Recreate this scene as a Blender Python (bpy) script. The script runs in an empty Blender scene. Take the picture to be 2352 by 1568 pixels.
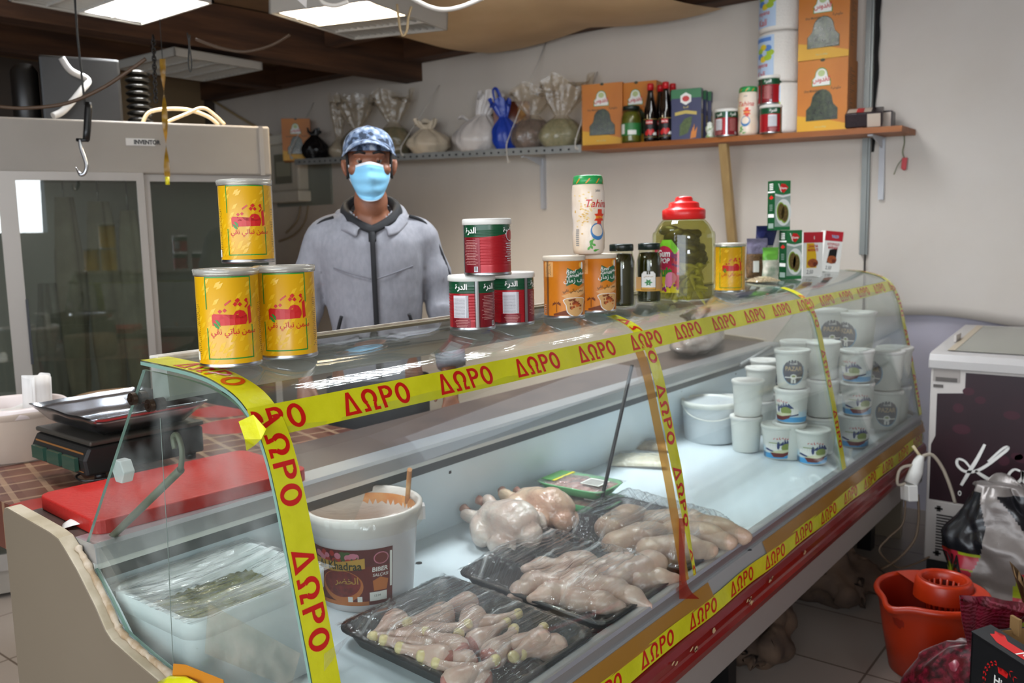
import bpy, bmesh, math, random
from mathutils import Vector, Matrix, Euler, noise as mnoise
PI = math.pi
SC = bpy.context.scene
COL = SC.collection
rnd = random.Random(7)

# ------------------------------------------------------------------ camera
F_PX, PITCH, ROLL, YAW = 2000.0, 0.124, 0.021, 0.665
CAM = Vector((0, 0, 1.48))
FW = Vector((math.cos(PITCH)*math.cos(YAW), math.cos(PITCH)*math.sin(YAW), -math.sin(PITCH)))
_r = Vector((math.sin(YAW), -math.cos(YAW), 0))
_u = _r.cross(FW)
RT = _r*math.cos(ROLL) - _u*math.sin(ROLL)
UP = _u*math.cos(ROLL) + _r*math.sin(ROLL)
cd = bpy.data.cameras.new('camera')
cam = bpy.data.objects.new('camera', cd)
COL.objects.link(cam)
cam.matrix_world = Matrix(((RT.x, UP.x, -FW.x, CAM.x), (RT.y, UP.y, -FW.y, CAM.y), (RT.z, UP.z, -FW.z, CAM.z), (0, 0, 0, 1)))
cd.sensor_width = 22.3
cd.lens = F_PX/2352*22.3
cd.clip_start = 0.05
cd.dof.use_dof = True
cd.dof.focus_distance = 1.55
cd.dof.aperture_fstop = 3.6
SC.camera = cam

# ------------------------------------------------------------------ light, sky, exposure
SC.view_settings.view_transform = 'Standard'
SC.view_settings.look = 'None'
SC.view_settings.gamma = 1
SC.view_settings.use_curve_mapping = False
SC.view_settings.exposure = 0.28
SC.cycles.transparent_max_bounces = 24
SC.cycles.max_bounces = 7
SC.cycles.diffuse_bounces = 3
W = bpy.data.worlds.new('overcast_sky'); SC.world = W; W.use_nodes = True
bg = W.node_tree.nodes['Background']
bg.inputs[0].default_value = (0.80, 0.88, 1.0, 1)
bg.inputs[1].default_value = 1.2
def area(name, loc, target, sx, sy, power, col):
    l = bpy.data.lights.new(name, 'AREA'); l.shape = 'RECTANGLE'; l.size = sx; l.size_y = sy
    l.energy = power; l.color = col
    o = bpy.data.objects.new(name, l); COL.objects.link(o); o.location = loc
    o.rotation_euler = (Vector(target)-Vector(loc)).to_track_quat('-Z', 'Y').to_euler()
    return o
# daylight through the open shop front behind the camera and through the side doorway
area('daylight_shop_front', (-2.3, 0.6, 1.9), (3, 1.8, 1.3), 4.5, 1.6, 80, (0.86, 0.93, 1.0))
area('daylight_side_window', (-1.85, -2.95, 2.0), (2.6, 2.4, 1.3), 0.9, 0.8, 45, (0.88, 0.94, 1.0))

# ------------------------------------------------------------------ helpers
def ray(x, y): return FW + RT*((x-1176)/F_PX) - UP*((y-784)/F_PX)
def P(x, y, ax, val):                       # where the sight line of a photo point meets a real plane
    r = ray(x, y); return CAM + r*((val-CAM[ax])/r[ax])
def G(x, y, z, r=0.0):                      # base centre of a round thing from its front contact point
    p = P(x, y, 2, z); d = Vector((p.x-CAM.x, p.y-CAM.y, 0)).normalized()
    return p + d*r
def dep(p): return (Vector(p)-CAM).dot(FW)
def facing(p): return math.atan2(CAM.y-p[1], CAM.x-p[0])   # angle from a place towards the viewer's side of the shop

def lin(h):
    out = []
    for i in (0, 2, 4):
        c = int(h[i:i+2], 16)/255
        out.append(c/12.92 if c <= 0.04045 else ((c+0.055)/1.055)**2.4)
    return (*out, 1)
MC = {}
def mat(name, hexc, rough=0.5, metal=0.0, hex2=None, vs=8.0, bump=0.0, bs=60.0, spec=0.5, sss=0.0, emit=0.0, stretch=None, lo=0.35, hi=0.65, coat=0.0):
    if name in MC: return MC[name]
    m = bpy.data.materials.new(name); m.use_nodes = True
    nt = m.node_tree; n = nt.nodes; L = nt.links
    b = n['Principled BSDF']
    b.inputs['Base Color'].default_value = lin(hexc)
    b.inputs['Roughness'].default_value = rough
    b.inputs['Metallic'].default_value = metal
    b.inputs['Specular IOR Level'].default_value = spec
    if coat: b.inputs['Coat Weight'].default_value = coat; b.inputs['Coat Roughness'].default_value = 0.08
    if sss:
        b.inputs['Subsurface Weight'].default_value = sss
        b.inputs['Subsurface Radius'].default_value = (0.012, 0.006, 0.004)
    if emit:
        b.inputs['Emission Color'].default_value = lin(hexc); b.inputs['Emission Strength'].default_value = emit
    if hex2 or bump:
        tc = n.new('ShaderNodeTexCoord'); mp = n.new('ShaderNodeMapping')
        L.new(tc.outputs['Object'], mp.inputs[0])
        if stretch: mp.inputs['Scale'].default_value = stretch
        if hex2:
            nz = n.new('ShaderNodeTexNoise'); nz.inputs['Scale'].default_value = vs; nz.inputs['Detail'].default_value = 5
            cr = n.new('ShaderNodeValToRGB')
            cr.color_ramp.elements[0].position = lo; cr.color_ramp.elements[1].position = hi
            cr.color_ramp.elements[0].color = lin(hexc); cr.color_ramp.elements[1].color = lin(hex2)
            L.new(mp.outputs[0], nz.inputs[0]); L.new(nz.outputs[0], cr.inputs[0]); L.new(cr.outputs[0], b.inputs['Base Color'])
        if bump:
            n2 = n.new('ShaderNodeTexNoise'); n2.inputs['Scale'].default_value = bs; n2.inputs['Detail'].default_value = 4
            bp = n.new('ShaderNodeBump'); bp.inputs['Strength'].default_value = bump; bp.inputs['Distance'].default_value = 0.01
            L.new(mp.outputs[0], n2.inputs[0]); L.new(n2.outputs[0], bp.inputs['Height']); L.new(bp.outputs[0], b.inputs['Normal'])
    MC[name] = m
    return m
def clear(name, tint='ffffff', rough=0.0, f0=0.04, haze=0.0, hazec='ffffff', bump=0.0, bs=20.0, stretch=None, gain=0.96, hz_noise=None):
    """thin clear sheet: see-through with a mirror share that grows at grazing angles, plus a little haze"""
    if name in MC: return MC[name]
    m = bpy.data.materials.new(name); m.use_nodes = True
    nt = m.node_tree; n = nt.nodes; L = nt.links; n.clear()
    out = n.new('ShaderNodeOutputMaterial')
    tr = n.new('ShaderNodeBsdfTransparent'); tr.inputs[0].default_value = lin(tint)
    gl = n.new('ShaderNodeBsdfGlossy'); gl.inputs['Roughness'].default_value = rough
    lw = n.new('ShaderNodeLayerWeight'); lw.inputs[0].default_value = 0.5
    pw = n.new('ShaderNodeMath'); pw.operation = 'POWER'; pw.inputs[1].default_value = 5
    ma = n.new('ShaderNodeMath'); ma.operation = 'MULTIPLY_ADD'; ma.inputs[1].default_value = gain; ma.inputs[2].default_value = f0
    L.new(lw.outputs['Facing'], pw.inputs[0]); L.new(pw.outputs[0], ma.inputs[0])
    mx = n.new('ShaderNodeMixShader'); L.new(ma.outputs[0], mx.inputs[0])
    base = tr
    if haze:
        df = n.new('ShaderNodeBsdfDiffuse'); df.inputs[0].default_value = lin(hazec)
        mh = n.new('ShaderNodeMixShader'); mh.inputs[0].default_value = haze
        L.new(tr.outputs[0], mh.inputs[1]); L.new(df.outputs[0], mh.inputs[2]); base = mh
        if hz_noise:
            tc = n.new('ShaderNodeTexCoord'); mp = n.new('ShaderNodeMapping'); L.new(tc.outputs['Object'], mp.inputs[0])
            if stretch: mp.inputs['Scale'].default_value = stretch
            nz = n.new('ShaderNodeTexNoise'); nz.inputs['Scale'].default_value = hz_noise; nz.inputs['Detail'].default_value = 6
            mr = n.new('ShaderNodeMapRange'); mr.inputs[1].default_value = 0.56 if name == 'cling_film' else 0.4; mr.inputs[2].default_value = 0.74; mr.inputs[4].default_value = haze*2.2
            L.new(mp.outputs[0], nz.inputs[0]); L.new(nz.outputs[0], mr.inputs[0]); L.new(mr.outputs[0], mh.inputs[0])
    L.new(base.outputs[0], mx.inputs[1]); L.new(gl.outputs[0], mx.inputs[2]); L.new(mx.outputs[0], out.inputs[0])
    if bump:
        tc = n.new('ShaderNodeTexCoord'); mp = n.new('ShaderNodeMapping'); L.new(tc.outputs['Object'], mp.inputs[0])
        if stretch: mp.inputs['Scale'].default_value = stretch
        nz = n.new('ShaderNodeTexNoise'); nz.inputs['Scale'].default_value = bs; nz.inputs['Detail'].default_value = 3
        bp = n.new('ShaderNodeBump'); bp.inputs['Strength'].default_value = bump; bp.inputs['Distance'].default_value = 0.012 if name == 'cling_film' else 0.02
        L.new(mp.outputs[0], nz.inputs[0]); L.new(nz.outputs[0], bp.inputs['Height'])
        L.new(bp.outputs[0], gl.inputs['Normal']); L.new(bp.outputs[0], lw.inputs['Normal'])
    MC[name] = m
    return m

_tc = {}
def text2d(s, h, bold=0.0, sx=1.0, step=0.0, skew=0.0):
    """flat glyph outline of height h (of the whole line), centred on the origin"""
    k = (s, h, bold, sx, step, skew)
    if k in _tc: return _tc[k]
    cu = bpy.data.curves.new('glyphs', 'FONT'); cu.body = s; cu.size = 1; cu.offset = bold; cu.resolution_u = 3; cu.shear = skew
    o = bpy.data.objects.new('glyphs', cu); COL.objects.link(o)
    dg = bpy.context.evaluated_depsgraph_get()
    me = bpy.data.meshes.new_from_object(o.evaluated_get(dg))
    bpy.data.objects.remove(o); bpy.data.curves.remove(cu)
    bm = bmesh.new(); bm.from_mesh(me); bpy.data.meshes.remove(me)
    xs = [v.co.x for v in bm.verts]; ys = [v.co.y for v in bm.verts]
    x0, x1, y0, y1 = min(xs), max(xs), min(ys), max(ys); q = h/(y1-y0)
    for v in bm.verts: v.co = Vector(((v.co.x-(x0+x1)/2)*q*sx, (v.co.y-(y0+y1)/2)*q, 0))
    if step: cut(bm, step)
    r = ([v.co[:2] for v in bm.verts], [[v.index for v in f.verts] for f in (bm.faces, bm.verts.index_update())[0]])
    bm.free(); _tc[k] = r
    return r
def cut(bm, step, ydir=False):
    a = 1 if ydir else 0
    c = [v.co[a] for v in bm.verts]
    i = math.ceil(min(c)/step)
    while i*step < max(c):
        co = Vector((0, 0, 0)); co[a] = i*step; no = Vector((0, 0, 0)); no[a] = 1
        bmesh.ops.bisect_plane(bm, geom=bm.verts[:]+bm.edges[:]+bm.faces[:], plane_co=co, plane_no=no)
        i += 1
    bm.verts.index_update()
def poly2d(pts, step=0.0):
    bm = bmesh.new(); vs = [bm.verts.new((x, y, 0)) for x, y in pts]; f = bm.faces.new(vs)
    bmesh.ops.triangulate(bm, faces=[f])
    if step: cut(bm, step); cut(bm, step, True)
    bm.verts.index_update()
    r = ([v.co[:2] for v in bm.verts], [[v.index for v in f.verts] for f in bm.faces]); bm.free()
    return r
def rect2d(x0, y0, x1, y1, step=0.0): return poly2d([(x0, y0), (x1, y0), (x1, y1), (x0, y1)], step)
def disc2d(cx, cy, rx, ry, n=20, step=0.0): return poly2d([(cx+rx*math.cos(2*PI*i/n), cy+ry*math.sin(2*PI*i/n)) for i in range(n)], step)
def shift(t, dx, dy): return ([(x+dx, y+dy) for x, y in t[0]], t[1])

class MB:
    def __init__(s): s.v = []; s.f = []; s.m = []; s.s = []
    def add(s, vs, fs, mi=0, smooth=False):
        b = len(s.v); s.v += [Vector(v) for v in vs]
        for f in fs: s.f.append([i+b for i in f]); s.m.append(mi); s.s.append(smooth)
        return s
    def box(s, x0, x1, y0, y1, z0, z1, mi=0, M=None):
        vs = [Vector((x, y, z)) for x in (x0, x1) for y in (y0, y1) for z in (z0, z1)]
        if M: vs = [M @ v for v in vs]
        return s.add(vs, [(0, 1, 3, 2), (4, 6, 7, 5), (0, 4, 5, 1), (2, 3, 7, 6), (0, 2, 6, 4), (1, 5, 7, 3)], mi)
    def lathe(s, prof, seg=32, mi=0, c=(0, 0, 0), smooth=True, cap=True, mis=None, sx=1, sy=1):
        n = len(prof); vs = []
        for r, z in prof:
            for k in range(seg):
                a = 2*PI*k/seg; vs.append((c[0]+r*sx*math.cos(a), c[1]+r*sy*math.sin(a), c[2]+z))
        b = len(s.v)
        for i in range(n-1):
            s.add([], [], 0)
            for k in range(seg):
                k2 = (k+1) % seg
                s.f.append([b+i*seg+k, b+i*seg+k2, b+(i+1)*seg+k2, b+(i+1)*seg+k]); s.m.append(mis[i] if mis else mi); s.s.append(smooth)
        if cap:
            if prof[0][0] > 1e-4: s.f.append([b+k for k in range(seg)][::-1]); s.m.append(mis[0] if mis else mi); s.s.append(False)
            if prof[-1][0] > 1e-4: s.f.append([b+(n-1)*seg+k for k in range(seg)]); s.m.append(mis[-1] if mis else mi); s.s.append(False)
        s.v += [Vector(v) for v in vs]
        return s
    def tube(s, pts, r, seg=8, mi=0, cap=True, flat=1.0):
        pts = [Vector(p) for p in pts]; n = len(pts)
        rs = r if isinstance(r, (list, tuple)) else [r]*n
        t0 = (pts[1]-pts[0]).normalized(); nr = t0.orthogonal().normalized(); b = len(s.v)
        for i, p in enumerate(pts):
            t = (pts[min(i+1, n-1)]-pts[max(i-1, 0)]).normalized()
            nr = (nr-t*nr.dot(t)).normalized(); bi = t.cross(nr)
            for k in range(seg):
                a = 2*PI*k/seg; s.v.append(p+nr*rs[i]*math.cos(a)+bi*rs[i]*flat*math.sin(a))
        for i in range(n-1):
            for k in range(seg):
                k2 = (k+1) % seg
                s.f.append([b+i*seg+k, b+i*seg+k2, b+(i+1)*seg+k2, b+(i+1)*seg+k]); s.m.append(mi); s.s.append(True)
        if cap:
            s.f.append([b+k for k in range(seg)][::-1]); s.m.append(mi); s.s.append(False)
            s.f.append([b+(n-1)*seg+k for k in range(seg)]); s.m.append(mi); s.s.append(False)
        return s
    def prism(s, poly, x0, x1, mi=0, ax=0, smooth=False):
        """polygon in the two other axes, run along axis ax"""
        n = len(poly)
        def mk(a, b, x):
            return (x, a, b) if ax == 0 else ((a, x, b) if ax == 1 else (a, b, x))
        vs = [mk(a, b, x0) for a, b in poly]+[mk(a, b, x1) for a, b in poly]
        s.add(vs, [[i, (i+1) % n, (i+1) % n+n, i+n] for i in range(n)], mi, smooth)
        b = len(s.v)-2*n
        for q in ([b+i for i in range(n)][::-1], [b+n+i for i in range(n)]): s.f.append(q); s.m.append(mi); s.s.append(False)
        return s
    def grid(s, fn, nu, nv, mi=0, wrap=False, smooth=True):
        vs = [fn(i/nu, j/nv) for j in range(nv+1) for i in range(nu+(0 if wrap else 1))]
        w = nu if wrap else nu+1; fs = []
        for j in range(nv):
            for i in range(nu):
                i2 = (i+1) % w; fs.append((j*w+i, j*w+i2, (j+1)*w+i2, (j+1)*w+i))
        return s.add(vs, fs, mi, smooth)
    def put(s, t2, fn, mi=0):                 # lay a flat outline on a surface
        return s.add([fn(u, v) for u, v in t2[0]], t2[1], mi)
    def build(s, name, mats, parent=None, bevel=0.0, loc=None, rot=None):
        me = bpy.data.meshes.new(name)
        me.from_pydata([v[:] for v in s.v], [], s.f)
        for m in (mats if isinstance(mats, (list, tuple)) else [mats]): me.materials.append(m)
        me.polygons.foreach_set('material_index', s.m); me.polygons.foreach_set('use_smooth', s.s); me.update()
        o = bpy.data.objects.new(name, me); COL.objects.link(o)
        if parent: o.parent = parent
        if bevel:
            b = o.modifiers.new('bevel', 'BEVEL'); b.width = bevel; b.segments = 2; b.limit_method = 'ANGLE'; b.angle_limit = 0.6
        if loc is not None: o.location = loc
        if rot is not None: o.rotation_euler = rot
        return o
def tag(o, label, cat, group=None, kind=None):
    o['label'] = label; o['category'] = cat
    if group: o['group'] = group
    if kind: o['kind'] = kind
    return o
def thing(name, label, cat, loc=(0, 0, 0), rotz=0.0, group=None):
    o = bpy.data.objects.new(name, None); COL.objects.link(o); o.empty_display_size = 0.05
    o.location = loc; o.rotation_euler = (0, 0, rotz)
    return tag(o, label, cat, group)
def struct(o): o['kind'] = 'structure'; return o
def dup(root, label, loc, rotz=None, group=None, rot=None):
    r = root.copy(); COL.objects.link(r); r.location = loc
    if rotz is not None: r.rotation_euler = (0, 0, rotz)
    if rot is not None: r.rotation_euler = rot
    if label: r['label'] = label
    if group: r['group'] = group
    for ch in list(root.children):
        c = ch.copy(); COL.objects.link(c); c.parent = r
        for g in ch.children:
            d = g.copy(); COL.objects.link(d); d.parent = c
    return r
def cyl(r, th0=0.0, eps=0.0004):              # map a flat label onto a can wall, th0 = angle its middle faces
    return lambda u, v: ((r+eps)*math.cos(th0+u/r), (r+eps)*math.sin(th0+u/r), v)
def smooth_path(pts, n=8):
    pts = [Vector(p) for p in pts]; out = []
    for i in range(len(pts)-1):
        p0 = pts[max(i-1, 0)]; p1 = pts[i]; p2 = pts[i+1]; p3 = pts[min(i+2, len(pts)-1)]
        for k in range(n):
            t = k/n
            out.append(0.5*((2*p1)+(p2-p0)*t+(2*p0-5*p1+4*p2-p3)*t*t+(3*p1-p0-3*p2+p3)*t**3))
    return out+[pts[-1]]
def baked(o, mods):
    """apply modifiers and give the object the plain resulting mesh"""
    for t, kw in mods:
        m = o.modifiers.new(t, t)
        for k, v in kw.items(): setattr(m, k, v)
    dg = bpy.context.evaluated_depsgraph_get()
    me = bpy.data.meshes.new_from_object(o.evaluated_get(dg)); old = o.data
    o.modifiers.clear(); o.data = me; me.name = o.name
    for p in me.polygons: p.use_smooth = True
    if old.materials and not me.materials:
        for m in old.materials: me.materials.append(m)
    return o
def organic(name, ells, voxel, material, parent=None, noise_amp=0.0, noise_s=20.0, smooth=3):
    """one continuous fleshy or soft body from overlapping ellipsoids: (centre, radii, euler)"""
    bm = bmesh.new()
    for c, r, e in ells:
        M = Matrix.Translation(c) @ Euler(e).to_matrix().to_4x4() @ Matrix.Diagonal((*r, 1))
        bmesh.ops.create_icosphere(bm, subdivisions=3, radius=1, matrix=M)
    me = bpy.data.meshes.new(name); bm.to_mesh(me); bm.free(); me.materials.append(material)
    o = bpy.data.objects.new(name, me); COL.objects.link(o)
    baked(o, [('REMESH', dict(mode='VOXEL', voxel_size=voxel)), ('SMOOTH', dict(factor=0.5, iterations=smooth))])
    if noise_amp:
        for v in o.data.vertices:
            v.co += v.normal*noise_amp*mnoise.noise(v.co*noise_s)
    if parent: o.parent = parent
    return o
# ------------------------------------------------------------------ materials
WHITE = mat('white_plastic', 'E9E6DE', 0.4)
WHITE2 = mat('matt_white_plastic', 'DEDDD8', 0.6)
STEEL = mat('steel', 'B9BBBD', 0.28, 1.0)
ALU = mat('aluminium', 'C8CBCE', 0.38, 0.85)
BLACK = mat('black_plastic', '121212', 0.35)
RUBBER = mat('dark_rubber', '2A2926', 0.6)
CASEW = mat('case_lining', 'E2ECF1', 0.35, hex2='DAE7ED', vs=3)
GREYM = mat('grey_metal_paint', '9A9B9A', 0.4)
GLASS = clear('case_glass', 'FAFDFC', 0.0, 0.05, 0.04, 'DFE4E2', hz_noise=3.0)
GLASS2 = clear('end_glass', 'F6FAF8', 0.0, 0.045, 0.06, 'DDE0DC', hz_noise=9.0)
FILM = clear('cling_film', 'FFFFFF', 0.06, 0.09, 0.20, 'FFFFFF', bump=1.0, bs=16, stretch=(0.3, 4.5, 1), hz_noise=12)  # streaked white haze: fold scatter, also painted in for bright reflections on wrinkles
FILMX = clear('cling_film_soft', 'FFFFFF', 0.10, 0.06, 0.10, 'FFFFFF', bump=0.8, bs=30)
RED = mat('red_print', 'C81E1E', 0.35)

# ------------------------------------------------------------------ room
wallm = mat('wall_sheeting', 'D9CFC3', 0.55, hex2='CFC5B9', vs=1.6, bump=0.25, bs=1.4, stretch=(1, 1, 0.25))
sheetm = mat('hanging_wall_sheet', 'CFC7BE', 0.5, hex2='C6BCB0', vs=1.2, bump=0.5, bs=1.2)
darkw = mat('dark_roof_wood', '5E3D26', 0.75, hex2='3A2416', vs=2.2, stretch=(0.6, 6, 6), bump=0.3, bs=12)
plyw = mat('ceiling_board', '8A6A4A', 0.8, hex2='6A5038', vs=1.5)
WX = 4.72
# floor tiles
fm = bpy.data.materials.new('floor_tiles'); fm.use_nodes = True
_n = fm.node_tree.nodes; _l = fm.node_tree.links
_tc2 = _n.new('ShaderNodeTexCoord'); _mp = _n.new('ShaderNodeMapping'); _mp.inputs['Location'].default_value = (0.04, 0.05, 0)
_b = _n.new('ShaderNodeTexBrick'); _b.offset = 0; _b.inputs['Scale'].default_value = 1
for k, v in (('Brick Width', 0.415), ('Row Height', 0.415), ('Mortar Size', 0.004), ('Mortar Smooth', 0.1)): _b.inputs[k].default_value = v
_b.inputs['Color1'].default_value = lin('9A8F86'); _b.inputs['Color2'].default_value = lin('94897F'); _b.inputs['Mortar'].default_value = lin('5E5045')
_l.new(_tc2.outputs['Object'], _mp.inputs[0]); _l.new(_mp.outputs[0], _b.inputs[0]); _l.new(_b.outputs[0], _n['Principled BSDF'].inputs['Base Color'])
_n['Principled BSDF'].inputs['Roughness'].default_value = 0.35
struct(MB().box(-2.6, 4.9, -3, 7.2, -0.1, 0).build('floor', fm))
struct(MB().box(WX+0.05, WX+0.2, -0.55, 7.2, 0, 2.95).box(WX+0.05, WX+0.2, -3, -0.55, 0, 1.5).box(WX+0.05, WX+0.2, -3, -0.55, 2.3, 2.95).box(WX+0.05, WX+0.2, -3, -2.9, 1.5, 2.3).build('wall_far', mat('bare_wall', 'C3BECB', 0.7)))  # unseen opening added at the right end so sky reflects in the glass
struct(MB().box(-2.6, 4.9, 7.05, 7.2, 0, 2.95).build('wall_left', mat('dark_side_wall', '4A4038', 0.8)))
struct(MB().box(-2.6, 4.9, -3, 7.2, 2.85, 2.95).build('ceiling', plyw))
struct(MB().box(-0.3, 4.9, -3.1, -3.0, 0, 2.95).box(-2.6, -2.3, -3.1, -3.0, 0, 2.95).box(-2.3, -0.3, -3.1, -3.0, 2.45, 2.95).box(-2.3, -0.3, -3.1, -3.0, 0, 1.6).box(-1.35, -0.3, -3.1, -3.0, 1.6, 2.45).build('wall_right', wallm))
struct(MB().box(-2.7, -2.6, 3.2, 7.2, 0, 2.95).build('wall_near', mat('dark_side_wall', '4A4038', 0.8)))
# far wall cladding: one run behind the shelf, a looser one right of the metal strip that ends above the freezer
struct(MB().box(WX, WX+0.05, 1.36, 7.05, 0, 2.72).build('wall_far_panel', wallm))
def sheet(u, v):
    y = 1.345-u*1.89; z0 = 1.0+0.03*math.sin(u*9)-0.02*u; z = z0+(2.74-z0)*v
    w = 0.012*math.sin(y*5+z*2.2)*(1-v)+0.01*mnoise.noise(Vector((y*3, z*1.4, 3)))
    return (WX-0.01+w, y, z)
o = MB().grid(sheet, 80, 30).build('wall_far_sheet', sheetm); struct(o)
sm = o.modifiers.new('thickness', 'SOLIDIFY'); sm.thickness = 0.004
# metal strip with the dark gap on its right
st = MB().box(WX-0.03, WX, 1.335, 1.375, 1.33, 2.75).box(WX-0.04, WX-0.03, 1.345, 1.352, 1.33, 2.75).build('trim_1', mat('galvanised_strip', '8C8F8C', 0.45, 0.7)); struct(st)
gap = MB().grid(lambda u, v: (WX-0.026, 1.33-u*(0.03+0.018*mnoise.noise(Vector((v*6, 1, 0))))*(0.4+0.6*v), 1.85+v*0.9), 2, 30).build('trim_2', mat('open_gap', '0A0908', 0.9)); struct(gap)
# roof timbers
def beam(x0, y0, x1, y1, w, z0, z1, n='ceiling_beam'):
    a = math.atan2(y1-y0, x1-x0); L = math.hypot(x1-x0, y1-y0)
    o = MB().box(0, L, -w/2, w/2, z0, z1).build(n, darkw, loc=(x0, y0, 0)); o.rotation_euler = (0, 0, a); struct(o); return o
beam(-2.6, 5.05, 4.75, 4.55, 0.16, 2.58, 2.84)
beam(4.62, 7.0, 4.62, 1.9, 0.14, 2.70, 2.85)
beam(-2.6, 6.2, 4.6, 6.0, 0.14, 2.68, 2.85)
beam(3.9, 4.5, 3.9, 0.5, 0.10, 2.70, 2.85)
beam(-2.6, 3.0, 3.85, 2.95, 0.12, 2.70, 2.85)
# draped beige ceiling sheet over the right half
def drape(u, v):
    x = 3.25+u*1.35; y = 3.75-v*1.65
    z = 2.70-0.05*math.sin(PI*u)-0.05*abs(math.sin(v*4.5+u))+0.02*mnoise.noise(Vector((x*3, y*2, 0)))*(1-u)
    return (x, y, z)
o = MB().grid(drape, 24, 60).build('ceiling_sheet', mat('beige_ceiling_sheet', 'D2B48A', 0.6, hex2='C2A278', vs=2)); struct(o)

# ------------------------------------------------------------------ lamps: three louvre fixtures, two more above the shop floor
louv = mat('louvre', 'C9C6BF', 0.3, 0.3)
hous = mat('lamp_housing', 'A9A49B', 0.5)
tubes_w = mat('lit_tube_warm', 'FFDDA6', 0.5, emit=9.0)
tubes_c = mat('lit_tube_cool', 'DDEBFF', 0.5, emit=14.0)
tube_off = mat('unlit_tube', 'BFBDB8', 0.4)
def fixture(label, loc, rotz, lit, tm, tilt=(0, 0), watts=9):
    t = thing('louvre_ceiling_light', label, 'ceiling light', loc, rotz, 'louvre ceiling lights'); t.rotation_euler = (tilt[0], tilt[1], rotz)
    h = 0.3
    m = MB(); m.box(-h, h, -h, h, 0.075, 0.085)
    for a, b, c, d in ((-h, h, -h, -h+0.012), (-h, h, h-0.012, h), (-h, -h+0.012, -h, h), (h-0.012, h, -h, h)): m.box(a, b, c, d, 0, 0.08)
    m.build('housing', hous, t)
    l = MB()
    for k in range(5):
        x = -h+0.012+k*(2*h-0.024)/4
        if 0 < k < 4: l.box(x-0.004, x+0.004, -h+0.012, h-0.012, 0.004, 0.05)
    for k in range(14):
        y = -h+0.03+k*0.0415; l.box(-h+0.012, h-0.012, y-0.001, y+0.001, 0.008, 0.045)
    l.build('louvre', louv, t)
    for k in range(4):
        x = -0.216+k*0.144
        MB().tube([(x, -0.27, 0.055), (x, 0.27, 0.055)], 0.013, 10).build('tube_lamp', tm if k in lit else tube_off, t)
    if lit:
        la = bpy.data.lights.new('tube_light', 'AREA'); la.shape = 'RECTANGLE'; la.size = 0.06; la.size_y = 0.54
        la.energy = watts; la.color = (1, 0.86, 0.66) if tm is tubes_w else (0.92, 0.96, 1)
        for k in lit:
            lo = bpy.data.objects.new('tube_light', la); COL.objects.link(lo); lo.parent = t; lo.location = (-0.216+k*0.144, 0, 0.038)
    for sx in (-0.25, 0.25): MB().tube([(sx, 0, 0.085), (sx, 0, 2.84-loc[2])], 0.003, 5).build('hanging_wire', RUBBER, t)
    return t
fixture('cool white louvre ceiling light at the top left, half of its tubes lit', (2.03, 3.74, 2.5), 0.0, (2, 3), tubes_c, watts=16)
fixture('louvre ceiling light with warm tubes lit, hanging above the man in the cap', (2.99, 3.23, 2.5), 0.12, (0, 1), tubes_w, (0.05, 0.03), 20)
fixture('unlit louvre ceiling light behind the brown roof beam over the fridge', (3.1, 4.86, 2.5), 0.03, (), tubes_w).scale = (1, 1, 0.55)
fixture('louvre ceiling light over the middle of the display counter', (2.6, 1.68, 2.62), PI/2, (0, 1, 2, 3), tubes_c, watts=9).scale = (0.8, 2.0, 1)
fixture('louvre ceiling light towards the far end of the counter', (3.55, 1.62, 2.64), PI/2, (0, 1, 2, 3), tubes_c, watts=4).scale = (0.8, 1.5, 1)
fixture('louvre ceiling light over the near end of the counter', (0.9, 1.9, 2.6), 0.0, (0, 1, 2, 3), tubes_c, watts=5)

# ------------------------------------------------------------------ display counter
CX0, CX1 = 0.765, 4.25
def DZf(y): return 0.574+0.058*(y-0.955)      # the display deck slopes gently to the front
def PZ(x, y, h=0.0):
    z = 0.6
    for _ in range(6): p = P(x, y, 2, z+h); z = DZf(p.y)
    return P(x, y, 2, z+h)
def GZ(x, y, h=0.0, r=0.0):
    p = PZ(x, y, h); d = Vector((p.x-CAM.x, p.y-CAM.y, 0)).normalized(); return p+d*r
PR = [(1.405, 1.270), (1.30, 1.266), (1.236, 1.261), (1.19, 1.253), (1.137, 1.235), (1.10, 1.205), (1.075, 1.16), (1.056, 1.10), (1.04, 1.03), (1.022, 0.95), (1.0, 0.85), (0.977, 0.73), (0.955, 0.612)]
PRS = [p for p in smooth_path([(0, y, z) for y, z in PR], 4)]
counter = thing('display_counter', 'long glass fronted refrigerated meat counter with beige end panel and red bumper strip', 'display counter', (0, 0, 0))
beige = mat('beige_end_panel', '7E715F', 0.45, hex2='776A58', vs=1.2)
trimc = mat('worn_cream_edging', 'BBAF99', 0.5, hex2='A09379', vs=14, stretch=(1, 1, 1))
def endpanel(x0, x1):
    prof = [(1.955, 0.0), (1.955, 0.91), (1.945, 0.928), (1.93, 0.932), (1.84, 0.925), (1.74, 0.917), (1.705, 0.911), (1.678, 0.893), (1.637, 0.862), (1.577, 0.806), (1.545, 0.768), (1.525, 0.755), (1.45, 0.739), (1.365, 0.724), (1.2, 0.685), (0.98, 0.612), (0.945, 0.57), (0.945, 0.31), (1.02, 0.25), (1.02, 0.0)]
    m = MB().prism(prof, x0, x1, 1); m.m[-1] = m.m[-2] = 0
    return m.build('end_panel', [beige, trimc], counter, 0.003)
endpanel(CX0-0.030, CX0); endpanel(CX1+0.002, CX1+0.032)
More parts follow.
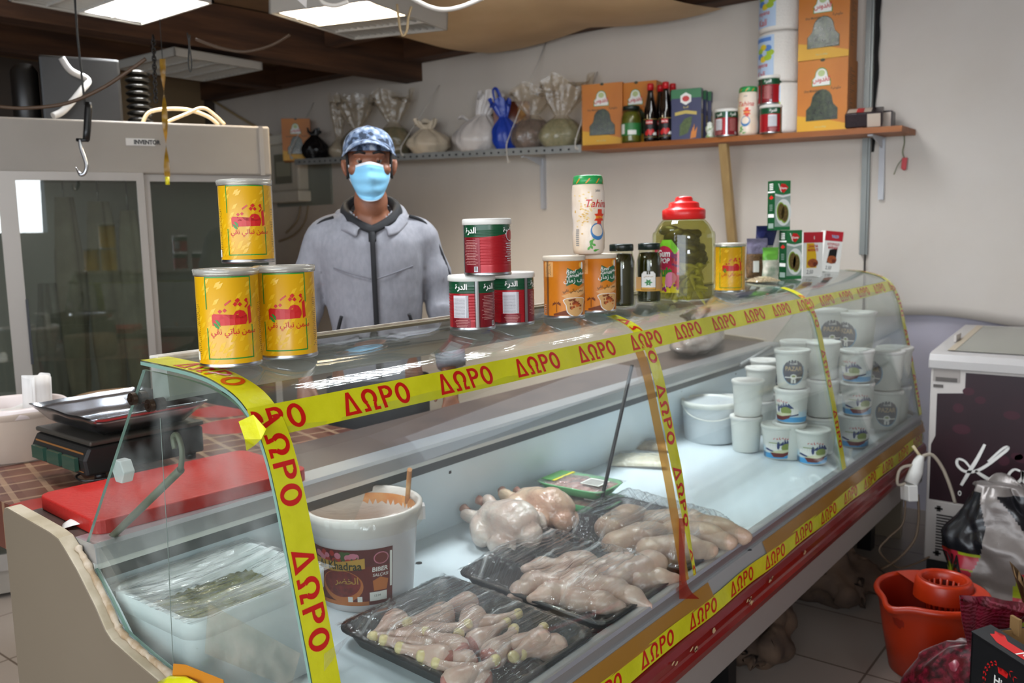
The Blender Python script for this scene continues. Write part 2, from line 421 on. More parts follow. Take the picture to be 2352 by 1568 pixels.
# crumbling white sealant and edging along the glass foot
cau = MB()
pth = [(CX0-0.008, y_, z_) for y_, z_ in ((1.675, 0.894), (1.637, 0.864), (1.578, 0.809), (1.543, 0.771), (1.522, 0.758), (1.45, 0.742), (1.37, 0.727), (1.2, 0.688), (1.0, 0.621))]
pp = smooth_path(pth, 8)
cau.tube(pp, [0.006+0.004*mnoise.noise(Vector((i*0.45, 0, 0))) for i in range(len(pp))], 7)
cau.build('sealant', mat('flaking_sealant', 'C4B5A0', 0.7, hex2='A08868', vs=40), counter)
# glass
def pane(x0, x1):
    m = MB(); n = len(PRS)-1
    def off(i, d):
        a = PRS[max(i-1, 0)]; b = PRS[min(i+1, n)]; t = (b-a).normalized(); nn = Vector((0, t.z, -t.y)); return PRS[i]+nn*d
    for d, flip in ((0, 0), (0.006, 1)):
        m.grid(lambda u, v: (x0+(x1-x0)*u, *off(round(v*n), d)[1:]), 8, n)
    for x in (x0, x1): m.grid(lambda u, v: (x, *off(round(v*n), 0.006*u)[1:]), 1, n, 1)
    for i in (0, n): m.grid(lambda u, v: (x0+(x1-x0)*u, *off(i, 0.006*v)[1:]), 8, 1, 1)
    return m.build('curved_front_glass', [GLASS, mat('glass_edge', '7FA093', 0.2)], counter)
pane(CX0, 1.945); pane(1.949, 3.118); pane(3.122, CX1)
pa = [(p.y-0.004, p.z-0.008) for p in PRS[::2]]+[(0.962, 0.60)]
ep = pa+[(0.99, 0.618), (1.2, 0.686), (1.365, 0.726), (1.45, 0.741), (1.528, 0.758), (1.577, 0.807), (1.668, 0.888)]
for x in (CX0+0.001, CX1-0.007):
    m = MB().prism(ep, x, x+0.006, 1); m.m[-1] = m.m[-2] = 0
    m.build('end_glass', [GLASS2, mat('glass_edge', '7FA093', 0.2)], counter)
# head rail under the rear of the glass top, white weather strip on its back
MB().prism([(1.425, 1.262), (1.375, 1.262), (1.372, 1.214), (1.38, 1.205), (1.425, 1.205)], CX0+0.03, CX1-0.02).build('head_rail', mat('head_rail_paint', 'A9ABA4', 0.35, hex2='9A9C96', vs=5), counter)
MB().box(CX0+0.03, CX0+0.36, 1.402, 1.43, 1.263, 1.281).build('weather_strip', mat('weather_strip_white', 'DCD8CE', 0.5, hex2='B9AE9C', vs=30), counter, 0.002)
MB().box(CX0+0.362, CX1, 1.402, 1.424, 1.263, 1.279).box(CX0+0.362, CX1, 1.424, 1.430, 1.263, 1.283, 1).build('rear_edge_strip', [mat('yellowed_seal', '6A614A', 0.6), mat('weather_strip_white', 'DCD8CE', 0.5)], counter)
# lining
MB().prism([(0.955, 0.555), (1.74, 0.555), (1.74, DZf(1.74)), (0.955, DZf(0.955))], CX0, CX1).build('deck', CASEW, counter)
for (x, y) in ((962, 1292), (1205, 1262), (1720, 1262)):
    p = PZ(x, y, 0.001); MB().lathe([(0.0, 0.0), (0.009, 0.0)], 14, 0, tuple(p), cap=False).build('drain_hole', BLACK, counter)
for (x, y) in ((1034, 1084), (1404, 949), (1565, 897), (1690, 858)):
    p = P(x, y, 1, 1.655); MB().box(p.x-0.004, p.x+0.004, p.y-0.001, p.y+0.002, p.z-0.004, p.z+0.004).build('screw_hole', BLACK, counter)
MB().prism([(1.73, 0.60), (1.70, 0.60), (1.648, 0.838), (1.66, 0.86), (1.73, 0.86)], CX0, CX1).build('rear_lining', CASEW, counter)
MB().prism([(0.955, 0.57), (0.985, 0.577), (0.962, 0.606), (0.955, 0.606)], CX0, CX1).build('front_lining', CASEW, counter)
MB().prism([(1.62, 0.868), (1.70, 0.868), (1.70, 0.906), (1.628, 0.906), (1.622, 0.898)], CX0, CX1).build('sill_rail', ALU, counter)
MB().box(CX0, CX1, 1.632, 1.70, 0.852, 0.868).build('sill_face', WHITE2, counter)
MB().box(CX0+0.02, CX1, 1.640, 1.70, 0.826, 0.852).build('seal_strip', mat('grey_seal', '55595A', 0.5), counter)
MB().box(CX0, CX1, 1.70, 1.962, 0.872, 0.904).build('worktop', mat('worktop_laminate', '5A4A42', 0.45, hex2='4C3E38', vs=6), counter, 0.003)
for x in (CX0, CX1-0.02): MB().prism([(1.70, 0.57), (1.66, 0.875), (1.57, 0.795), (1.525, 0.75), (1.45, 0.735), (1.36, 0.72), (0.97, 0.60), (0.97, 0.57)], x, x+0.012).build('end_lining', CASEW, counter)
MB().box(CX0, CX1, 1.0, 1.95, 0.29, 0.555).build('cabinet', mat('cabinet_grey', '6E6C68', 0.6), counter)
# front edge
MB().prism([(0.975, 0.612), (0.947, 0.614), (0.944, 0.606), (0.952, 0.572), (0.975, 0.572)], CX0, CX1).build('glass_channel', ALU, counter)
MB().prism([(1.0, 0.58), (0.944, 0.574), (0.934, 0.50), (0.94, 0.48), (1.0, 0.48)], CX0, CX1).build('fascia', mat('fascia_grey', 'A3A5A5', 0.35), counter)
rp = [(1.0, 0.488), (0.945, 0.488), (0.928, 0.478), (0.921, 0.462), (0.921, 0.444), (0.916, 0.440), (0.913, 0.425), (0.920, 0.402), (0.935, 0.394), (1.0, 0.394)]
redb = mat('worn_red_bumper', '7A0E07', 0.28, hex2='861109', vs=4, coat=0.4)
bm_ = MB().prism(rp, CX0, CX1)
chip = mat('chipped_paint', 'D9B98C', 0.7)
rn = random.Random(3)
for (px, py, n) in ((1720, 1378, 5), (1640, 1450, 3), (1552, 1528, 2), (1592, 1493, 4), (1775, 1330, 3), (1850, 1268, 3)):
    for k in range(n):
        p = P(px+rn.uniform(-8, 8), py+rn.uniform(-6, 6), 1, 0.917); q = 0.916
        bm_.put(poly2d([(rn.uniform(0.004, 0.012)*math.cos(a), rn.uniform(0.002, 0.005)*math.sin(a)) for a in (0, 1, 2, 3, 4, 5)]), lambda u, v: (p.x+u, q-0.0008 if p.z > 0.441 else 0.912, p.z+v+0.3*u), 1)
bm_.build('red_bumper', [redb, chip], counter)
MB().prism([(1.0, 0.394), (0.935, 0.394), (0.932, 0.388), (0.935, 0.30), (1.0, 0.295)], CX0, CX1).build('lower_rail', mat('lower_rail_grey', '958B85', 0.45), counter)
for x in (CX0+0.15, 2.5, CX1-0.2):
    for y in (1.12, 1.88): MB().box(x-0.03, x+0.03, y-0.03, y+0.03, 0, 0.30).build('leg', BLACK, counter)
# bolts, strut, hinge block and rods at the near end glass
for px, py in ((350, 930), (310, 915)):
    p = P(px, py, 0, CX0)
    MB().prism([(p.y+0.011*math.cos(k*PI/8), p.z+0.011*math.sin(k*PI/8)) for k in range(16)], CX0-0.008, CX0+0.0, 0).prism([(p.y+0.005*math.cos(k*PI/3), p.z+0.005*math.sin(k*PI/3)) for k in range(6)], CX0-0.012, CX0-0.008, 0).prism([(p.y+0.011*math.cos(k*PI/8), p.z+0.011*math.sin(k*PI/8)) for k in range(16)], CX0+0.008, CX0+0.02, 0).build('bolt', mat('brown_bolt', '4A3A30', 0.35, 0.8), counter)
a = P(415, 1078, 0, CX0+0.05); b = P(210, 1278, 0, CX0+0.05); c0 = P(408, 1000, 0, CX0+0.05)
MB().tube([a, a+(b-a)*0.5, b], [0.0075, 0.0075, 0.007], 10).tube(smooth_path([a, P(418, 1035, 0, CX0+0.05), c0, P(398, 1003, 0, CX0+0.05), P(402, 1030, 0, CX0+0.05)], 4), 0.005, 8).build('lid_strut', mat('greenish_strut', '6E6E5B', 0.5, 0.2), counter)
rsd = clear('dried_residue', 'F8F5EE', 0.3, 0.02, 0.10, 'C9BFAE', hz_noise=26)
q4 = [P(x, y, 0, CX0-0.0012) for x, y in ((478, 1385), (690, 1500), (668, 1580), (470, 1500))]
MB().grid(lambda u, v: q4[0].lerp(q4[1], u).lerp(q4[3].lerp(q4[2], u), v), 12, 6).build('tape_residue', rsd, counter)
MB().tube(smooth_path([P(x, y, 0, CX0-0.001) for x, y in ((368, 960), (378, 1130), (386, 1260), (392, 1400), (400, 1560))], 6), 0.0007, 5).build('glass_crack', mat('crack_grey', '6E7A72', 0.5), counter)
p = P(275, 1082, 0, CX0+0.012)
MB().prism([(p.y+0.022*math.cos(k*PI/3), p.z+0.024*math.sin(k*PI/3)) for k in range(6)], CX0+0.008, CX0+0.03).build('hinge_block', clear('clear_block', 'F2F2EC', 0.2, 0.1, 0.55, 'FFFFFF'), counter, 0.002)
MB().tube([P(1452, 838, 1, 1.385), PZ(1372, 1192, 0.001)], 0.006, 8).build('glass_support_rod', mat('dark_rod', '3C3D3C', 0.4, 0.5), counter)
p = P(1700, 838, 1, 1.62)
MB().tube([p, p+Vector((0.25, -0.05, 0.06))], 0.008, 8).build('hinge_arm', GREYM, counter)

# ------------------------------------------------------------------ tapes
TAPE = mat('yellow_tape', 'E2E024', 0.22, hex2='D8D61A', vs=20, bump=0.12, bs=45, coat=0.5)
TRED = mat('tape_red_ink', 'CE1712', 0.25, coat=0.5)
def doro(h, sx):
    """the tape's four tall stencil letters, drawn as filled strokes"""
    key = ('doro', h, sx)
    if key in _tc: return _tc[key]
    bm = bmesh.new(); q = h; w = 0.15
    def face(pts): bm.faces.new([bm.verts.new((x, y, 0)) for x, y in pts])
    def ring(cx, cy, rx, ry, a0, a1, n=14):
        for i in range(n):
            a, b = a0+(a1-a0)*i/n, a0+(a1-a0)*(i+1)/n
            face([(cx+rx*math.cos(a), cy+ry*math.sin(a)), (cx+rx*math.cos(b), cy+ry*math.sin(b)), (cx+(rx-w)*math.cos(b), cy+(ry-w)*math.sin(b)), (cx+(rx-w)*math.cos(a), cy+(ry-w)*math.sin(a))])
    w = 0.17
    O = [(0, 0), (0.72, 0), (0.43, 1), (0.29, 1)]; I = [(0.2, 0.14), (0.52, 0.14), (0.37, 0.72), (0.35, 0.72)]
    for i in range(4): face([O[i], O[(i+1) % 4], I[(i+1) % 4], I[i]])
    x = 0.86; ring(x+0.36, 0.6, 0.34, 0.4, -0.9, PI+0.9, 18)
    for a, b in ((x+0.0, x+0.28), (x+0.44, x+0.72)): face([(a, 0), (b, 0), (b, 0.14), (a, 0.14)])
    face([(x+0.15, 0.12), (x+0.28, 0.12), (x+0.24, 0.36), (x+0.12, 0.32)]); face([(x+0.44, 0.12), (x+0.57, 0.12), (x+0.60, 0.32), (x+0.48, 0.36)])
    x = 1.74; face([(x, 0), (x+0.15, 0), (x+0.15, 1), (x, 1)])
    face([(x+0.15, 0.86), (x+0.32, 0.86), (x+0.32, 1), (x+0.15, 1)]); face([(x+0.15, 0.42), (x+0.32, 0.42), (x+0.32, 0.56), (x+0.15, 0.56)])
    ring(x+0.30, 0.71, 0.27, 0.29, -PI/2, PI/2, 10)
    x = 2.42; ring(x+0.33, 0.5, 0.33, 0.5, 0, 2*PI, 24)
    for v in bm.verts: v.co = Vector(((v.co.x-1.585)*q*sx, (v.co.y-0.5)*q, 0))
    cut(bm, 0.012)
    _tc[key] = ([v.co[:2] for v in bm.verts], [[v.index for v in f.verts] for f in bm.faces]); bm.free()
    return _tc[key]
def tape(label, path, wdir, width, words, first, pitch, flip=1, up=True, rs=14, loose=None, h=0.0395, sx=1.28):
    """strip along a path; wdir = across-strip direction (letters' up) per point"""
    pts = path; L = [0]
    for i in range(1, len(pts)): L.append(L[-1]+(pts[i]-pts[i-1]).length)
    def at(s):
        s = max(0, min(L[-1]-1e-6, s)); i = 0
        while L[i+1] < s: i += 1
        t = (s-L[i])/(L[i+1]-L[i]); p = pts[i].lerp(pts[i+1], t); d = (pts[i+1]-pts[i]).normalized()
        return p, d
    def fn(s, t, e=0.0):
        p, d = at(s); w = wdir(s/L[-1]) if callable(wdir) else wdir
        w = (w-d*w.dot(d)).normalized(); nrm = d.cross(w)*flip
        k = loose(s/L[-1]) if loose else 1.0
        return p+w*t*k+nrm*(0.0012+e+(0.0015*mnoise.noise(Vector((s*18, t*30, 1))) if loose else 0.0006*mnoise.noise(Vector((s*9, t*20, 4)))))
    m = MB(); nu = max(6, int(L[-1]/0.012))
    m.grid(lambda u, v: fn(u*L[-1], (v-0.5)*width), nu, 4)
    for k in range(words):
        s0 = first+k*pitch
        if s0 > L[-1]+0.06: break
        t = doro(h*width/0.05, sx)
        v2 = [(u if up else -u, v if up else -v) for u, v in t[0]]
        ok = [i for i, (u, v) in enumerate(v2) if 0 <= s0+u <= L[-1]]; oks = set(ok)
        fs = [f for f in t[1] if all(i in oks for i in f)]
        m.add([fn(s0+u, v, 0.0007) for u, v in v2], fs, 1)
    o = m.build('warning_tape', [TAPE, TRED])
    tag(o, label, 'tape', 'yellow tapes printed with red letters')
    return o
rid = [Vector((x, 1.0895+0.002*math.sin(x*2.2), 1.2035+0.002*math.sin(x*3.1))) for x in [CX0-0.005+i*0.05 for i in range(71)] if x < CX1]
tape('yellow tape running lengthwise along the bend of the counter glass', rid, Vector((0, 0.45, 0.89)), 0.05, 20, 0.022, 0.2316, flip=1)
def vert(x, lo, s0=0): return [Vector((x, p.y, p.z)) for p in PRS[s0:] if p.z > lo]
XV = Vector((1, 0, 0))
def off_path(pts, d):
    out = []
    for i, p in enumerate(pts):
        a = pts[max(i-1, 0)]; b = pts[min(i+1, len(pts)-1)]; t = (b-a).normalized(); out.append(p+Vector((0, t.z, -t.y))*d)
    return out
tape('yellow tape folded down the near left edge of the counter glass', off_path(vert(0.79, 0.5), 0.0075), XV, 0.05, 8, 0.17, 0.22)
tape('yellow tape hanging down the middle of the counter glass, its lower end twisted narrow', off_path(vert(1.935, 0.5, 12), 0.0075), lambda s: XV, 0.05, 8, 0.105, 0.21, loose=lambda s: 1.0 if s < 0.62 else max(0.3, 1.0-2.2*(s-0.62)))
tape('yellow tape down the glass in front of the stacked yoghurt tubs', off_path(vert(3.125, 0.5, 12), 0.0075), XV, 0.045, 8, 0.14, 0.22)
tape('yellow tape down the far right edge of the counter glass', off_path(vert(CX1-0.02, 0.5, 4), 0.0075), XV, 0.05, 9, 0.095, 0.21)
fr = [Vector((CX0+i*0.05, 0.9335-0.0005*math.sin(i), 0.5115+0.003*math.sin(i*0.7))) for i in range(70)]
tape('yellow tape along the counter front just above the red bumper', fr, Vector((0, 0.09, 1)), 0.05, 20, 0.229, 0.241, flip=1)
brown = clear('brown_tape', 'EDBE70', 0.15, 0.06, 0.55, 'D09A48')
def btape(label, m):
    o = m.build('packing_tape', brown); tag(o, label, 'tape', 'brown packing tapes'); return o
def strip(x0, x1, z0=0.574, z1=0.531):
    return MB().grid(lambda u, v: (x0+(x1-x0)*u+0.02*v, 0.9435+(-0.0075)*v-0.0022, z0+(z1-z0)*v), 20, 2)
btape('brown packing tape on the near stretch of the counter front edge', strip(CX0, 2.0))
btape('brown packing tape on the far stretch of the counter front edge', strip(2.36, CX1))
vp = off_path(vert(1.885, 0.53, 20), 0.0075)
btape('brown packing tape sealing the glass joint beside the middle yellow tape', MB().grid(lambda u, v: vp[round(v*(len(vp)-1))]+Vector((-0.02+0.04*u, 0, 0)), 2, len(vp)-1))
rs_ = clear('red_stain_tape', 'F2A080', 0.2, 0.05, 0.35, 'B8200E')
o = MB().grid(lambda u, v: P(1552+8+u*(13+34*v**9), 1190+v*185, 1, 0.972-0.036*v), 3, 16).build('red_tape_scrap', rs_)
tag(o, 'red stained tape scrap at the foot of the glass joint', 'tape')
fl_ = [(548, 968), (582, 952), (612, 985), (600, 1008), (584, 1022), (566, 1034), (562, 1008)]
fv = [P(x, y, 0, CX0-0.012-0.018*(i in (0, 5, 6))) for i, (x, y) in enumerate(fl_)]
o = MB().add(fv, [(0, 1, 6), (1, 2, 3, 6), (6, 3, 4, 5)], 0).build('tape_end', TAPE); o.modifiers.new('t', 'SOLIDIFY').thickness = 0.0008
tag(o, 'torn loose tape end stuck out at the near left corner of the glass', 'tape')
# ------------------------------------------------------------------ tins and jars on the glass top
TOP = 1.2725
YEL = mat('tin_yellow', 'E0AA0A', 0.3, hex2='D8A108', vs=9)
YLEAF = mat('tin_leaf_pattern', 'E6B61C', 0.3)
GRN = mat('print_green', '2C8A2B', 0.35)
DKGRN = mat('print_dark_green', '0E4A2C', 0.3)
DRED = mat('tin_red', 'A81822', 0.3, 0.2)
DRED2 = mat('tin_dark_red', '7E1420', 0.3, 0.2)
INK = mat('print_ink', '3A3320', 0.5)
PWH = mat('print_white', 'F2F0EA', 0.45)
LIDC = clear('clear_lid', 'F4F1E8', 0.15, 0.08, 0.35, 'EDEAE0')
ORA = mat('print_orange', 'E0891A', 0.4, hex2='D67A12', vs=6)
NAVY = mat('print_navy', '1C2050', 0.4)
LOGO = [[(632, 362), (638, 487), (620, 497), (612, 500), (608, 380)],
        [(585, 375), (612, 350), (597, 345), (585, 330), (600, 315), (613, 322), (608, 335), (618, 350), (606, 372), (590, 385)],
        [(370, 418), (357, 428), (355, 440), (358, 500), (375, 502), (590, 498), (603, 470), (603, 450), (600, 435), (590, 455), (395, 455), (375, 452), (368, 440)],
        [(538, 312), (555, 328), (535, 348), (517, 330)], [(520, 338), (536, 354), (518, 372), (503, 355)], [(552, 340), (568, 358), (552, 374), (537, 358)],
        [(447, 352), (490, 322), (494, 332), (450, 366)], [(415, 388), (430, 402), (413, 418), (400, 402)], [(447, 382), (462, 396), (446, 411), (433, 396)],
        [(498, 460), (502, 432), (520, 405), (550, 396), (580, 405), (600, 435), (603, 460), (575, 460), (572, 440), (552, 448), (536, 436), (540, 420), (520, 430), (515, 460)]]
LEAF = [[(362, 478), (385, 487), (405, 512), (400, 525), (380, 512)], [(378, 460), (395, 462), (412, 480), (413, 510), (398, 495)]]
def yellow_tin(label, loc, face, r=0.05, h=0.16):
    t = thing('ghee_tin', label, 'tin', loc, face, 'yellow ghee tins')
    m = MB()
    m.lathe([(r-0.006, 0.002), (r, 0.0), (r+0.001, 0.002), (r+0.001, 0.005), (r, 0.007), (r, h-0.012), (r+0.001, h-0.010), (r+0.001, h-0.006), (r-0.004, h-0.005)], 48, 1, mis=[1, 1, 1, 1, 0, 1, 1, 1])
    fn = cyl(r); q = 0.00023
    tf = lambda p: [((x-478)*q, (800-y)*q+0.001) for x, y in p]
    for x0, y0, x1, y1 in ((-0.0385, 0.146, 0.0385, 0.148), (-0.0385, 0.096, -0.0365, 0.148), (0.0365, 0.098, 0.0385, 0.148), (-0.0385, 0.015, 0.0385, 0.017), (-0.0385, 0.015, -0.0365, 0.066), (0.0365, 0.015, 0.0385, 0.069)):
        m.put(rect2d(x0, y0, x1, y1, 0.006), fn, 2)
    for p in LOGO: m.put(poly2d(tf(p), 0.008), cyl(r, 0, 0.0006), 3)
    for p in LEAF: m.put(poly2d(tf(p), 0.008), cyl(r, 0, 0.0009), 2)
    m.put(shift(text2d('\uFEF2\uFED8\uFEE7 \uFEF2\uFE97\uFE8E\uFE92\uFEE7 \uFEE6\uFEE4\uFEB3', 0.0155, 0.012, 0.92, 0.006), 0.006, 0.0575), cyl(r, 0, 0.0006), 3)
    rr = random.Random(4)
    for k in range(70):
        u, v = rr.uniform(-0.07, 0.07), rr.uniform(0.012, h-0.02)
        m.put(shift(poly2d([(-0.006, -0.005), (0.001, -0.003), (0.006, 0.006), (-0.002, 0.003)]), u, v), cyl(r, 0, 0.00025), 4)
    for sx in (-1, 1):                       # small print columns on both sides
        for k in range(26):
            w = rr.uniform(0.004, 0.0075)
            m.put(shift(rect2d(-w, 0, w, 0.0007), sx*0.062, 0.02+k*0.0033), fn, 5)
    m.put(shift(rect2d(-0.006, 0, 0.006, 0.014), -0.068, 0.012), cyl(r, 0, 0.0006), 6)
    m.build('body', [YEL, STEEL, GRN, RED, YLEAF, INK, PWH], t)
    MB().lathe([(r-0.004, h-0.004), (r+0.0022, h-0.011), (r+0.003, h-0.004), (r+0.003, h-0.001), (r+0.0015, h), (0.043, h), (0.042, h-0.0015), (0.0, h-0.0015)], 48).build('lid', LIDC, t)
    MB().lathe([(0.0, h-0.004), (r-0.003, h-0.004)], 32, cap=False).build('foil_seal', STEEL, t)
    return t
g1 = G(533, 846, TOP, 0.05); g2 = G(664, 826, TOP, 0.05)
y1 = yellow_tin('yellow ghee tin at the near left corner, lower left of the stack of three', g1, facing(g1)+0.02)
y2 = dup(y1, 'yellow ghee tin on the glass, lower right of the stack of three', g2, facing(g2)-0.06)
g3 = G(571, 604, TOP+0.1605, 0.05); y3 = dup(y1, 'yellow ghee tin balanced on top of the two others', g3, facing(g3)+0.0)
g4 = G(1675, 672, TOP, 0.05); y4 = dup(y1, 'single yellow ghee tin on the counter right of the big pickle jar', g4, facing(g4)+0.1)

DUR = '\uFE93\uFEAD\uFEAA\uFEDF\uFE8D'
def red_tin(label, loc, face, r=0.0495, h=0.119, small=False):
    t = thing('tomato_paste_tin', label, 'tin', loc, face, 'red and green tomato paste tins')
    m = MB(); pr = [(r-0.006, 0.002), (r, 0.0), (r+0.001, 0.002), (r+0.001, 0.005), (r, 0.007)]; mi = [1, 1, 1, 1]
    n = 60
    for i in range(1, n+1):
        z = 0.007+(h-0.019)*i/n
        rib = 0.0006*math.sin(z*2*PI/0.0062) if 0.022 < z < 0.096 else 0
        pr.append((r+rib, z)); mi.append(2 if z > h-0.038 else (0 if z > 0.004 else 1))
    pr += [(r+0.001, h-0.010), (r-0.004, h-0.006)]; mi += [1, 1]
    m.lathe(pr, 48, mis=mi)
    f = lambda a, e=0.0011: cyl(r, a, e)
    hz = h-0.026
    for a in (-0.49, 0.82, 2.6):
        m.put(shift(text2d(DUR, 0.0165, 0.035, 1.0, 0.006), 0, hz), f(a), 3)
    m.put(rect2d(-0.020, 0.028, 0.0165, h-0.043, 0.006), f(-0.49), 4)
    for k in range(16): m.put(rect2d(-0.0185, 0.030+k*0.0026, 0.009, 0.0306+k*0.0026, 0.01), f(-0.49, 0.0014), 6)
    for x in (0.0115, 0.0135, 0.0155): m.put(rect2d(x, 0.028, x+0.0006, h-0.043), f(-0.49, 0.0014), 6)
    m.put(rect2d(-0.0035, 0.007, 0.0035, h-0.012, 0.01), f(0.22, 0.0009), 1)
    for x in (-0.0055, 0.0045): m.put(rect2d(x, 0.007, x+0.001, h-0.012), f(0.22, 0.0012), 5)
    m.put(rect2d(-0.03, 0.007, 0.022, h-0.040, 0.006), f(0.82, 0.0007), 7)      # darker panels carrying the small print
    m.put(rect2d(-0.025, 0.007, 0.020, 0.027, 0.006), f(-0.49, 0.0007), 7)
    rr = random.Random(8)
    for k in range(16): w = rr.uniform(0.012, 0.019); m.put(rect2d(-w, 0.024+k*0.0033, w, 0.0248+k*0.0033, 0.008), f(0.80), 8)
    for k in range(5): w = rr.uniform(0.012, 0.018); m.put(rect2d(-w, 0.009+k*0.0033, w, 0.0098+k*0.0033, 0.008), f(-0.49), 8)
    m.put(rect2d(0.008, 0.009, 0.017, 0.02), f(0.82, 0.0012), 4)
    for k in range(7): m.put(rect2d(0.009+k*0.001, 0.011, 0.0094+k*0.001, 0.0195), f(0.82, 0.0016), 6)
    m.put(poly2d([(-0.03, h-0.0385), (0.04, h-0.0385), (0.045, h-0.031), (0.02, h-0.033), (0.0, h-0.0365)], 0.006), f(2.0, 0.0008), 0)
    m.put(disc2d(0, h-0.035, 0.014, 0.0125, 24, 0.006), f(2.75, 0.0012), 4); m.put(disc2d(0, h-0.035, 0.0125, 0.011, 24, 0.006), f(2.75, 0.0015), 0)
    for k in range(9): w = rr.uniform(0.006, 0.014); m.put(rect2d(-w, 0.03+k*0.0045, w, 0.0315+k*0.0045, 0.006), f(2.68), 4)
    m.build('body', [DRED, STEEL, DKGRN, PWH, mat('label_panel', 'D9D6DA', 0.4), BLACK, INK, DRED2, mat('pale_red_print', 'D8A29A', 0.5)], t)
    MB().lathe([(r+0.0005, h-0.013), (r+0.0028, h-0.012), (r+0.003, h-0.003), (r+0.001, h), (0.042, h), (0.041, h-0.002), (0.0, h-0.002)], 48).build('lid', WHITE, t)
    return t
g = G(1086, 760, TOP, 0.0495); r1 = red_tin('tomato paste tin with white table panel and silver seam, lower left of the counter stack', g, facing(g)-0.0)
g = G(1178, 748, TOP, 0.0495); r2 = dup(r1, 'tomato paste tin behind and right of the front one, lower right of the counter stack', g, facing(g)+0.45)
g = G(1121, 634, TOP+0.1195, 0.0495); r3 = dup(r1, 'tomato paste tin on top of the counter stack, plain red side forward', g, facing(g)-1.58)

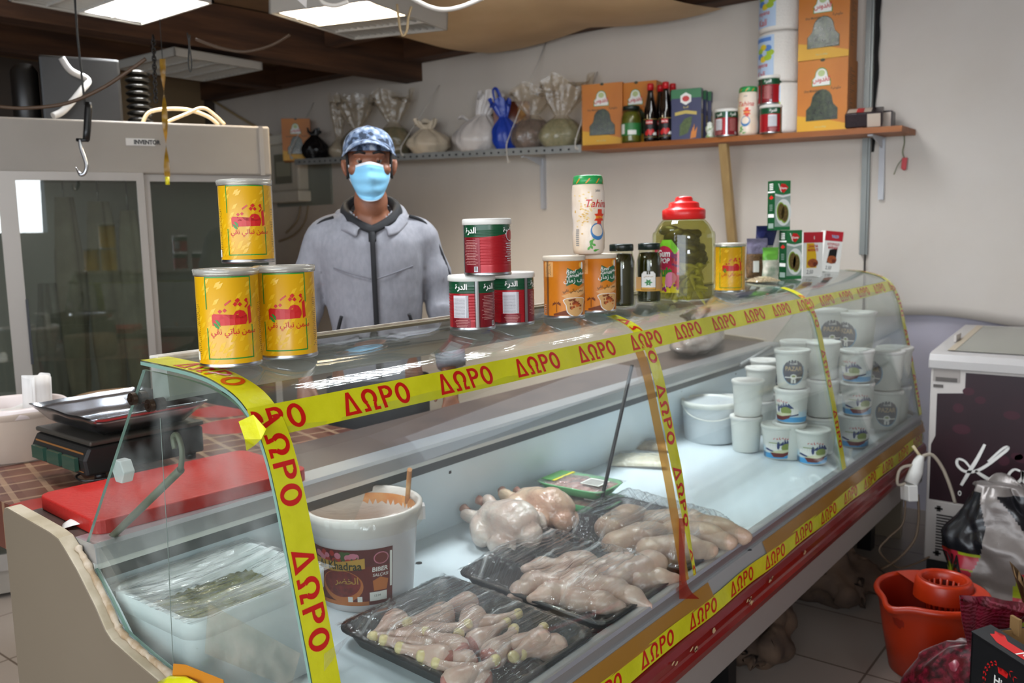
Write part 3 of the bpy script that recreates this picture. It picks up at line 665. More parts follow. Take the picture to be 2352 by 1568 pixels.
def reef_tin(label, loc, face, r=0.05, h=0.15):
    t = thing('vegetable_ghee_tin', label, 'tin', loc, face, 'orange ghee tins')
    m = MB()
    m.lathe([(r-0.006, 0.002), (r, 0.0), (r+0.001, 0.002), (r+0.001, 0.005), (r, 0.007), (r, 0.02), (r, 0.05), (r, 0.1), (r, h-0.012), (r+0.001, h-0.010), (r-0.004, h-0.006)], 48, mis=[1, 1, 1, 1, 0, 0, 0, 0, 1, 1])
    f = lambda e=0.0005, a=0: cyl(r, a, e)
    m.put(poly2d([(0.002, 0.078), (0.005, 0.122), (0.022, 0.114), (0.05, 0.123), (0.051, 0.083), (0.035, 0.077), (0.018, 0.084)], 0.006), f(), 2)
    m.put(shift(text2d('Reef', 0.0095, 0.006, 1, 0.006, 0.2), 0.0155, 0.113), f(0.0008), 3)
    m.put(shift(text2d('Zaman', 0.0085, 0.006, 1, 0.006, 0.2), 0.0185, 0.1035), f(0.0008), 3)
    m.put(shift(text2d('\uFEE6\uFEE4\uFEB3', 0.010, 0.02, 1, 0.006), 0.042, 0.107), f(0.0008), 3)
    m.put(shift(text2d('\uFEE5\uFE8E\uFEE3\uFEAF \uFED2\uFEF3\uFEAD', 0.0155, 0.01, 1, 0.006), 0.027, 0.091), f(0.0008), 3)
    m.put(shift(text2d('\uFEF2\uFED8\uFEE7 \uFEF2\uFE97\uFE8E\uFE92\uFEE7 \uFEE6\uFEE4\uFEB3', 0.012, 0.012, 0.9, 0.006), 0.022, 0.066), f(0.0008), 4)
    m.put(disc2d(0.042, 0.128, 0.006, 0.007, 14), f(0.0007), 6); m.put(disc2d(0.047, 0.126, 0.004, 0.009, 12), f(0.0009), 3)
    rr = random.Random(5)
    pl = [(0.026+0.028*math.cos(a)*(1+0.12*math.sin(5*a)), 0.033+0.022*math.sin(a)+0.006*math.cos(2*a)) for a in [k*PI/12 for k in range(24)]]
    m.put(poly2d([(0.026+(x-0.026)*1.08, 0.033+(y-0.033)*1.08) for x, y in pl], 0.006), f(0.0006), 3); m.put(poly2d(pl, 0.006), f(0.0009), 7)
    for k in range(40):
        a = rr.uniform(0, 2*PI); q = rr.uniform(0, 0.8)
        m.put(disc2d(0.026+0.026*q*math.cos(a), 0.034+0.018*q*math.sin(a), rr.uniform(0.0015, 0.005), rr.uniform(0.0015, 0.003), 7), f(0.0011+k*0.00001), rr.choice((8, 9, 10)))
    for px in (-0.022, 0.074):                # palms and dunes
        m.put(rect2d(px-0.0008, 0.016, px+0.0008, 0.036), f(), 9)
        for a in range(-3, 4):
            m.put(poly2d([(px, 0.037), (px+0.010*math.sin(a*0.6), 0.036+0.007*math.cos(a*0.6)), (px+0.012*math.sin(a*0.6+0.12), 0.032+0.006*math.cos(a*0.6))]), f(0.0006), 9)
    m.put(poly2d([(-0.03, 0.012), (0.0, 0.02), (0.03, 0.014), (0.05, 0.02), (0.05, 0.008), (-0.03, 0.008)], 0.006), f(0.0003), 9)
    for k in range(14):
        w = rr.uniform(0.008, 0.012); m.put(rect2d(-0.047-w/2, 0.105+k*0.002, -0.047+w, 0.1056+k*0.002), f(0.0008), 4)
    m.put(rect2d(-0.058, 0.1, -0.03, 0.136, 0.006), f(0.0004), 11)
    for x in (-0.051, -0.047): m.put(rect2d(x, 0.007, x+0.002, h-0.012), f(0.0007), 1)
    for k in range(10): m.put(rect2d(-0.062, 0.012+k*0.0022, -0.055, 0.0132+k*0.0022), f(0.0008), 3 if k % 2 else 4)
    m.put(poly2d([(-0.01, 0.055), (0.06, 0.078), (0.06, 0.06), (0.01, 0.045)], 0.006), f(0.0003), 11)
    m.put(rect2d(0.070, 0.026, 0.088, 0.062, 0.006), f(0.0005), 11); m.put(poly2d([(0.09, 0.02), (0.105, 0.06), (0.11, 0.06), (0.11, 0.02)]), f(0.0005), 7)
    m.build('body', [ORA, STEEL, mat('flag_green', '14613A', 0.35), PWH, INK, STEEL, mat('logo_amber', 'F4B32A', 0.4), mat('rice_beige', 'D8A86A', 0.6), mat('meat_brown', '9A3E1C', 0.6), mat('dark_dish', '7A3A16', 0.6), mat('dish_orange', 'C8692A', 0.6), mat('pale_orange_panel', 'E9AE6A', 0.45)], t)
    MB().lathe([(r+0.0005, h-0.012), (r+0.0026, h-0.011), (r+0.0028, h-0.003), (r+0.001, h), (0.043, h), (0.042, h-0.002), (0.0, h-0.002)], 48).build('lid', mat('cream_lid', 'DCCFBA', 0.4), t)
    return t
g = G(1297, 732, TOP, 0.05); o1 = reef_tin('orange ghee tin with a rice dish picture, nearer of the two on the counter', g, facing(g)+0.05)
g = G(1371, 719, TOP, 0.05); o2 = dup(o1, 'orange ghee tin carrying the tall tahini jar on its lid', g, facing(g)+0.15)

def tahini(label, loc, face, s=1.0):
    t = thing('tahini_jar', label, 'jar', loc, face, 'tahini jars'); t.scale = (s, s, s)
    R = 0.0385
    m = MB()
    pr = [(0.030, 0.0), (0.035, 0.002), (0.0375, 0.012), (0.0385, 0.03), (0.0385, 0.05), (0.0365, 0.062), (0.0365, 0.075), (0.039, 0.095), (0.039, 0.142), (0.0375, 0.158), (0.036, 0.163)]
    m.lathe(pr, 48, 0)
    def f(e=0.0006, a=0.35):
        def g_(u, v):
            for i in range(len(pr)-1):
                if pr[i][1] <= v <= pr[i+1][1]:
                    q = (v-pr[i][1])/(pr[i+1][1]-pr[i][1]); r = pr[i][0]+(pr[i+1][0]-pr[i][0])*q; break
            else: r = pr[-1][0]
            return ((r+e)*math.cos(a+u/R), (r+e)*math.sin(a+u/R), v)
        return g_
    m.put(shift(text2d('Tahina', 0.018, 0.008, 0.95, 0.005, 0.3), 0.012, 0.118), f(0.0009), 1)
    fl = [((0.0165 if k % 2 else 0.0095)*math.cos(k*PI/8)+0.016, (0.020 if k % 2 else 0.012)*math.sin(k*PI/8)+0.086) for k in range(16)]
    m.put(poly2d(fl, 0.006), f(0.0008), 2); m.put(shift(text2d('EXTRA', 0.0055, 0.03, 1, 0.006), 0.016, 0.086), f(0.0011), 3)
    m.put(shift(text2d('Jallal', 0.007, 0.02, 1, 0.006), 0.010, 0.147), f(0.0009), 7)
    rr = random.Random(9)
    for k in range(60):
        u = rr.gauss(-0.02, 0.012); v = rr.gauss(0.1, 0.022)
        if 0.03 < v < 0.155: m.put(shift(disc2d(0, 0, 0.0028, 0.0018, 7), u, v), f(0.0004+k*0.000004), 4 if k % 3 else 5)
    m.put(disc2d(0.010, 0.053, 0.0185, 0.020, 22, 0.006), f(0.0008), 6); m.put(disc2d(0.010, 0.056, 0.015, 0.014, 20, 0.006), f(0.0011), 8)
    for a, b, s2 in ((-0.012, 0.028, 0.5), (-0.008, 0.022, 1.2), (-0.004, 0.012, 2.0), (0.004, 0.02, 2.7), (-0.002, 0.008, 0.2), (-0.016, 0.010, 0.9)):
        m.put(shift(poly2d([(0, 0), (0.004*math.cos(s2)-0.003*math.sin(s2), 0.004*math.sin(s2)+0.003*math.cos(s2)), (0.017*math.cos(s2), 0.017*math.sin(s2)), (0.004*math.cos(s2)+0.003*math.sin(s2), 0.004*math.sin(s2)-0.003*math.cos(s2))]), a, b), f(0.0014), 9)
    for k in range(9): m.put(rect2d(-0.046, 0.02+k*0.0045, -0.037, 0.0225+k*0.0045), f(0.0008), 7)
    m.build('body', [mat('tahini_label', 'EEDFCF', 0.25, hex2='E4CDB0', vs=14), RED, mat('flower_red', 'DD3A18', 0.35), mat('flower_gold', 'F2B83A', 0.4), mat('sesame', 'E8C98A', 0.5), mat('sesame_dark', 'D9AE62', 0.5), mat('bowl_blue', '3F7DB5', 0.3), mat('pale_print', '8D8A86', 0.5), mat('cream_fill', 'EAD9C4', 0.4), mat('leaf_green', '4FA33A', 0.4)], t)
    c = MB(); c.lathe([(0.0362, 0.163), (0.0358, 0.172), (0.034, 0.181), (0.031, 0.184), (0.0, 0.1845)], 40)
    for k in range(9):
        a = k*2*PI/9
        c.put(poly2d([(-0.007, 0.165), (-0.003, 0.165), (0.007, 0.176), (0.003, 0.176)]), lambda u, v: ((0.0365-(v-0.165)*0.05)*math.cos(a+u/R), (0.0365-(v-0.165)*0.05)*math.sin(a+u/R), v), 1)
    c.build('cap', [mat('cap_green', '2E9A50', 0.3), mat('cap_orange', 'E08A22', 0.4)], t)
    return t
d_ = dep(G(1352, 583, TOP+0.15, 0.038)); t1 = tahini('white tahini jar with green cap standing on an orange ghee tin', G(1352, 584, TOP+0.1505, 0.038), facing(G(1352, 583, TOP+0.15, 0.038)), 1.06)

# jars of vine leaves
OLV = mat('olive_contents', '34340F', 0.12, hex2='1E1D08', vs=18, stretch=(1, 1, 0.25), spec=0.6)
JG = clear('jar_glass', 'F4F6EA', 0.0, 0.06)
def leaf_jar(label, loc, face, r, h, sticker):
    t = thing('vine_leaf_jar', label, 'jar', loc, face, 'jars of vine leaves')
    MB().lathe([(r*0.9, 0.0), (r-0.0005, 0.006), (r, 0.015), (r, h*0.62), (r*0.97, h*0.7), (r*0.84, h*0.82), (r*0.80, h*0.86), (r*0.80, h*0.9)], 40).build('glass', JG, t)
    MB().lathe([(r*0.85, 0.004), (r-0.004, 0.012), (r-0.004, h*0.62), (r*0.9, h*0.72), (r*0.76, h*0.84), (0.0, h*0.85)], 32).build('vine_leaves', OLV, t)
    MB().lathe([(r*0.83, h*0.885), (r*0.87, h*0.89), (r*0.87, h*0.975), (r*0.83, h*0.995), (r*0.6, h), (0, h*0.993)], 40).build('lid', mat('lid_dark_green', '14231D', 0.3), t)
    if sticker:
        m = MB(); f = lambda e: cyl(r, 0, e)
        m.put(rect2d(-0.065, 0.035, 0.065, 0.075, 0.006), f(0.0006), 0); m.put(rect2d(-0.065, 0.035, 0.065, 0.041, 0.006), f(0.0009), 1)
        m.put(poly2d([(-0.021, 0.038), (0.021, 0.038), (0.021, 0.085), (0.014, 0.093), (-0.014, 0.093), (-0.021, 0.085)], 0.006), f(0.0012), 4)
        m.put(poly2d([(-0.0195, 0.0395), (0.0195, 0.0395), (0.0195, 0.084), (0.013, 0.091), (-0.013, 0.091), (-0.0195, 0.084)], 0.006), f(0.0015), 2)
        lf = [((0.012 if k % 2 else 0.006)*math.sin(k*PI/6), (0.011 if k % 2 else 0.006)*math.cos(k*PI/6)+0.060) for k in range(12)]
        m.put(poly2d(lf), f(0.0018), 3); m.put(rect2d(-0.005, 0.083, 0.005, 0.092), f(0.0018), 4)
        m.put(shift(text2d('\uFEF2\uFEE3\uFE8E\uFEB8\uFEDF\uFE8D \uFEA9\uFEAE\uFEB3', 0.007, 0.02, 0.9, 0.006), 0, 0.0765), f(0.0018), 5)
        m.put(rect2d(-0.0195, 0.0395, 0.0195, 0.046, 0.006), f(0.0018), 1)
        m.build('label', [mat('label_tan', 'C99A63', 0.5), mat('label_amber', 'D9A23F', 0.5), PWH, mat('leaf_print', '3F8A4A', 0.5), mat('label_dark', '3A3A22', 0.5), mat('gold_print', 'A9803C', 0.5)], t)
    return t
g = G(1428, 707, TOP, 0.036); leaf_jar('dark jar of vine leaves without a front label, left of the labelled one', g, facing(g), 0.0375, 0.172, False)
g = G(1491, 697, TOP, 0.036); leaf_jar('jar of vine leaves with a white crest label on tan paper', g, facing(g)-0.05, 0.0365, 0.171, True)

# the big sweet jar reused for pickles
pj = G(1570, 692, TOP, 0.085); PR_ = 0.1
big = thing('pickle_jar', 'large clear sweet jar of green pickles with a red tiered lid', 'jar', pj, facing(pj))
jp = [(0.072, 0.0), (0.082, 0.004), (0.086, 0.012), (0.087, 0.03), (0.087, 0.135), (0.0865, 0.15), (0.0865, 0.19), (0.083, 0.207), (0.074, 0.222), (0.064, 0.233), (0.058, 0.238), (0.057, 0.25)]
def jf(u, v):
    i = v*(len(jp)-1); k = min(int(i), len(jp)-2); q = i-k; r = jp[k][0]*(1-q)+jp[k+1][0]*q; z = jp[k][1]*(1-q)+jp[k+1][1]*q
    a = 2*PI*u; c = 1/max(abs(math.cos(a)), abs(math.sin(a))); sq = min(c, 1.12)
    r *= 1+(sq-1)*0.55 if z < 0.2 else 1
    return (r*math.cos(a+PI/4), r*math.sin(a+PI/4), z)
MB().grid(jf, 64, 44, wrap=True).build('jar_body', clear('pet_jar', 'F3F6DF', 0.02, 0.06, 0.02, 'EEF2DA'), big)
MB().lathe([(0.0, 0.002), (0.078, 0.004), (0.083, 0.014), (0.083, 0.09), (0.083, 0.15), (0.081, 0.195), (0.07, 0.218), (0.056, 0.232), (0.0, 0.233)], 40).build('brine', clear('brine', 'E4E0B4', 0.05, 0.0, 0.02, '6E6A24', gain=0.03), big)
MB().lathe([(0.058, 0.236), (0.063, 0.238), (0.0635, 0.262), (0.060, 0.266), (0.045, 0.272), (0.0445, 0.282), (0.041, 0.286), (0.026, 0.290), (0.0255, 0.298), (0.021, 0.303), (0.0, 0.305)], 48).build('lid', mat('lid_red', 'E02624', 0.32), big)
m = MB()
lf = lambda e: (lambda u, v: ((0.0895+e)*math.cos(u/0.088-0.62), (0.0895+e)*math.sin(u/0.088-0.62), v))
m.put(rect2d(-0.055, 0.025, 0.042, 0.150, 0.01), lf(0), 0); m.put(poly2d([(-0.055, 0.115), (-0.01, 0.178), (0.02, 0.178), (0.042, 0.150), (0.0, 0.10), (-0.055, 0.09)], 0.01), lf(0.0005), 1)
m.put(poly2d([(0.042, 0.145), (0.042, 0.045), (0.0, 0.085), (0.005, 0.11)], 0.01), lf(0.0008), 2); m.put(poly2d([(-0.055, 0.06), (0.0, 0.09), (0.042, 0.04), (0.042, 0.025), (-0.055, 0.025)], 0.01), lf(0.0006), 3)
m.put(disc2d(-0.004, 0.128, 0.031, 0.033, 26, 0.01), lf(0.0012), 4)
m.put(shift(text2d('Gum', 0.020, 0.03, 0.85, 0.006, 0.15), -0.006, 0.139), lf(0.0016), 5); m.put(shift(text2d('POP', 0.015, 0.03, 0.9, 0.006, 0.15), -0.002, 0.118), lf(0.0016), 5)
m.put(shift(text2d('fruit', 0.030, 0.05, 0.9, 0.006), -0.008, 0.086), lf(0.0014), 7)
m.put(disc2d(0.018, 0.068, 0.017, 0.017, 20, 0.01), lf(0.0018), 6); m.put(disc2d(0.012, 0.055, 0.013, 0.013, 20, 0.01), lf(0.0016), 6); m.put(rect2d(0.0, 0.028, 0.003, 0.052), lf(0.0014), 5)
rr = random.Random(2)
for k in range(14): m.put(disc2d(rr.uniform(-0.05, 0.038), rr.uniform(0.028, 0.05), 0.004, 0.005, 8), lf(0.0015), rr.choice((2, 8)))
for k in range(12): m.put(disc2d(rr.uniform(0.012, 0.04), rr.uniform(0.07, 0.14), 0.0045, 0.004, 8), lf(0.0014), 8)
m.build('label', [mat('label_pink', 'E2356E', 0.4), mat('label_lime', '7CC428', 0.4), mat('label_magenta', 'D82457', 0.4), mat('label_yellow', 'E9D32A', 0.4), mat('gum_red', 'B52846', 0.35), PWH, mat('gum_pink', 'E88AA8', 0.4), mat('fruit_green', '3C8A2E', 0.4), mat('berry_purple', '8A2A7A', 0.4)], big)
# pickles inside, each one its own
PEP = mat('pickled_pepper', 'D2CC78', 0.3, hex2='B4AE58', vs=20, spec=0.6); CUK = mat('pickled_cucumber', '55521C', 0.35, hex2='6C6228', vs=30, spec=0.6)
def pepper_mesh():
    pts = smooth_path([(-0.042, 0, 0), (-0.02, 0.004, 0.004), (0.01, 0.003, 0.006), (0.035, -0.004, 0.001), (0.05, -0.010, -0.004)], 4)
    n = len(pts); return MB().tube(pts, [0.0015 if i == 0 else 0.0085*(1-(i/(n-1))**2.2)*min(1, 0.6+i*0.2)+0.0012 for i in range(n)], 9)
rr = random.Random(11)
pm = None; Rj = Matrix.Rotation(facing(pj), 3, 'Z')
def inside(k, z0, z1, rmax):
    a = rr.uniform(-1.5, 1.5); q = rmax*rr.uniform(0.55, 1)
    p = Vector((q*math.cos(a), q*math.sin(a), rr.uniform(z0, z1))); return p, a
for k in range(34):
    p, a = inside(k, 0.025, 0.105, 0.052); loc = pj+Rj @ p
    e = (rr.uniform(-0.5, 0.5), rr.uniform(-1.2, 1.2), facing(pj)+a+PI/2+rr.uniform(-0.5, 0.5))
    if pm is None:
        pm = pepper_mesh().build('pickled_pepper', PEP, loc=loc, rot=e); tag(pm, 'pale green pickled pepper in the lower half of the big jar', 'pepper', 'pickled peppers in the big jar')
    else:
        c = pm.copy(); COL.objects.link(c); c.location = loc; c.rotation_euler = e
cm = None
for k in range(24):
    p, a = inside(k, 0.105, 0.205, 0.058); loc = pj+Rj @ p
    e = (rr.uniform(-0.3, 0.3), rr.uniform(-0.4, 0.4), facing(pj)+a+PI/2+rr.uniform(-0.4, 0.4))
    if cm is None:
        cm = MB().tube([(-0.035, 0, 0), (-0.033, 0, 0), (-0.025, 0, 0.001), (0, 0, 0.002), (0.025, 0, 0.001), (0.033, 0, 0), (0.035, 0, 0)], [0.001, 0.007, 0.013, 0.0155, 0.013, 0.007, 0.001], 12).build('pickled_cucumber', CUK, loc=loc, rot=e)
        tag(cm, 'dark green pickled cucumber in the upper half of the big jar', 'cucumber', 'pickled cucumbers in the big jar')
    else:
        c = cm.copy(); COL.objects.link(c); c.location = loc; c.rotation_euler = e

# cartons and packets at the far end of the counter top
def carton(name, label, cat, loc, rotz, w, d, h, mats, deco, group=None, parts=True, tilt=(0, 0)):
    """box carton: front is local -Y; deco(m) draws on the front and the side"""
    t = thing(name, label, cat, loc, rotz, group); t.rotation_euler = (tilt[0], tilt[1], rotz)
    m = MB().box(-w/2, w/2, 0, d, 0, h)
    deco(m, lambda u, v, e=0.0006: (u-w/2, -e, v), lambda u, v, e=0.0006: (w/2+e, u, v), lambda u, v, e=0.0006: (-w/2-e, d-u, v))
    m.build('carton', mats, t)
    return t
FG = mat('falafel_green', '1F6E3C', 0.4)
PIC = mat('falafel_brown', '6E5A26', 0.6, hex2='4A3A18', vs=120)
fmats = [FG, PWH, RED, PIC, mat('dark_carton_green', '0F4A26', 0.4), mat('plate_white', 'DDE0DC', 0.4), mat('salad_green', '86A83A', 0.5), BLACK, mat('grey_print', '8FA096', 0.5)]
def falafel(w, d, h):
    def dec(m, f, s, l):
        F = lambda e: (lambda u, v: f(u, v, e)); Lf = lambda e: (lambda u, v: l(u, v, e))
        m.put(rect2d(0, 0, w, h*0.72), F(0.0003), 8)
        m.put(poly2d([(0, h*0.70), (w*0.5, h*0.66), (w, h*0.70), (w, h*0.74), (w*0.5, h*0.70), (0, h*0.74)]), F(0.0006), 5)
        m.put(poly2d([(w*0.25, h*0.82), (w*0.55, h*0.75), (w*0.85, h*0.86), (w*0.65, h*0.93), (w*0.4, h*0.94)]), F(0.0008), 2); m.put(shift(text2d('Durra', h*0.045, 0.03), w*0.55, h*0.85), F(0.0011), 1)
        m.put(poly2d([(w*0.18, h*0.94), (w*0.24, h*0.94), (w*0.42, h*0.76), (w*0.36, h*0.78)]), F(0.0009), 1)
        m.put(disc2d(w*0.56, h*0.36, w*0.5, h*0.27, 26), F(0.0006), 5)
        for x, y in ((0.38, 0.38), (0.62, 0.33)):
            m.put(disc2d(w*x, h*y, w*0.27, h*0.19, 20), F(0.0009), 6); m.put(disc2d(w*(x+0.02), h*y, w*0.22, h*0.165, 20), F(0.0012), 3)
        m.put(rect2d(0, 0, w, h*0.07), F(0.0009), 0)
        m.put(rect2d(0, 0, d, h), Lf(0.0003), 4); m.put(rect2d(0, h*0.76, d, h*0.79), Lf(0.0006), 1)
        for k in range(4): m.put(rect2d(d*0.25, h*(0.82+k*0.035), d*0.75, h*(0.838+k*0.035)), Lf(0.0006), 1)
        m.put(poly2d([(d*0.2, h*0.65), (d*0.5, h*0.62), (d*0.85, h*0.66), (d*0.5, h*0.71)]), Lf(0.0006), 2)
        m.put(rect2d(d*0.1, h*0.26, d*0.9, h*0.33), Lf(0.0006), 1); m.put(rect2d(d*0.15, h*0.04, d*0.85, h*0.14), Lf(0.0006), 8)
        for k in range(4): m.put(rect2d(d*0.3, h*(0.4+k*0.035), d*0.7, h*(0.412+k*0.035)), Lf(0.0006), 8)
    return dec
w, d, h = 0.070, 0.052, 0.195
p1 = P(1790, 640, 2, TOP); yaw_c = -0.62
gb = P(1823, 641, 2, TOP); f1 = carton('falafel_carton', 'green falafel mix carton standing on the counter beneath another', 'carton', gb+Vector((0, 0, 0)), yaw_c, w, d, h, fmats, falafel(w, d, h), 'green falafel cartons')
f2 = dup(f1, 'green falafel mix carton standing tall on top of the pile', (gb.x-0.015, gb.y+0.045, TOP+h+0.001), yaw_c-0.02)
def sauce(label, px, py, body, c2, title, sub, lean, price):
    w, d, h = 0.092, 0.035, 0.185
    def dec(m, f, s, l):
        F = lambda e: (lambda u, v: f(u, v, e))
        m.put(rect2d(0, h*0.76, w, h), F(0.0005), 1)
        m.put(poly2d([(0.016, 0.035), (0.064, 0.035), (0.062, 0.09), (0.05, h*0.75), (0.016, h*0.75)] if c2 == 2 else [(0.02, 0.04), (0.066, 0.04), (0.07, 0.11), (0.03, 0.1)]), F(0.0005), 2)
        m.put(disc2d(w*0.5, h*0.30, w*0.27, h*0.10, 16), F(0.0009), 3); m.put(disc2d(w*0.62, h*0.27, w*0.12, h*0.05, 12), F(0.0012), 4)
        m.put(shift(text2d(title, 0.013, 0.03, 0.75), w*0.55, h*0.87), F(0.0009), 6 if c2 == 5 else 0)
        for k, s2 in enumerate(sub): m.put(shift(text2d(s2, 0.012, 0.03, 0.62), w*0.5, h*(0.68-0.085*k)), F(0.0009), 1)
        m.put(shift(text2d(price, 0.018, 0.0, 0.8, 0, 0.2), w*0.35, 0.017), F(0.0009), 5)
    g = P(px, py, 2, TOP)
    return carton('marinade_carton', label, 'carton', g, yaw_c-0.05, w, d, h, [PWH, mat('sauce_red', 'BE2230', 0.4), body, mat('roast_brown', 'B4602E', 0.6, hex2='8A3E1E', vs=60), mat('garnish', '6E2A14', 0.6), BLACK, mat('sky_print', '7FC4E8', 0.4)], dec, 'marinade cartons', tilt=(0, lean))
sauce('red and yellow marinade carton right of the green cartons', 1866, 634, mat('marinade_yellow', 'E8B91C', 0.4), 2, '||', ('ZAHATAR', 'MARINATE'), 0.0, '2,50')
sauce('red and white marinade carton at the right end of the row, leaning outward', 1907, 624, BLACK, 5, 'YALDI', ('KOTOPOULO', 'MARINADE'), 0.10, '2,50')
# grain packets
grain = mat('brown_grain', '7A5A38', 0.6, hex2='4E3A24', vs=160)
def packet(name, label, loc, rotz, w, d, h, mats, cat='packet', rotx=0.0, group=None):
    t = thing(name, label, cat, loc, rotz, group); t.rotation_euler = (rotx, 0, rotz)
    def f(u, v):
        a = 2*PI*u; q = math.sin(PI*min(1, v/0.86)) if v < 0.86 else 0.0
        th = d*(0.25+0.75*max(0, q)**0.5)*(1 if v < 0.9 else 0.3)
        return (w/2*math.copysign(abs(math.cos(a))**0.6, math.cos(a))*(1-0.05*q)+0.003*mnoise.noise(Vector((u*8, v*6, w*50))), th/2*math.sin(a)+0.004*mnoise.noise(Vector((u*6, v*7, 3))), h*v)
    m = MB().grid(f, 28, 24, wrap=True)
    for i in range(len(m.m)):
        r = i//28/24; m.m[i] = 1 if r > 0.62 else 0
    m.build('pouch', mats, t)
    return t
NVY = mat('navy_packet', '20224A', 0.3, bump=0.3, bs=40)
gp = P(1742, 642, 2, TOP)
pk = packet('lentil_packet', 'clear packet of brown grain with a white sticker next to the yellow tin', gp+Vector((0.03, 0.02, 0)), -0.55, 0.10, 0.045, 0.165, [grain, mat('packet_top', '6A6478', 0.25, bump=0.5, bs=50)])
MB().box(-0.035, -0.008, -0.026, -0.0245, 0.03, 0.075).build('sticker', PWH, pk)
gp2 = P(1772, 641, 2, TOP)
pk2 = packet('spice_packet', 'navy topped spice packet leaning between the grain packet and green cartons', gp2+Vector((0.07, 0.05, 0)), -0.5, 0.11, 0.05, 0.215, [mat('pouch_silver', '8C8A86', 0.3, hex2='B9B4A8', vs=20), NVY])
m = MB().put(poly2d([(-0.05, 0.16), (0.0, 0.215), (0.045, 0.2), (0.05, 0.15), (0.0, 0.14)]), lambda u, v: (u, -0.027, v), 0).put(poly2d([(-0.02, 0.1), (0.03, 0.12), (0.03, 0.19), (0.01, 0.2)]), lambda u, v: (u+0.02, -0.0285, v), 1)
m.build('header_card', [NVY, mat('card_pale', 'D8CFCB', 0.4)], pk2)
pk3 = packet('grain_pouch', 'green and white printed pouch standing in front of the navy packet', P(1765, 645, 2, TOP)+Vector((0.02, 0.0, 0)), -0.6, 0.07, 0.035, 0.13, [mat('pouch_print', '8FA08A', 0.3, hex2='D9D3C2', vs=30), mat('pouch_green', '5E9A3A', 0.3)])
t = thing('grain_sachet', 'flat clear sachet of pale grain lying in front of the packets', 'packet', P(1752, 648, 2, TOP), -0.5)
MB().grid(lambda u, v: (0.12*(u-0.5), 0.075*(v-0.5), 0.004+0.020*(math.sin(PI*u)*math.sin(PI*v))**0.5+0.002*mnoise.noise(Vector((u*9, v*7, 0)))), 24, 16).grid(lambda u, v: (0.12*(u-0.5), 0.075*(0.5-v), 0.0), 4, 4).build('sachet', mat('pale_grain', 'A99A7C', 0.15, hex2='7E6E54', vs=120, coat=0.6), t)
# ------------------------------------------------------------------ shelf along the far wall
SX = 4.45
def zm(y): return 1.99+(y-2.93)*0.0356       # metal part
def zw(y): return 1.945+(y-1.13)*0.0235      # wooden part
def shelf_y(px, X=4.5): return P(px, 310, 0, X).y
galv = mat('galvanised_shelf', 'AEB1B0', 0.45, 0.2, hex2='A2A5A3', vs=10)
sh = thing('metal_shelf', 'perforated galvanised shelf on the far wall behind the man in the cap', 'shelf', (0, 0, 0))
m = MB(); ya, yb = 2.93, 5.62
def zbox(m, x0, x1, ya, yb, za, zb, th, mi=0):
    m.add([(x0, ya, za-th), (x1, ya, za-th), (x1, ya, za), (x0, ya, za), (x0, yb, zb-th), (x1, yb, zb-th), (x1, yb, zb), (x0, yb, zb)], [(0, 1, 2, 3), (4, 7, 6, 5), (0, 4, 5, 1), (3, 2, 6, 7), (0, 3, 7, 4), (1, 5, 6, 2)], mi)
zbox(m, SX, WX-0.002, ya, yb, zm(ya), zm(yb), 0.003)
zbox(m, SX-0.002, SX+0.001, ya, yb, zm(ya)+0.004, zm(yb)+0.004, 0.045)
m.build('shelf_plate', galv, sh)
for k in range(44):
    y = ya+0.03+k*0.0605; z = zm(y)-0.02
    MB().prism([(y+0.008*math.cos(a*PI/4), z+0.007*math.sin(a*PI/4)) for a in range(8)], SX-0.0032, SX-0.0015).build('slot', BLACK, sh)
ws = thing('wooden_shelf', 'orange brown wooden shelf board at the right of the far wall', 'shelf', (0, 0, 0))
m = MB(); zbox(m, SX, WX-0.003, 1.125, 2.94, zw(1.125), zw(2.94), 0.028)
m.build('board', mat('orange_board', '9C5A24', 0.5, hex2='8A4C1C', vs=7, stretch=(4, 0.4, 4)), ws)
whp = mat('white_bracket', 'BFC0C4', 0.4)
def bracket(label, y, zt, L):
    t = thing('shelf_bracket', label, 'bracket', (0, 0, 0), 0, 'white shelf brackets')
    MB().box(WX-0.03, WX, y-0.014, y+0.014, zt-L, zt).box(WX-0.24, WX, y-0.012, y+0.012, zt-0.008, zt).prism([(WX-0.006, zt-0.008), (WX-0.2, zt-0.008), (WX-0.006, zt-0.06)], y-0.002, y+0.002, ax=1).prism([(WX-0.006, zt-L*0.9), (WX-0.014, zt-0.05), (WX-0.006, zt-0.05)], y-0.004, y+0.004, ax=1).build('arm', whp, t)
    for zz in (zt-0.05, zt-L+0.02): MB().prism([(y+0.005*math.cos(a*PI/3), zz+0.005*math.sin(a*PI/3)) for a in range(6)], WX-0.012, WX-0.006).build('screw', BLACK, t)
yb1 = P(2031, 300, 0, WX).y; bracket('white shelf bracket under the right end of the wooden shelf', yb1, zw(yb1)-0.03, 0.31)
yb2 = P(1250, 350, 0, WX).y; bracket('white shelf bracket under the metal shelf end', yb2, zm(yb2)-0.045, 0.33)
a = P(1662, 330, 0, SX+0.03); b = P(1690, 640, 0, WX-0.02)
t = thing('wooden_brace', 'slanting pale wooden brace holding up the wooden shelf', 'brace', (0, 0, 0))
MB().add([Vector(p)+Vector((dx, dy, 0)) for p in (b, a) for dx, dy in ((-0.018, -0.024), (0.018, -0.024), (0.018, 0.024), (-0.018, 0.024))], [(0, 3, 2, 1), (4, 5, 6, 7), (0, 1, 5, 4), (1, 2, 6, 5), (2, 3, 7, 6), (3, 0, 4, 7)]).build('strut', mat('brace_pine', 'A98C5C', 0.6, hex2='9A7C4E', vs=5, stretch=(6, 6, 0.5)), t, 0.002)
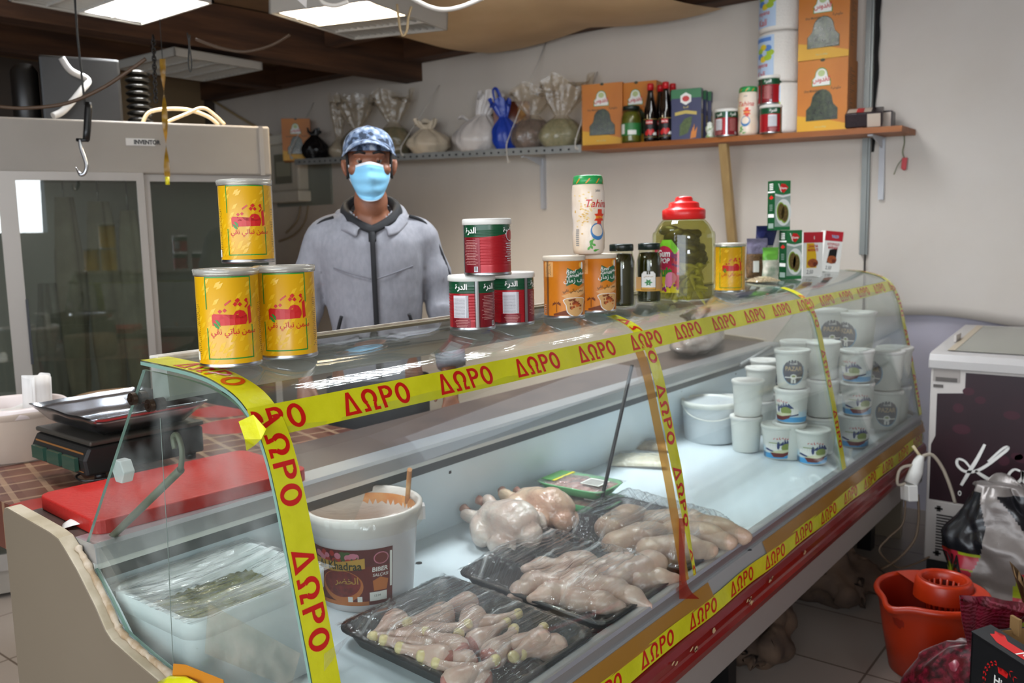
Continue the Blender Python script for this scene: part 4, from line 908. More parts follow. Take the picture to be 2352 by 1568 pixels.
# strings that hold the shelf up
strm = mat('white_string', 'D8D2C8', 0.8)
for i, (px, py, tx, ty, lab) in enumerate(((922, 335, 1010, 195, 'string tied to the shelf edge just right of the cap'), (1165, 325, 1255, 95, 'string with a long frayed tail beside the white carrier bag'), (1323, 318, 1372, 165, 'string tied to the shelf edge at the orange carton'), (668, 345, 720, 235, 'string at the left end of the metal shelf'))):
    p = P(px, py, 0, SX-0.006); q = P(tx, ty, 0, WX-0.004); tl = 0.13 if i == 1 else 0.06
    t = thing('shelf_string', lab, 'string', (0, 0, 0), 0, 'strings on the metal shelf')
    MB().tube([q, p.lerp(q, 0.5), p], 0.0035, 6).build('cord', strm, t)
    MB().tube(smooth_path([p, p+Vector((-0.004, 0.004, -0.03)), p+Vector((-0.003, 0.0, -0.06 if tl < 0.1 else -0.10)), p+Vector((-0.004, -0.012, -tl))], 4), [0.009, 0.005, 0.004, 0.005, 0.004, 0.004, 0.005, 0.004, 0.005, 0.006, 0.008, 0.011, 0.012], 7).build('knot_tail', strm, t)

# molokhia cartons
MOL = mat('carton_orange', 'CC7A1A', 0.45, hex2='C06E14', vs=4); LEAFY = mat('dried_leaves', '3E4A30', 0.25, hex2='1E2617', vs=40, coat=0.6)
omats = [MOL, PWH, RED, LEAFY, mat('carton_dark_ink', '3A3A1E', 0.5), mat('carton_yellow', 'DDA51A', 0.45), mat('carton_side', 'B56E22', 0.5), GRN, mat('pale_green_print', 'BCCB8C', 0.5)]
w, d, h = 0.245, 0.19, 0.352
def mol(m, f, s, l):
    F = lambda e: (lambda u, v: f(u, v, e)); S = lambda e: (lambda u, v: s(u, v, e)); L_ = lambda e: (lambda u, v: l(u, v, e))
    m.put(poly2d([(0, 0), (w, 0), (w, 0.03), (w*0.55, 0.06), (0, 0.085)]), F(0.0004), 5)
    dome = lambda cx, y0, q: [(cx-0.5*q, y0), (cx+0.5*q, y0), (cx+0.5*q, y0+0.35*q), (cx+0.36*q, y0+0.5*q)]+[(cx+0.33*q*math.cos(a*PI/8), y0+0.62*q+0.36*q*math.sin(a*PI/8)) for a in range(9)]+[(cx-0.36*q, y0+0.5*q), (cx-0.5*q, y0+0.35*q)]
    m.put(poly2d(dome(w*0.48, 0.222, 0.092)), F(0.0007), 7); m.put(poly2d(dome(w*0.48, 0.225, 0.084)), F(0.001), 1); m.put(disc2d(w*0.48, 0.285, 0.018, 0.016, 14), F(0.0013), 8)
    m.put(shift(text2d('\uFEB1\uFEED\uFEAA\uFED8\uFEDF\uFE8D', 0.034, 0.03, 0.8), w*0.48, 0.252), F(0.0015), 2)
    m.put(shift(text2d('Dry Molokhia', 0.014, 0.02, 0.95), w*0.3, 0.20), F(0.0008), 4); m.put(shift(text2d('\uFE94\uFEF4\uFEA7\uFEEE\uFEE0\uFEE3', 0.018, 0.02, 1), w*0.77, 0.207), F(0.0008), 4)
    m.put(poly2d(dome(w*0.5, 0.054, 0.156)), F(0.0007), 4); m.put(poly2d(dome(w*0.5, 0.058, 0.147)), F(0.001), 3)
    m.put(shift(text2d('Net wt.200gr', 0.010, 0.0, 1), w*0.48, 0.022), F(0.0008), 8)
    m.put(disc2d(w*0.5, h-0.004, 0.012, 0.008, 10), F(0.0009), 4)
    for fn in (S, L_):
        m.put(rect2d(0, 0, d, h), fn(0.0003), 6)
        for k in range(24): m.put(rect2d(d*0.2, 0.06+k*0.0105, d*0.2+0.02+0.09*rnd.random(), 0.063+k*0.0105), fn(0.0006), 4)
def mc(label, px, X, rz, z=None):
    y = shelf_y(px, X); zz = z if z is not None else (zw(y) if y < 2.94 else zm(y))
    return carton('herb_carton', label, 'carton', (X, y, zz+0.001), rz, w, d, h, omats, mol, 'orange herb cartons')
RZ = -PI/2
b1 = mc('lower orange herb carton at the right end of the wooden shelf', 1886, 4.50, RZ+0.06)
dup(b1, 'upper orange herb carton stacked on another at the right end of the shelf', (4.50, b1.location.y-0.0, b1.location.z+h+0.002), RZ+0.10)
y_ = shelf_y(1381, 4.5); dup(b1, 'orange herb carton where the metal shelf meets the wooden board', (4.495, y_-0.01, zw(2.94)+0.002), RZ+0.30)
dup(b1, 'orange herb carton half hidden behind another beside the pickle jar', (4.565, y_-0.20, zw(2.7)+0.002), RZ+0.2)
y_ = shelf_y(672, 4.5); o_ = dup(b1, 'small looking orange herb carton at the far left end of the metal shelf', (4.52, y_-0.02, zm(5.6)+0.001), RZ+0.85); o_.scale = (0.9, 0.9, 0.93)
# rolls of kitchen paper, wrapped in clear printed film
paper = mat('kitchen_paper', 'E9E3DA', 0.7, bump=0.3, bs=90)
def roll(label, loc, face):
    t = thing('kitchen_roll', label, 'paper roll', loc, face, 'stacked kitchen rolls'); r, hh = 0.112, 0.258
    MB().lathe([(r-0.02, 0.0), (r-0.004, 0.006), (r, 0.02), (r, hh-0.02), (r-0.004, hh-0.006), (r-0.02, hh), (0.02, hh-0.004)], 40).build('roll', paper, t)
    m = MB(); f = lambda e: cyl(r, -0.75, e)
    m.put(rect2d(-0.09, 0.02, 0.075, hh-0.02, 0.012), f(0.001), 0)
    for k in range(7): m.put(disc2d(0.02+0.035*math.cos(k*0.9), 0.15+0.03*math.sin(k*0.9), 0.022, 0.016, 12, 0.012), f(0.0014+0.0001*k), (1, 2, 3)[k % 3])
    m.put(shift(text2d('Kali', 0.034, 0.01, 0.9, 0.01, 0.2), -0.005, 0.045), f(0.002), 4); m.put(shift(text2d('mayana', 0.022, 0.01, 0.9, 0.01, 0.2), 0.0, 0.085), f(0.002), 4)
    m.put(rect2d(-0.05, hh-0.05, 0.06, hh-0.03, 0.012), f(0.0016), 2)
    m.build('wrapper_print', [mat('wrapper_pale_blue', 'BFD3EA', 0.3), mat('wrapper_lime', 'A8C23A', 0.4), mat('wrapper_blue', '5E8AD0', 0.4), mat('wrapper_yellow', 'E3C93A', 0.4), RED], t)
    return t
yr = shelf_y(1795, 4.58); pr_ = Vector((4.58, yr, zw(yr)+0.001)); k1 = roll('lowest kitchen roll, standing behind the two stacked red tins', pr_, facing(pr_))
dup(k1, 'middle kitchen roll of the stack of three, with blue print showing', pr_+Vector((-0.005, 0.012, 0.26)), facing(pr_)-0.2)
dup(k1, 'topmost kitchen roll, cut off by the top of the photo', pr_+Vector((0, 0.012, 0.52)), facing(pr_)-0.15)
# red tins and a tahini jar up there
def put_shelf(px, X, dz=0.0): y = shelf_y(px, X); return Vector((X, y, (zw(y) if y < 2.94 else zm(y))+0.001+dz))
def dsc(src, label, loc, face, s): o = dup(src, label, loc, face); o.scale = (s, s, s); return o
q = put_shelf(1668, 4.50); dsc(r1, 'tomato paste tin standing alone on the wooden shelf left of a tahini jar', q, facing(q)-0.2, 1.22)
q = put_shelf(1772, 4.49); dsc(r1, 'lower of the two stacked tomato paste tins on the wooden shelf', q, facing(q)+0.6, 1.22)
dsc(r1, 'upper of the two stacked tomato paste tins on the wooden shelf', q+Vector((0, 0.012, 0.147)), facing(q)-1.0, 1.22)
q = put_shelf(1718, 4.50); t2 = dsc(t1, 'white tahini jar with green cap up on the wooden shelf', q, facing(q)-0.9, 1.36)
q = put_shelf(1450, 4.50); lj = leaf_jar('olive pickle jar with a green label on the wooden shelf', q, facing(q), 0.058, 0.21, False)
m = MB(); f = lambda e: cyl(0.058, 0, e); m.put(rect2d(-0.085, 0.04, 0.085, 0.11, 0.01), f(0.001), 0); m.put(rect2d(-0.02, 0.045, 0.03, 0.07, 0.01), f(0.0015), 1); m.put(rect2d(-0.07, 0.05, -0.04, 0.105, 0.01), f(0.0015), 1)
m.build('label', [mat('pickle_label_green', '2E7A3C', 0.4), PWH], lj)
for c_ in lj.children:
    if c_.name.startswith('vine'): c_.name = 'pickled_vegetables'; c_.data = c_.data.copy(); c_.data.materials[0] = mat('pickled_yellow_green', '7A7A28', 0.3, hex2='5C5E1C', vs=22)
# sauce bottles
SYR = mat('dark_syrup', '0D0606', 0.08, spec=0.7, coat=0.5)
def bottle(label, px, X):
    q = put_shelf(px, X); t = thing('syrup_bottle', label, 'bottle', q, facing(q), 'dark syrup bottles with red caps')
    MB().lathe([(0.034, 0.0), (0.037, 0.004), (0.038, 0.02), (0.038, 0.15), (0.034, 0.18), (0.023, 0.235), (0.0165, 0.27), (0.0155, 0.297), (0.0, 0.297)], 32).build('glass', SYR, t)
    MB().lathe([(0.0185, 0.285), (0.0185, 0.318), (0.016, 0.323), (0.0, 0.323)], 24).build('cap', mat('cap_red', 'C8141C', 0.35), t)
    m = MB(); f = lambda e: cyl(0.038, 0, e)
    m.put(rect2d(-0.055, 0.018, 0.055, 0.125, 0.01), f(0.0006), 0); m.put(rect2d(-0.055, 0.122, 0.055, 0.125, 0.01), f(0.001), 1); m.put(rect2d(-0.055, 0.024, 0.055, 0.026, 0.01), f(0.001), 1)
    m.put(rect2d(-0.026, 0.096, 0.012, 0.118, 0.01), f(0.001), 2); m.put(shift(text2d('durra', 0.012, 0.02, 1, 0.01), -0.007, 0.107), f(0.0013), 4)
    for k in range(4): m.put(disc2d(-0.022+k*0.011, 0.046+0.01*(k % 2), 0.011, 0.013, 10, 0.01), f(0.001+k*0.0002), 2)
    m.put(rect2d(0.014, 0.034, 0.036, 0.05, 0.01), f(0.0012), 4)
    m.build('label', [mat('label_black', '141210', 0.4), mat('label_gold', 'A8873E', 0.4), RED, GRN, PWH], t)
    return t
q1 = bottle('leftmost syrup bottle with a red cap on the wooden shelf', 1494, 4.49)
for px, X, lab in ((1517, 4.57, 'syrup bottle behind the leftmost one'), (1529, 4.49, 'front syrup bottle next to the navy carton'), (1545, 4.57, 'syrup bottle behind the front one, half hidden by the navy carton')):
    q = put_shelf(px, X); dup(q1, lab, q, facing(q))
# navy cartons
nm = [NAVY, PWH, mat('carton_herb', '5A6B3E', 0.6, hex2='46552E', vs=90), mat('carton_flame', 'D9822A', 0.5), FG, mat('carton_gold', 'C9B25A', 0.5), RED, mat('kraft_window', 'A99A6A', 0.6)]
w2, d2, h2 = 0.165, 0.055, 0.275
def nav(m, f, s, l):
    F = lambda e: (lambda u, v: f(u, v, e)); S = lambda e: (lambda u, v: s(u, v, e))
    m.put(rect2d(0, 0.225, w2, h2), F(0.0004), 4)
    m.put(poly2d([(0.05+0.0+0.034*math.cos(k*PI/3+PI/6)+0.03, 0.222+0.034*math.sin(k*PI/3+PI/6)) for k in range(6)]), F(0.0008), 1); m.put(disc2d(0.08, 0.222, 0.02, 0.016, 12), F(0.0011), 6)
    m.put(poly2d([(0.02, 0.150), (0.08, 0.160), (0.14, 0.150), (0.14, 0.132), (0.08, 0.142), (0.02, 0.132)]), F(0.0008), 5)
    m.put(shift(text2d('\uFE93\uFEAD\uFEAA\uFEDF\uFE8D', 0.016, 0.02), 0.08, 0.176), F(0.0008), 5)
    m.put(poly2d([(0.045, 0.02), (0.09, 0.035), (0.11, 0.08), (0.115, 0.125), (0.075, 0.115), (0.048, 0.08)]), F(0.0008), 2)
    for k in range(5): m.put(poly2d([(0.105, 0.005), (0.112+k*0.008, 0.05+0.018*(k % 3)), (0.12+k*0.004, 0.01)]), F(0.0009), 3)
    m.put(rect2d(0, 0, d2, 0.14), S(0.0004), 7); m.put(disc2d(d2/2, 0.19, 0.02, 0.028, 12), S(0.0006), 1); m.put(shift(text2d('\uFE93\uFEAD\uFEAA\uFEDF', 0.014, 0.02), d2/2, 0.155), S(0.0006), 5)
y_ = shelf_y(1576, 4.49); n1 = carton('spice_carton', 'navy spice carton with a leaf picture facing forward on the wooden shelf', 'carton', (4.49, y_, zw(y_)+0.001), RZ+0.28, w2, d2, h2, nm, nav, 'navy spice cartons')
for px, X, lab in ((1597, 4.545, 'navy spice carton first behind the leaf picture one'), (1610, 4.60, 'navy spice carton second behind the leaf picture one'), (1622, 4.655, 'navy spice carton nearest the wall')):
    y_ = shelf_y(px, X)+0.06; dup(n1, lab, (X, y_, zw(y_)+0.001), RZ+0.28)
q = put_shelf(1630, 4.47); t = thing('figurine', 'small white and green ornament in front of the navy cartons', 'ornament', q, facing(q))
MB().lathe([(0.02, 0), (0.024, 0.004), (0.014, 0.02), (0.022, 0.04), (0.024, 0.055), (0.014, 0.066), (0.016, 0.078), (0.0, 0.086)], 18).build('body', mat('ornament_white', 'D9DCD0', 0.3, hex2='7FA05E', vs=60, lo=0.5, hi=0.6), t)
# two dark packs lying at the shelf end
def slab(label, px, X, rz, rx, L, D, H, dz):
    y = shelf_y(px, X); t = thing('coffee_pack', label, 'packet', (X, y, zw(y)+dz), rz, 'dark coffee packs'); t.rotation_euler = (rx, 0, rz)
    MB().box(-L/2, L/2, -D/2, D/2, 0, H).build('pack', mat('pack_dark', '2A1A20', 0.25, bump=0.3, bs=40), t, 0.006)
    MB().put(rect2d(-L*0.45, -D*0.4, L*0.2, D*0.4), lambda u, v: (u, v, H+0.0006)).put(rect2d(-L*0.2, -D*0.4, 0, D*0.4), lambda u, v: (u, v, H+0.001), 1).put(rect2d(L*0.1, -0.0, L*0.45, H*0.9), lambda u, v: (u, -D/2-0.0006, v), 0).build('print', [mat('pack_pale', 'C7B6A6', 0.4), RED], t)
slab('dark coffee pack leaning on another at the right end of the wooden shelf', 1985, 4.52, RZ+0.2, 0.32, 0.17, 0.12, 0.07, 0.022)
slab('smaller dark coffee pack at the very end of the wooden shelf', 2022, 4.60, RZ+0.1, 0.0, 0.12, 0.10, 0.085, 0.0)

# plastic bags on the metal shelf
BAGC = clear('bag_clear', 'F4EFE6', 0.15, 0.05, 0.16, 'D8CDBD', bump=0.8, bs=16)
def bag(label, px, py, w, h, neck, topw, skin, cont=None, X=4.52, lean=0.0, d=None, fill=0.45, seed=1, name='tied_bag', cat='bag', pleat=9, loc=None, rz=None, contname='contents'):
    y = shelf_y(px, X); q = Vector(loc) if loc is not None else Vector((X, y, zm(y)+0.001)); rr = random.Random(seed); ph = rr.random()*6
    t = thing(name, label, cat, q, facing(q) if rz is None else rz, None); d = d or w*0.62
    def f(u, v, k=1.0):
        a = 2*PI*u
        if v < neck: s = math.sin(min(1, (v/neck)*1.02+0.02)*PI*0.5+0.35); r = (0.30+0.70*math.sin(PI*min(1, 0.18+0.82*(v/neck))))
        else: r = 0.22+topw*((v-neck)/(1-neck))**0.8
        n = 1+(0.05+0.28*max(0, v/neck-0.45 if v < neck else 0.55))*math.sin(pleat*a+ph+3*v)*0.6+0.12*mnoise.noise(Vector((math.cos(a)*2+seed, math.sin(a)*2, v*5)))
        fl = 1.0 if v < neck else 0.55
        return (d/2*r*n*k*math.cos(a)*fl, w/2*r*n*k*math.sin(a)+lean*v*v*h, h*v*(1+(0.10*math.sin(3*a+ph) if v > 0.95 else 0)))
    m = MB().grid(f, 54, 34, wrap=True); m.f.append(list(range(54))[::-1]); m.m.append(0); m.s.append(False)
    m.build('bag_skin', skin, t)
    if cont:
        c = MB().grid(lambda u, v: tuple(x for x in (lambda p: (p[0], p[1], p[2]+0.003))(f(u, v*fill*neck/0.5 if v*fill < neck*0.9 else neck*0.9, 0.93 if v < 0.999 else 0.02))), 40, 14, wrap=True)
        c.build(contname, cont, t)
    return t
bag('clear bag of black crinkled goods at the left end of the metal shelf', 722, 340, 0.20, 0.22, 0.80, 0.3, mat('black_bag', '171416', 0.25, bump=0.8, bs=30), None, seed=2, pleat=13)
bag('small clear bag of white powder left of the cap', 778, 338, 0.17, 0.44, 0.30, 0.5, BAGC, mat('powder_white', 'CFC6B6', 0.7), seed=3)
bag('clear bag with a puffed open top behind the cap', 820, 335, 0.24, 0.42, 0.5, 1.0, BAGC, mat('pale_herbs', '8F8466', 0.8, hex2='6E6648', vs=40), seed=4)
bag('clear bag of dried greens standing tall right of the cap', 905, 333, 0.27, 0.43, 0.52, 0.85, BAGC, mat('dried_greens', '8A7A50', 0.8, hex2='55602E', vs=22), seed=5)
bag('low cream coloured bag between the clear bags and the white carrier bag', 985, 333, 0.30, 0.22, 0.75, 0.3, mat('cream_bag', 'D3C4AC', 0.4, bump=0.4, bs=14), None, seed=6, lean=-0.1)
wb = bag('white plastic carrier bag knotted shut on the metal shelf', 1098, 330, 0.34, 0.36, 0.62, 0.28, mat('white_carrier', 'D6D0CC', 0.3, bump=0.5, bs=18), None, seed=7, lean=0.25, pleat=11)
MB().tube(smooth_path([(-0.02, 0.02, 0.20), (-0.05, -0.05, 0.20), (-0.05, -0.10, 0.23), (-0.04, -0.13, 0.22)], 4), [0.012, 0.012, 0.012, 0.012, 0.014, 0.014, 0.016, 0.016, 0.02, 0.02, 0.02, 0.016, 0.012], 8, flat=0.4).build('handle', mat('white_carrier', 'D6D0CC', 0.3), wb)
y_ = shelf_y(1175, 4.54); q = Vector((4.56, y_, zm(y_))); t = thing('crisp_packet', 'brown snack packet standing behind the blue bag', 'packet', q+Vector((0.05, 0.05, 0.1)), facing(q)+PI/2)
MB().grid(lambda u, v: ((u-0.5)*0.24, 0.02*math.sin(PI*u)*math.sin(PI*v)-0.0, 0.22*v+0.012*mnoise.noise(Vector((u*4, v*4, 1)))), 14, 12).grid(lambda u, v: ((0.5-u)*0.24, -0.02*math.sin(PI*u)*math.sin(PI*v)-0.001, 0.22*v), 14, 12).build('pouch', mat('snack_brown', '6E2E1A', 0.3, hex2='B98A4E', vs=7, lo=0.5, hi=0.56), t)
blue = mat('blue_bag', '1D3FA8', 0.3, bump=0.6, bs=24)
bb = bag('bright blue plastic bag tied with a tall loop', 1165, 325, 0.19, 0.30, 0.66, 0.5, blue, None, X=4.50, seed=8, lean=-0.15)
MB().tube(smooth_path([(0.0, -0.005, 0.22), (-0.01, -0.03, 0.30), (-0.01, -0.055, 0.37), (0, -0.075, 0.385), (0.005, -0.085, 0.36), (0.0, -0.065, 0.28), (0, -0.02, 0.21)], 5), 0.014, 8, flat=0.5).build('loop_handle', blue, bb)
bag('tall clear bag holding dark dates beside the blue bag', 1222, 330, 0.27, 0.37, 0.55, 0.9, BAGC, mat('dark_dates', '3E2A26', 0.5, hex2='6A4E4A', vs=26), seed=9, lean=0.05)
bag('clear bag of pale green grain left of the orange carton', 1286, 325, 0.28, 0.40, 0.45, 0.9, BAGC, mat('green_grain', '7E8258', 0.7, hex2='9A9A70', vs=60), X=4.49, seed=10, lean=0.12)

# meter box under the shelf end
fb = thing('meter_box', 'white electric meter box with a clear window under the left end of the metal shelf', 'meter box', (WX, 5.86, 1.80))
MB().box(-0.02, 0, -0.36, 0.34, -0.06, 0.40).build('back_board', mat('meter_board', '8C9086', 0.5), fb)
MB().box(-0.13, -0.02, -0.10, 0.28, 0.06, 0.44).build('case', mat('meter_case', 'D2CBBA', 0.45), fb, 0.015)
MB().box(-0.15, -0.02, -0.12, 0.31, 0.44, 0.52).build('cover', mat('meter_cover', 'E2DBCB', 0.45), fb, 0.012)
MB().box(-0.15, -0.02, -0.12, 0.29, -0.03, 0.06).build('terminal_cover', mat('meter_cover', 'CFC8B8', 0.45), fb, 0.012)
MB().box(-0.136, -0.13, -0.02, 0.2, 0.12, 0.36).build('window', clear('meter_window', 'E8ECE4', 0.05, 0.1, 0.25, 'C8C4B4'), fb)
MB().box(-0.134, -0.130, 0.0, 0.18, 0.18, 0.30).build('dial', mat('meter_dial', 'D9D2C0', 0.5), fb)
o = MB().tube(smooth_path([(WX-0.01, 5.8, 1.75), (WX-0.03, 5.84, 1.6), (WX-0.02, 6.0, 1.5), (WX-0.02, 6.2, 1.45)], 6), 0.008, 6).tube(smooth_path([(WX-0.01, 5.9, 1.75), (WX-0.03, 5.93, 1.62), (WX-0.02, 6.1, 1.52)], 6), 0.008, 6).build('meter_cable', mat('beige_cable', 'A08C6C', 0.6)); tag(o, 'beige cables looping below the meter box', 'cable')
# red clip hanging on the right wall sheet
p = P(2078, 376, 0, WX-0.03); t = thing('wall_clip', 'small red clip hanging by thin wires on the right wall', 'clip', p)
MB().prism([(-0.012, 0.03), (0.012, 0.03), (0.016, -0.02), (0.006, -0.032), (-0.008, -0.03)], -0.006, 0.006).build('clip', mat('clip_red', 'B8101C', 0.35), t, 0.002)
MB().tube(smooth_path([(0, 0.004, 0.03), (0, 0.012, 0.06), (0.005, 0.006, 0.10), (0.01, 0.01, 0.14)], 4), 0.0022, 5).tube(smooth_path([(0, 0.004, 0.03), (0, 0.03, 0.0), (0.0, 0.05, -0.05)], 4), 0.0018, 5).build('wire', mat('green_wire', '5A6A3A', 0.5), t)

# ------------------------------------------------------------------ glass fronted fridge on the left
FA = Vector((1.568, 3.807, 0)); FD = Vector((0.9122, -0.4098, 0)); fro = FA-FD*0.55
fr_ = thing('display_fridge', 'large off white two door sliding glass fridge at the left', 'fridge', fro, math.atan2(FD.y, FD.x))
fw = 1.61; FH = 1.985; fwh = mat('fridge_off_white', '92897D', 0.45, hex2='8A8176', vs=2); fal = mat('fridge_frame', '989189', 0.4, 0.3)
def loc_x(px, py=500):                         # photo column -> distance along the fridge front
    r = ray(px, py); n = Vector((-FD.y, FD.x, 0)); t_ = ((FA-CAM).dot(n))/(r.dot(n)); return (CAM+r*t_-fro).dot(FD)
MB().box(0, fw, 0, 0.72, 1.765, FH).build('head_panel', fwh, fr_, 0.008)
MB().box(0, fw, 0.68, 0.72, 0.1, 1.765).box(0, 0.03, 0.03, 0.7, 0.1, 1.765).box(fw-0.03, fw, 0.03, 0.7, 0.1, 1.765).build('cabinet', mat('fridge_inside', 'B2B2AA', 0.6), fr_)
MB().box(0, fw, 0, 0.72, 0.02, 0.12).build('base', fwh, fr_)
MB().box(fw-0.05, fw-0.03, -0.004, 0, 1.765, FH).build('corner_trim', fal, fr_)
for (a, b, lab) in ((loc_x(-140), loc_x(336), 0), (loc_x(334), fw, 1)):
    y = -0.012 if lab == 0 else 0.018
    dr = MB().box(a, b, y, y+0.02, 1.735, 1.77).box(a, b, y, y+0.02, 0.12, 0.19).box(a, a+0.03, y, y+0.02, 0.19, 1.735).box(b-0.03, b, y, y+0.02, 0.19, 1.735)
    if lab == 0: x_ = loc_x(20); dr.box(x_-0.03, x_+0.035, y, y+0.02, 0.19, 1.735)
    dr = dr.build('sliding_door', fal, fr_)
    MB().box(a+0.02, b-0.02, y+0.007, y+0.013, 0.18, 1.74).build('door_glass', clear('fridge_glass', 'CDD1CA', 0.0, 0.06, 0.02, 'B8BBB0'), dr)
    if lab == 0: MB().box(loc_x(44)-0.004, loc_x(44)+0.006, y-0.006, y, 0.98, 1.25).build('handle', mat('slot_handle', '15171C', 0.4), dr)
MB().box(0.02, fw-0.02, 0.1, 0.68, 0.56, 0.58).build('inner_shelf', mat('wire_shelf', '8D8E88', 0.5), fr_)
m = MB(); x_ = loc_x(302); m.box(x_, x_+0.115, -0.001, 0, 1.885, 1.915, 0); m.put(shift(text2d('INVENTOR', 0.020, 0.05, 0.85), x_+0.085, 1.90), lambda u, v: (u, -0.0016, v), 1)
m.build('badge', [mat('badge_white', 'C9C4BC', 0.4), BLACK], fr_)
# carcasses wrapped in white sheeting hanging inside, and tubs on the shelf
fmx = fr_.matrix_basis if False else (Matrix.Translation(fro) @ Matrix.Rotation(math.atan2(FD.y, FD.x), 4, 'Z'))
clothm = mat('wrapped_meat', 'BDB6A2', 0.7, hex2='948C78', vs=5, bump=0.4, bs=14)
for i, (px, wd, z0, z1, lab) in enumerate(((140, 0.075, 0.70, 1.68, 'pale wrapped side of meat hanging behind the left fridge door'), (225, 0.085, 0.60, 1.66, 'wide wrapped side of meat hanging in the middle of the fridge'), (296, 0.065, 0.66, 1.62, 'narrow wrapped side of meat hanging by the middle door frame'), (82, 0.07, 0.62, 1.30, 'crumpled clear bag standing inside the left fridge door'))):
    t = thing('hanging_meat' if i < 3 else 'crumpled_bag', lab, 'meat' if i < 3 else 'bag', fmx @ Vector((loc_x(px)+0.02, 0.30, 0)), math.atan2(FD.y, FD.x))
    def hm(u, v, i=i, wd=wd, z0=z0, z1=z1):
        a = 2*PI*u; r = wd*(0.25+0.75*math.sin(PI*min(1, 0.12+0.8*(1-v)))**0.7)*(1+0.25*math.sin(5*a+i+2*v)*0.4+0.2*mnoise.noise(Vector((math.cos(a)*2, math.sin(a)*2+i*7, v*4))))
        return (r*math.cos(a)*0.8, r*0.6*math.sin(a), z0+(z1-z0)*v)
    MB().grid(hm, 36, 26, wrap=True).build('wrapped_side' if i < 3 else 'bag_skin', clothm if i < 3 else mat('grey_bag', '9A9A96', 0.3, bump=0.6, bs=18), t)
    if i < 3: MB().tube([(0, 0, z1-0.03), (0, 0, 1.764)], 0.004, 6).build('hook_wire', STEEL, t)
def tub(name, label, loc, r0, r1, hh, mats, group=None, lid=True, deco=None, cat='tub', face=None):
    t = thing(name, label, cat, loc, facing(loc) if face is None else face, group); m = MB()
    m.lathe([(r0-0.004, 0), (r0, 0.003), (r1, hh-0.02), (r1, hh-0.004)], 36)
    if deco: deco(m, lambda u, v, e=0.0006: ((r0+(r1-r0)*v/hh+e)*math.cos(u/r1), (r0+(r1-r0)*v/hh+e)*math.sin(u/r1), v))
    m.build('cup', mats, t)
    if lid: MB().lathe([(r1-0.001, hh-0.014), (r1+0.004, hh-0.013), (r1+0.005, hh-0.003), (r1+0.003, hh), (r1-0.006, hh+0.001), (r1-0.009, hh-0.002), (0, hh-0.002)], 36).build('lid', WHITE2, t)
    return t
for px, lab, k in ((418, 'black bucket with a yellow label behind the right fridge door', 0),):
    q = fmx @ Vector((loc_x(px, 780), 0.16, 0.58)); 
    tub('food_bucket', lab, q, 0.085, 0.10, 0.24, [mat('bucket_dark', '1C1D1A', 0.4), mat('bucket_yellow', 'B59A3E', 0.5), PWH], None, True, lambda m, f: (m.put(rect2d(-0.03, 0.04, 0.045, 0.13, 0.01), f, 1), m.put(disc2d(0.01, 0.09, 0.02, 0.02, 12), lambda u, v: f(u, v, 0.001), 2)), 'bucket')
# things on top of the fridge
def on_fridge(px, z, yy): return fmx @ Vector((loc_x(px, 260), yy, z))
t = thing('condenser_unit', 'black condenser unit standing on top of the fridge', 'condenser', on_fridge(235, FH, 0.25), math.atan2(FD.y, FD.x))
MB().box(-0.22, 0.10, 0, 0.3, 0.0, 0.30).build('housing', mat('condenser_black', '15120F', 0.4), t, 0.01)
MB().lathe([(0.05, 0.0), (0.055, 0.01), (0.055, 0.24), (0.035, 0.27), (0, 0.275)], 20, c=(-0.28, 0.1, 0)).build('compressor', mat('condenser_black', '15120F', 0.4), t)
c_ = MB()
for k in range(9): c_.lathe([(0.045, 0.008+k*0.030), (0.056, 0.016+k*0.030), (0.056, 0.022+k*0.030), (0.045, 0.030+k*0.030)], 16, c=(0.18, 0.1, 0))
c_.build('coil', mat('coil_metal', '2A2825', 0.25, 0.8), t)
q = on_fridge(150, FH, 0.1); o = MB().tube(smooth_path([q+Vector((-0.05, 0, 0.02)), q+Vector((0.0, 0, 0.05)), q+Vector((0.08, 0, 0.14)), q+Vector((0.12, 0.02, 0.19)), q+Vector((0.05, 0.02, 0.22)), q+Vector((0.02, 0.03, 0.27))], 6), 0.014, 8).build('white_hose', mat('hose_grey', 'A7A29C', 0.5)); tag(o, 'bent grey white hose behind the hanging hook on the fridge', 'hose')
q = on_fridge(400, FH, 0.1); crm = mat('cream_cable', 'D8BE94', 0.5)
o = MB().tube(smooth_path([q+FD*-0.12+Vector((0, 0, 0.01)), q+FD*-0.08+Vector((0, 0, 0.06)), q+FD*0.05+Vector((0, 0, 0.075)), q+FD*0.15+Vector((0, 0, 0.05)), q+FD*0.2+Vector((0, 0, 0.012))], 6), 0.008, 8).build('cable_loop', crm); tag(o, 'cream cable loop arching over the fridge top', 'cable', 'cream cables on the fridge')
o = MB().tube(smooth_path([q+FD*-0.04+Vector((0, -0.03, 0.01)), q+FD*0.06+Vector((0, -0.02, 0.055)), q+FD*0.12+Vector((0, -0.03, 0.08)), q+FD*0.17+Vector((0, -0.03, 0.05)), q+FD*0.21+Vector((0, -0.03, 0.01))], 6), 0.007, 8).build('cable_loop', crm); tag(o, 'shorter cream cable crossing the longer loop on the fridge', 'cable', 'cream cables on the fridge')
p = P(360, 228, 1, 7.0); o = MB().box(p.x-0.45, p.x+0.45, 7.0, 7.04, 0, p.z+0.35).build('beige_board', mat('board_beige', '8A7558', 0.6)); tag(o, 'beige board standing against the dark wall behind the fridge', 'board')
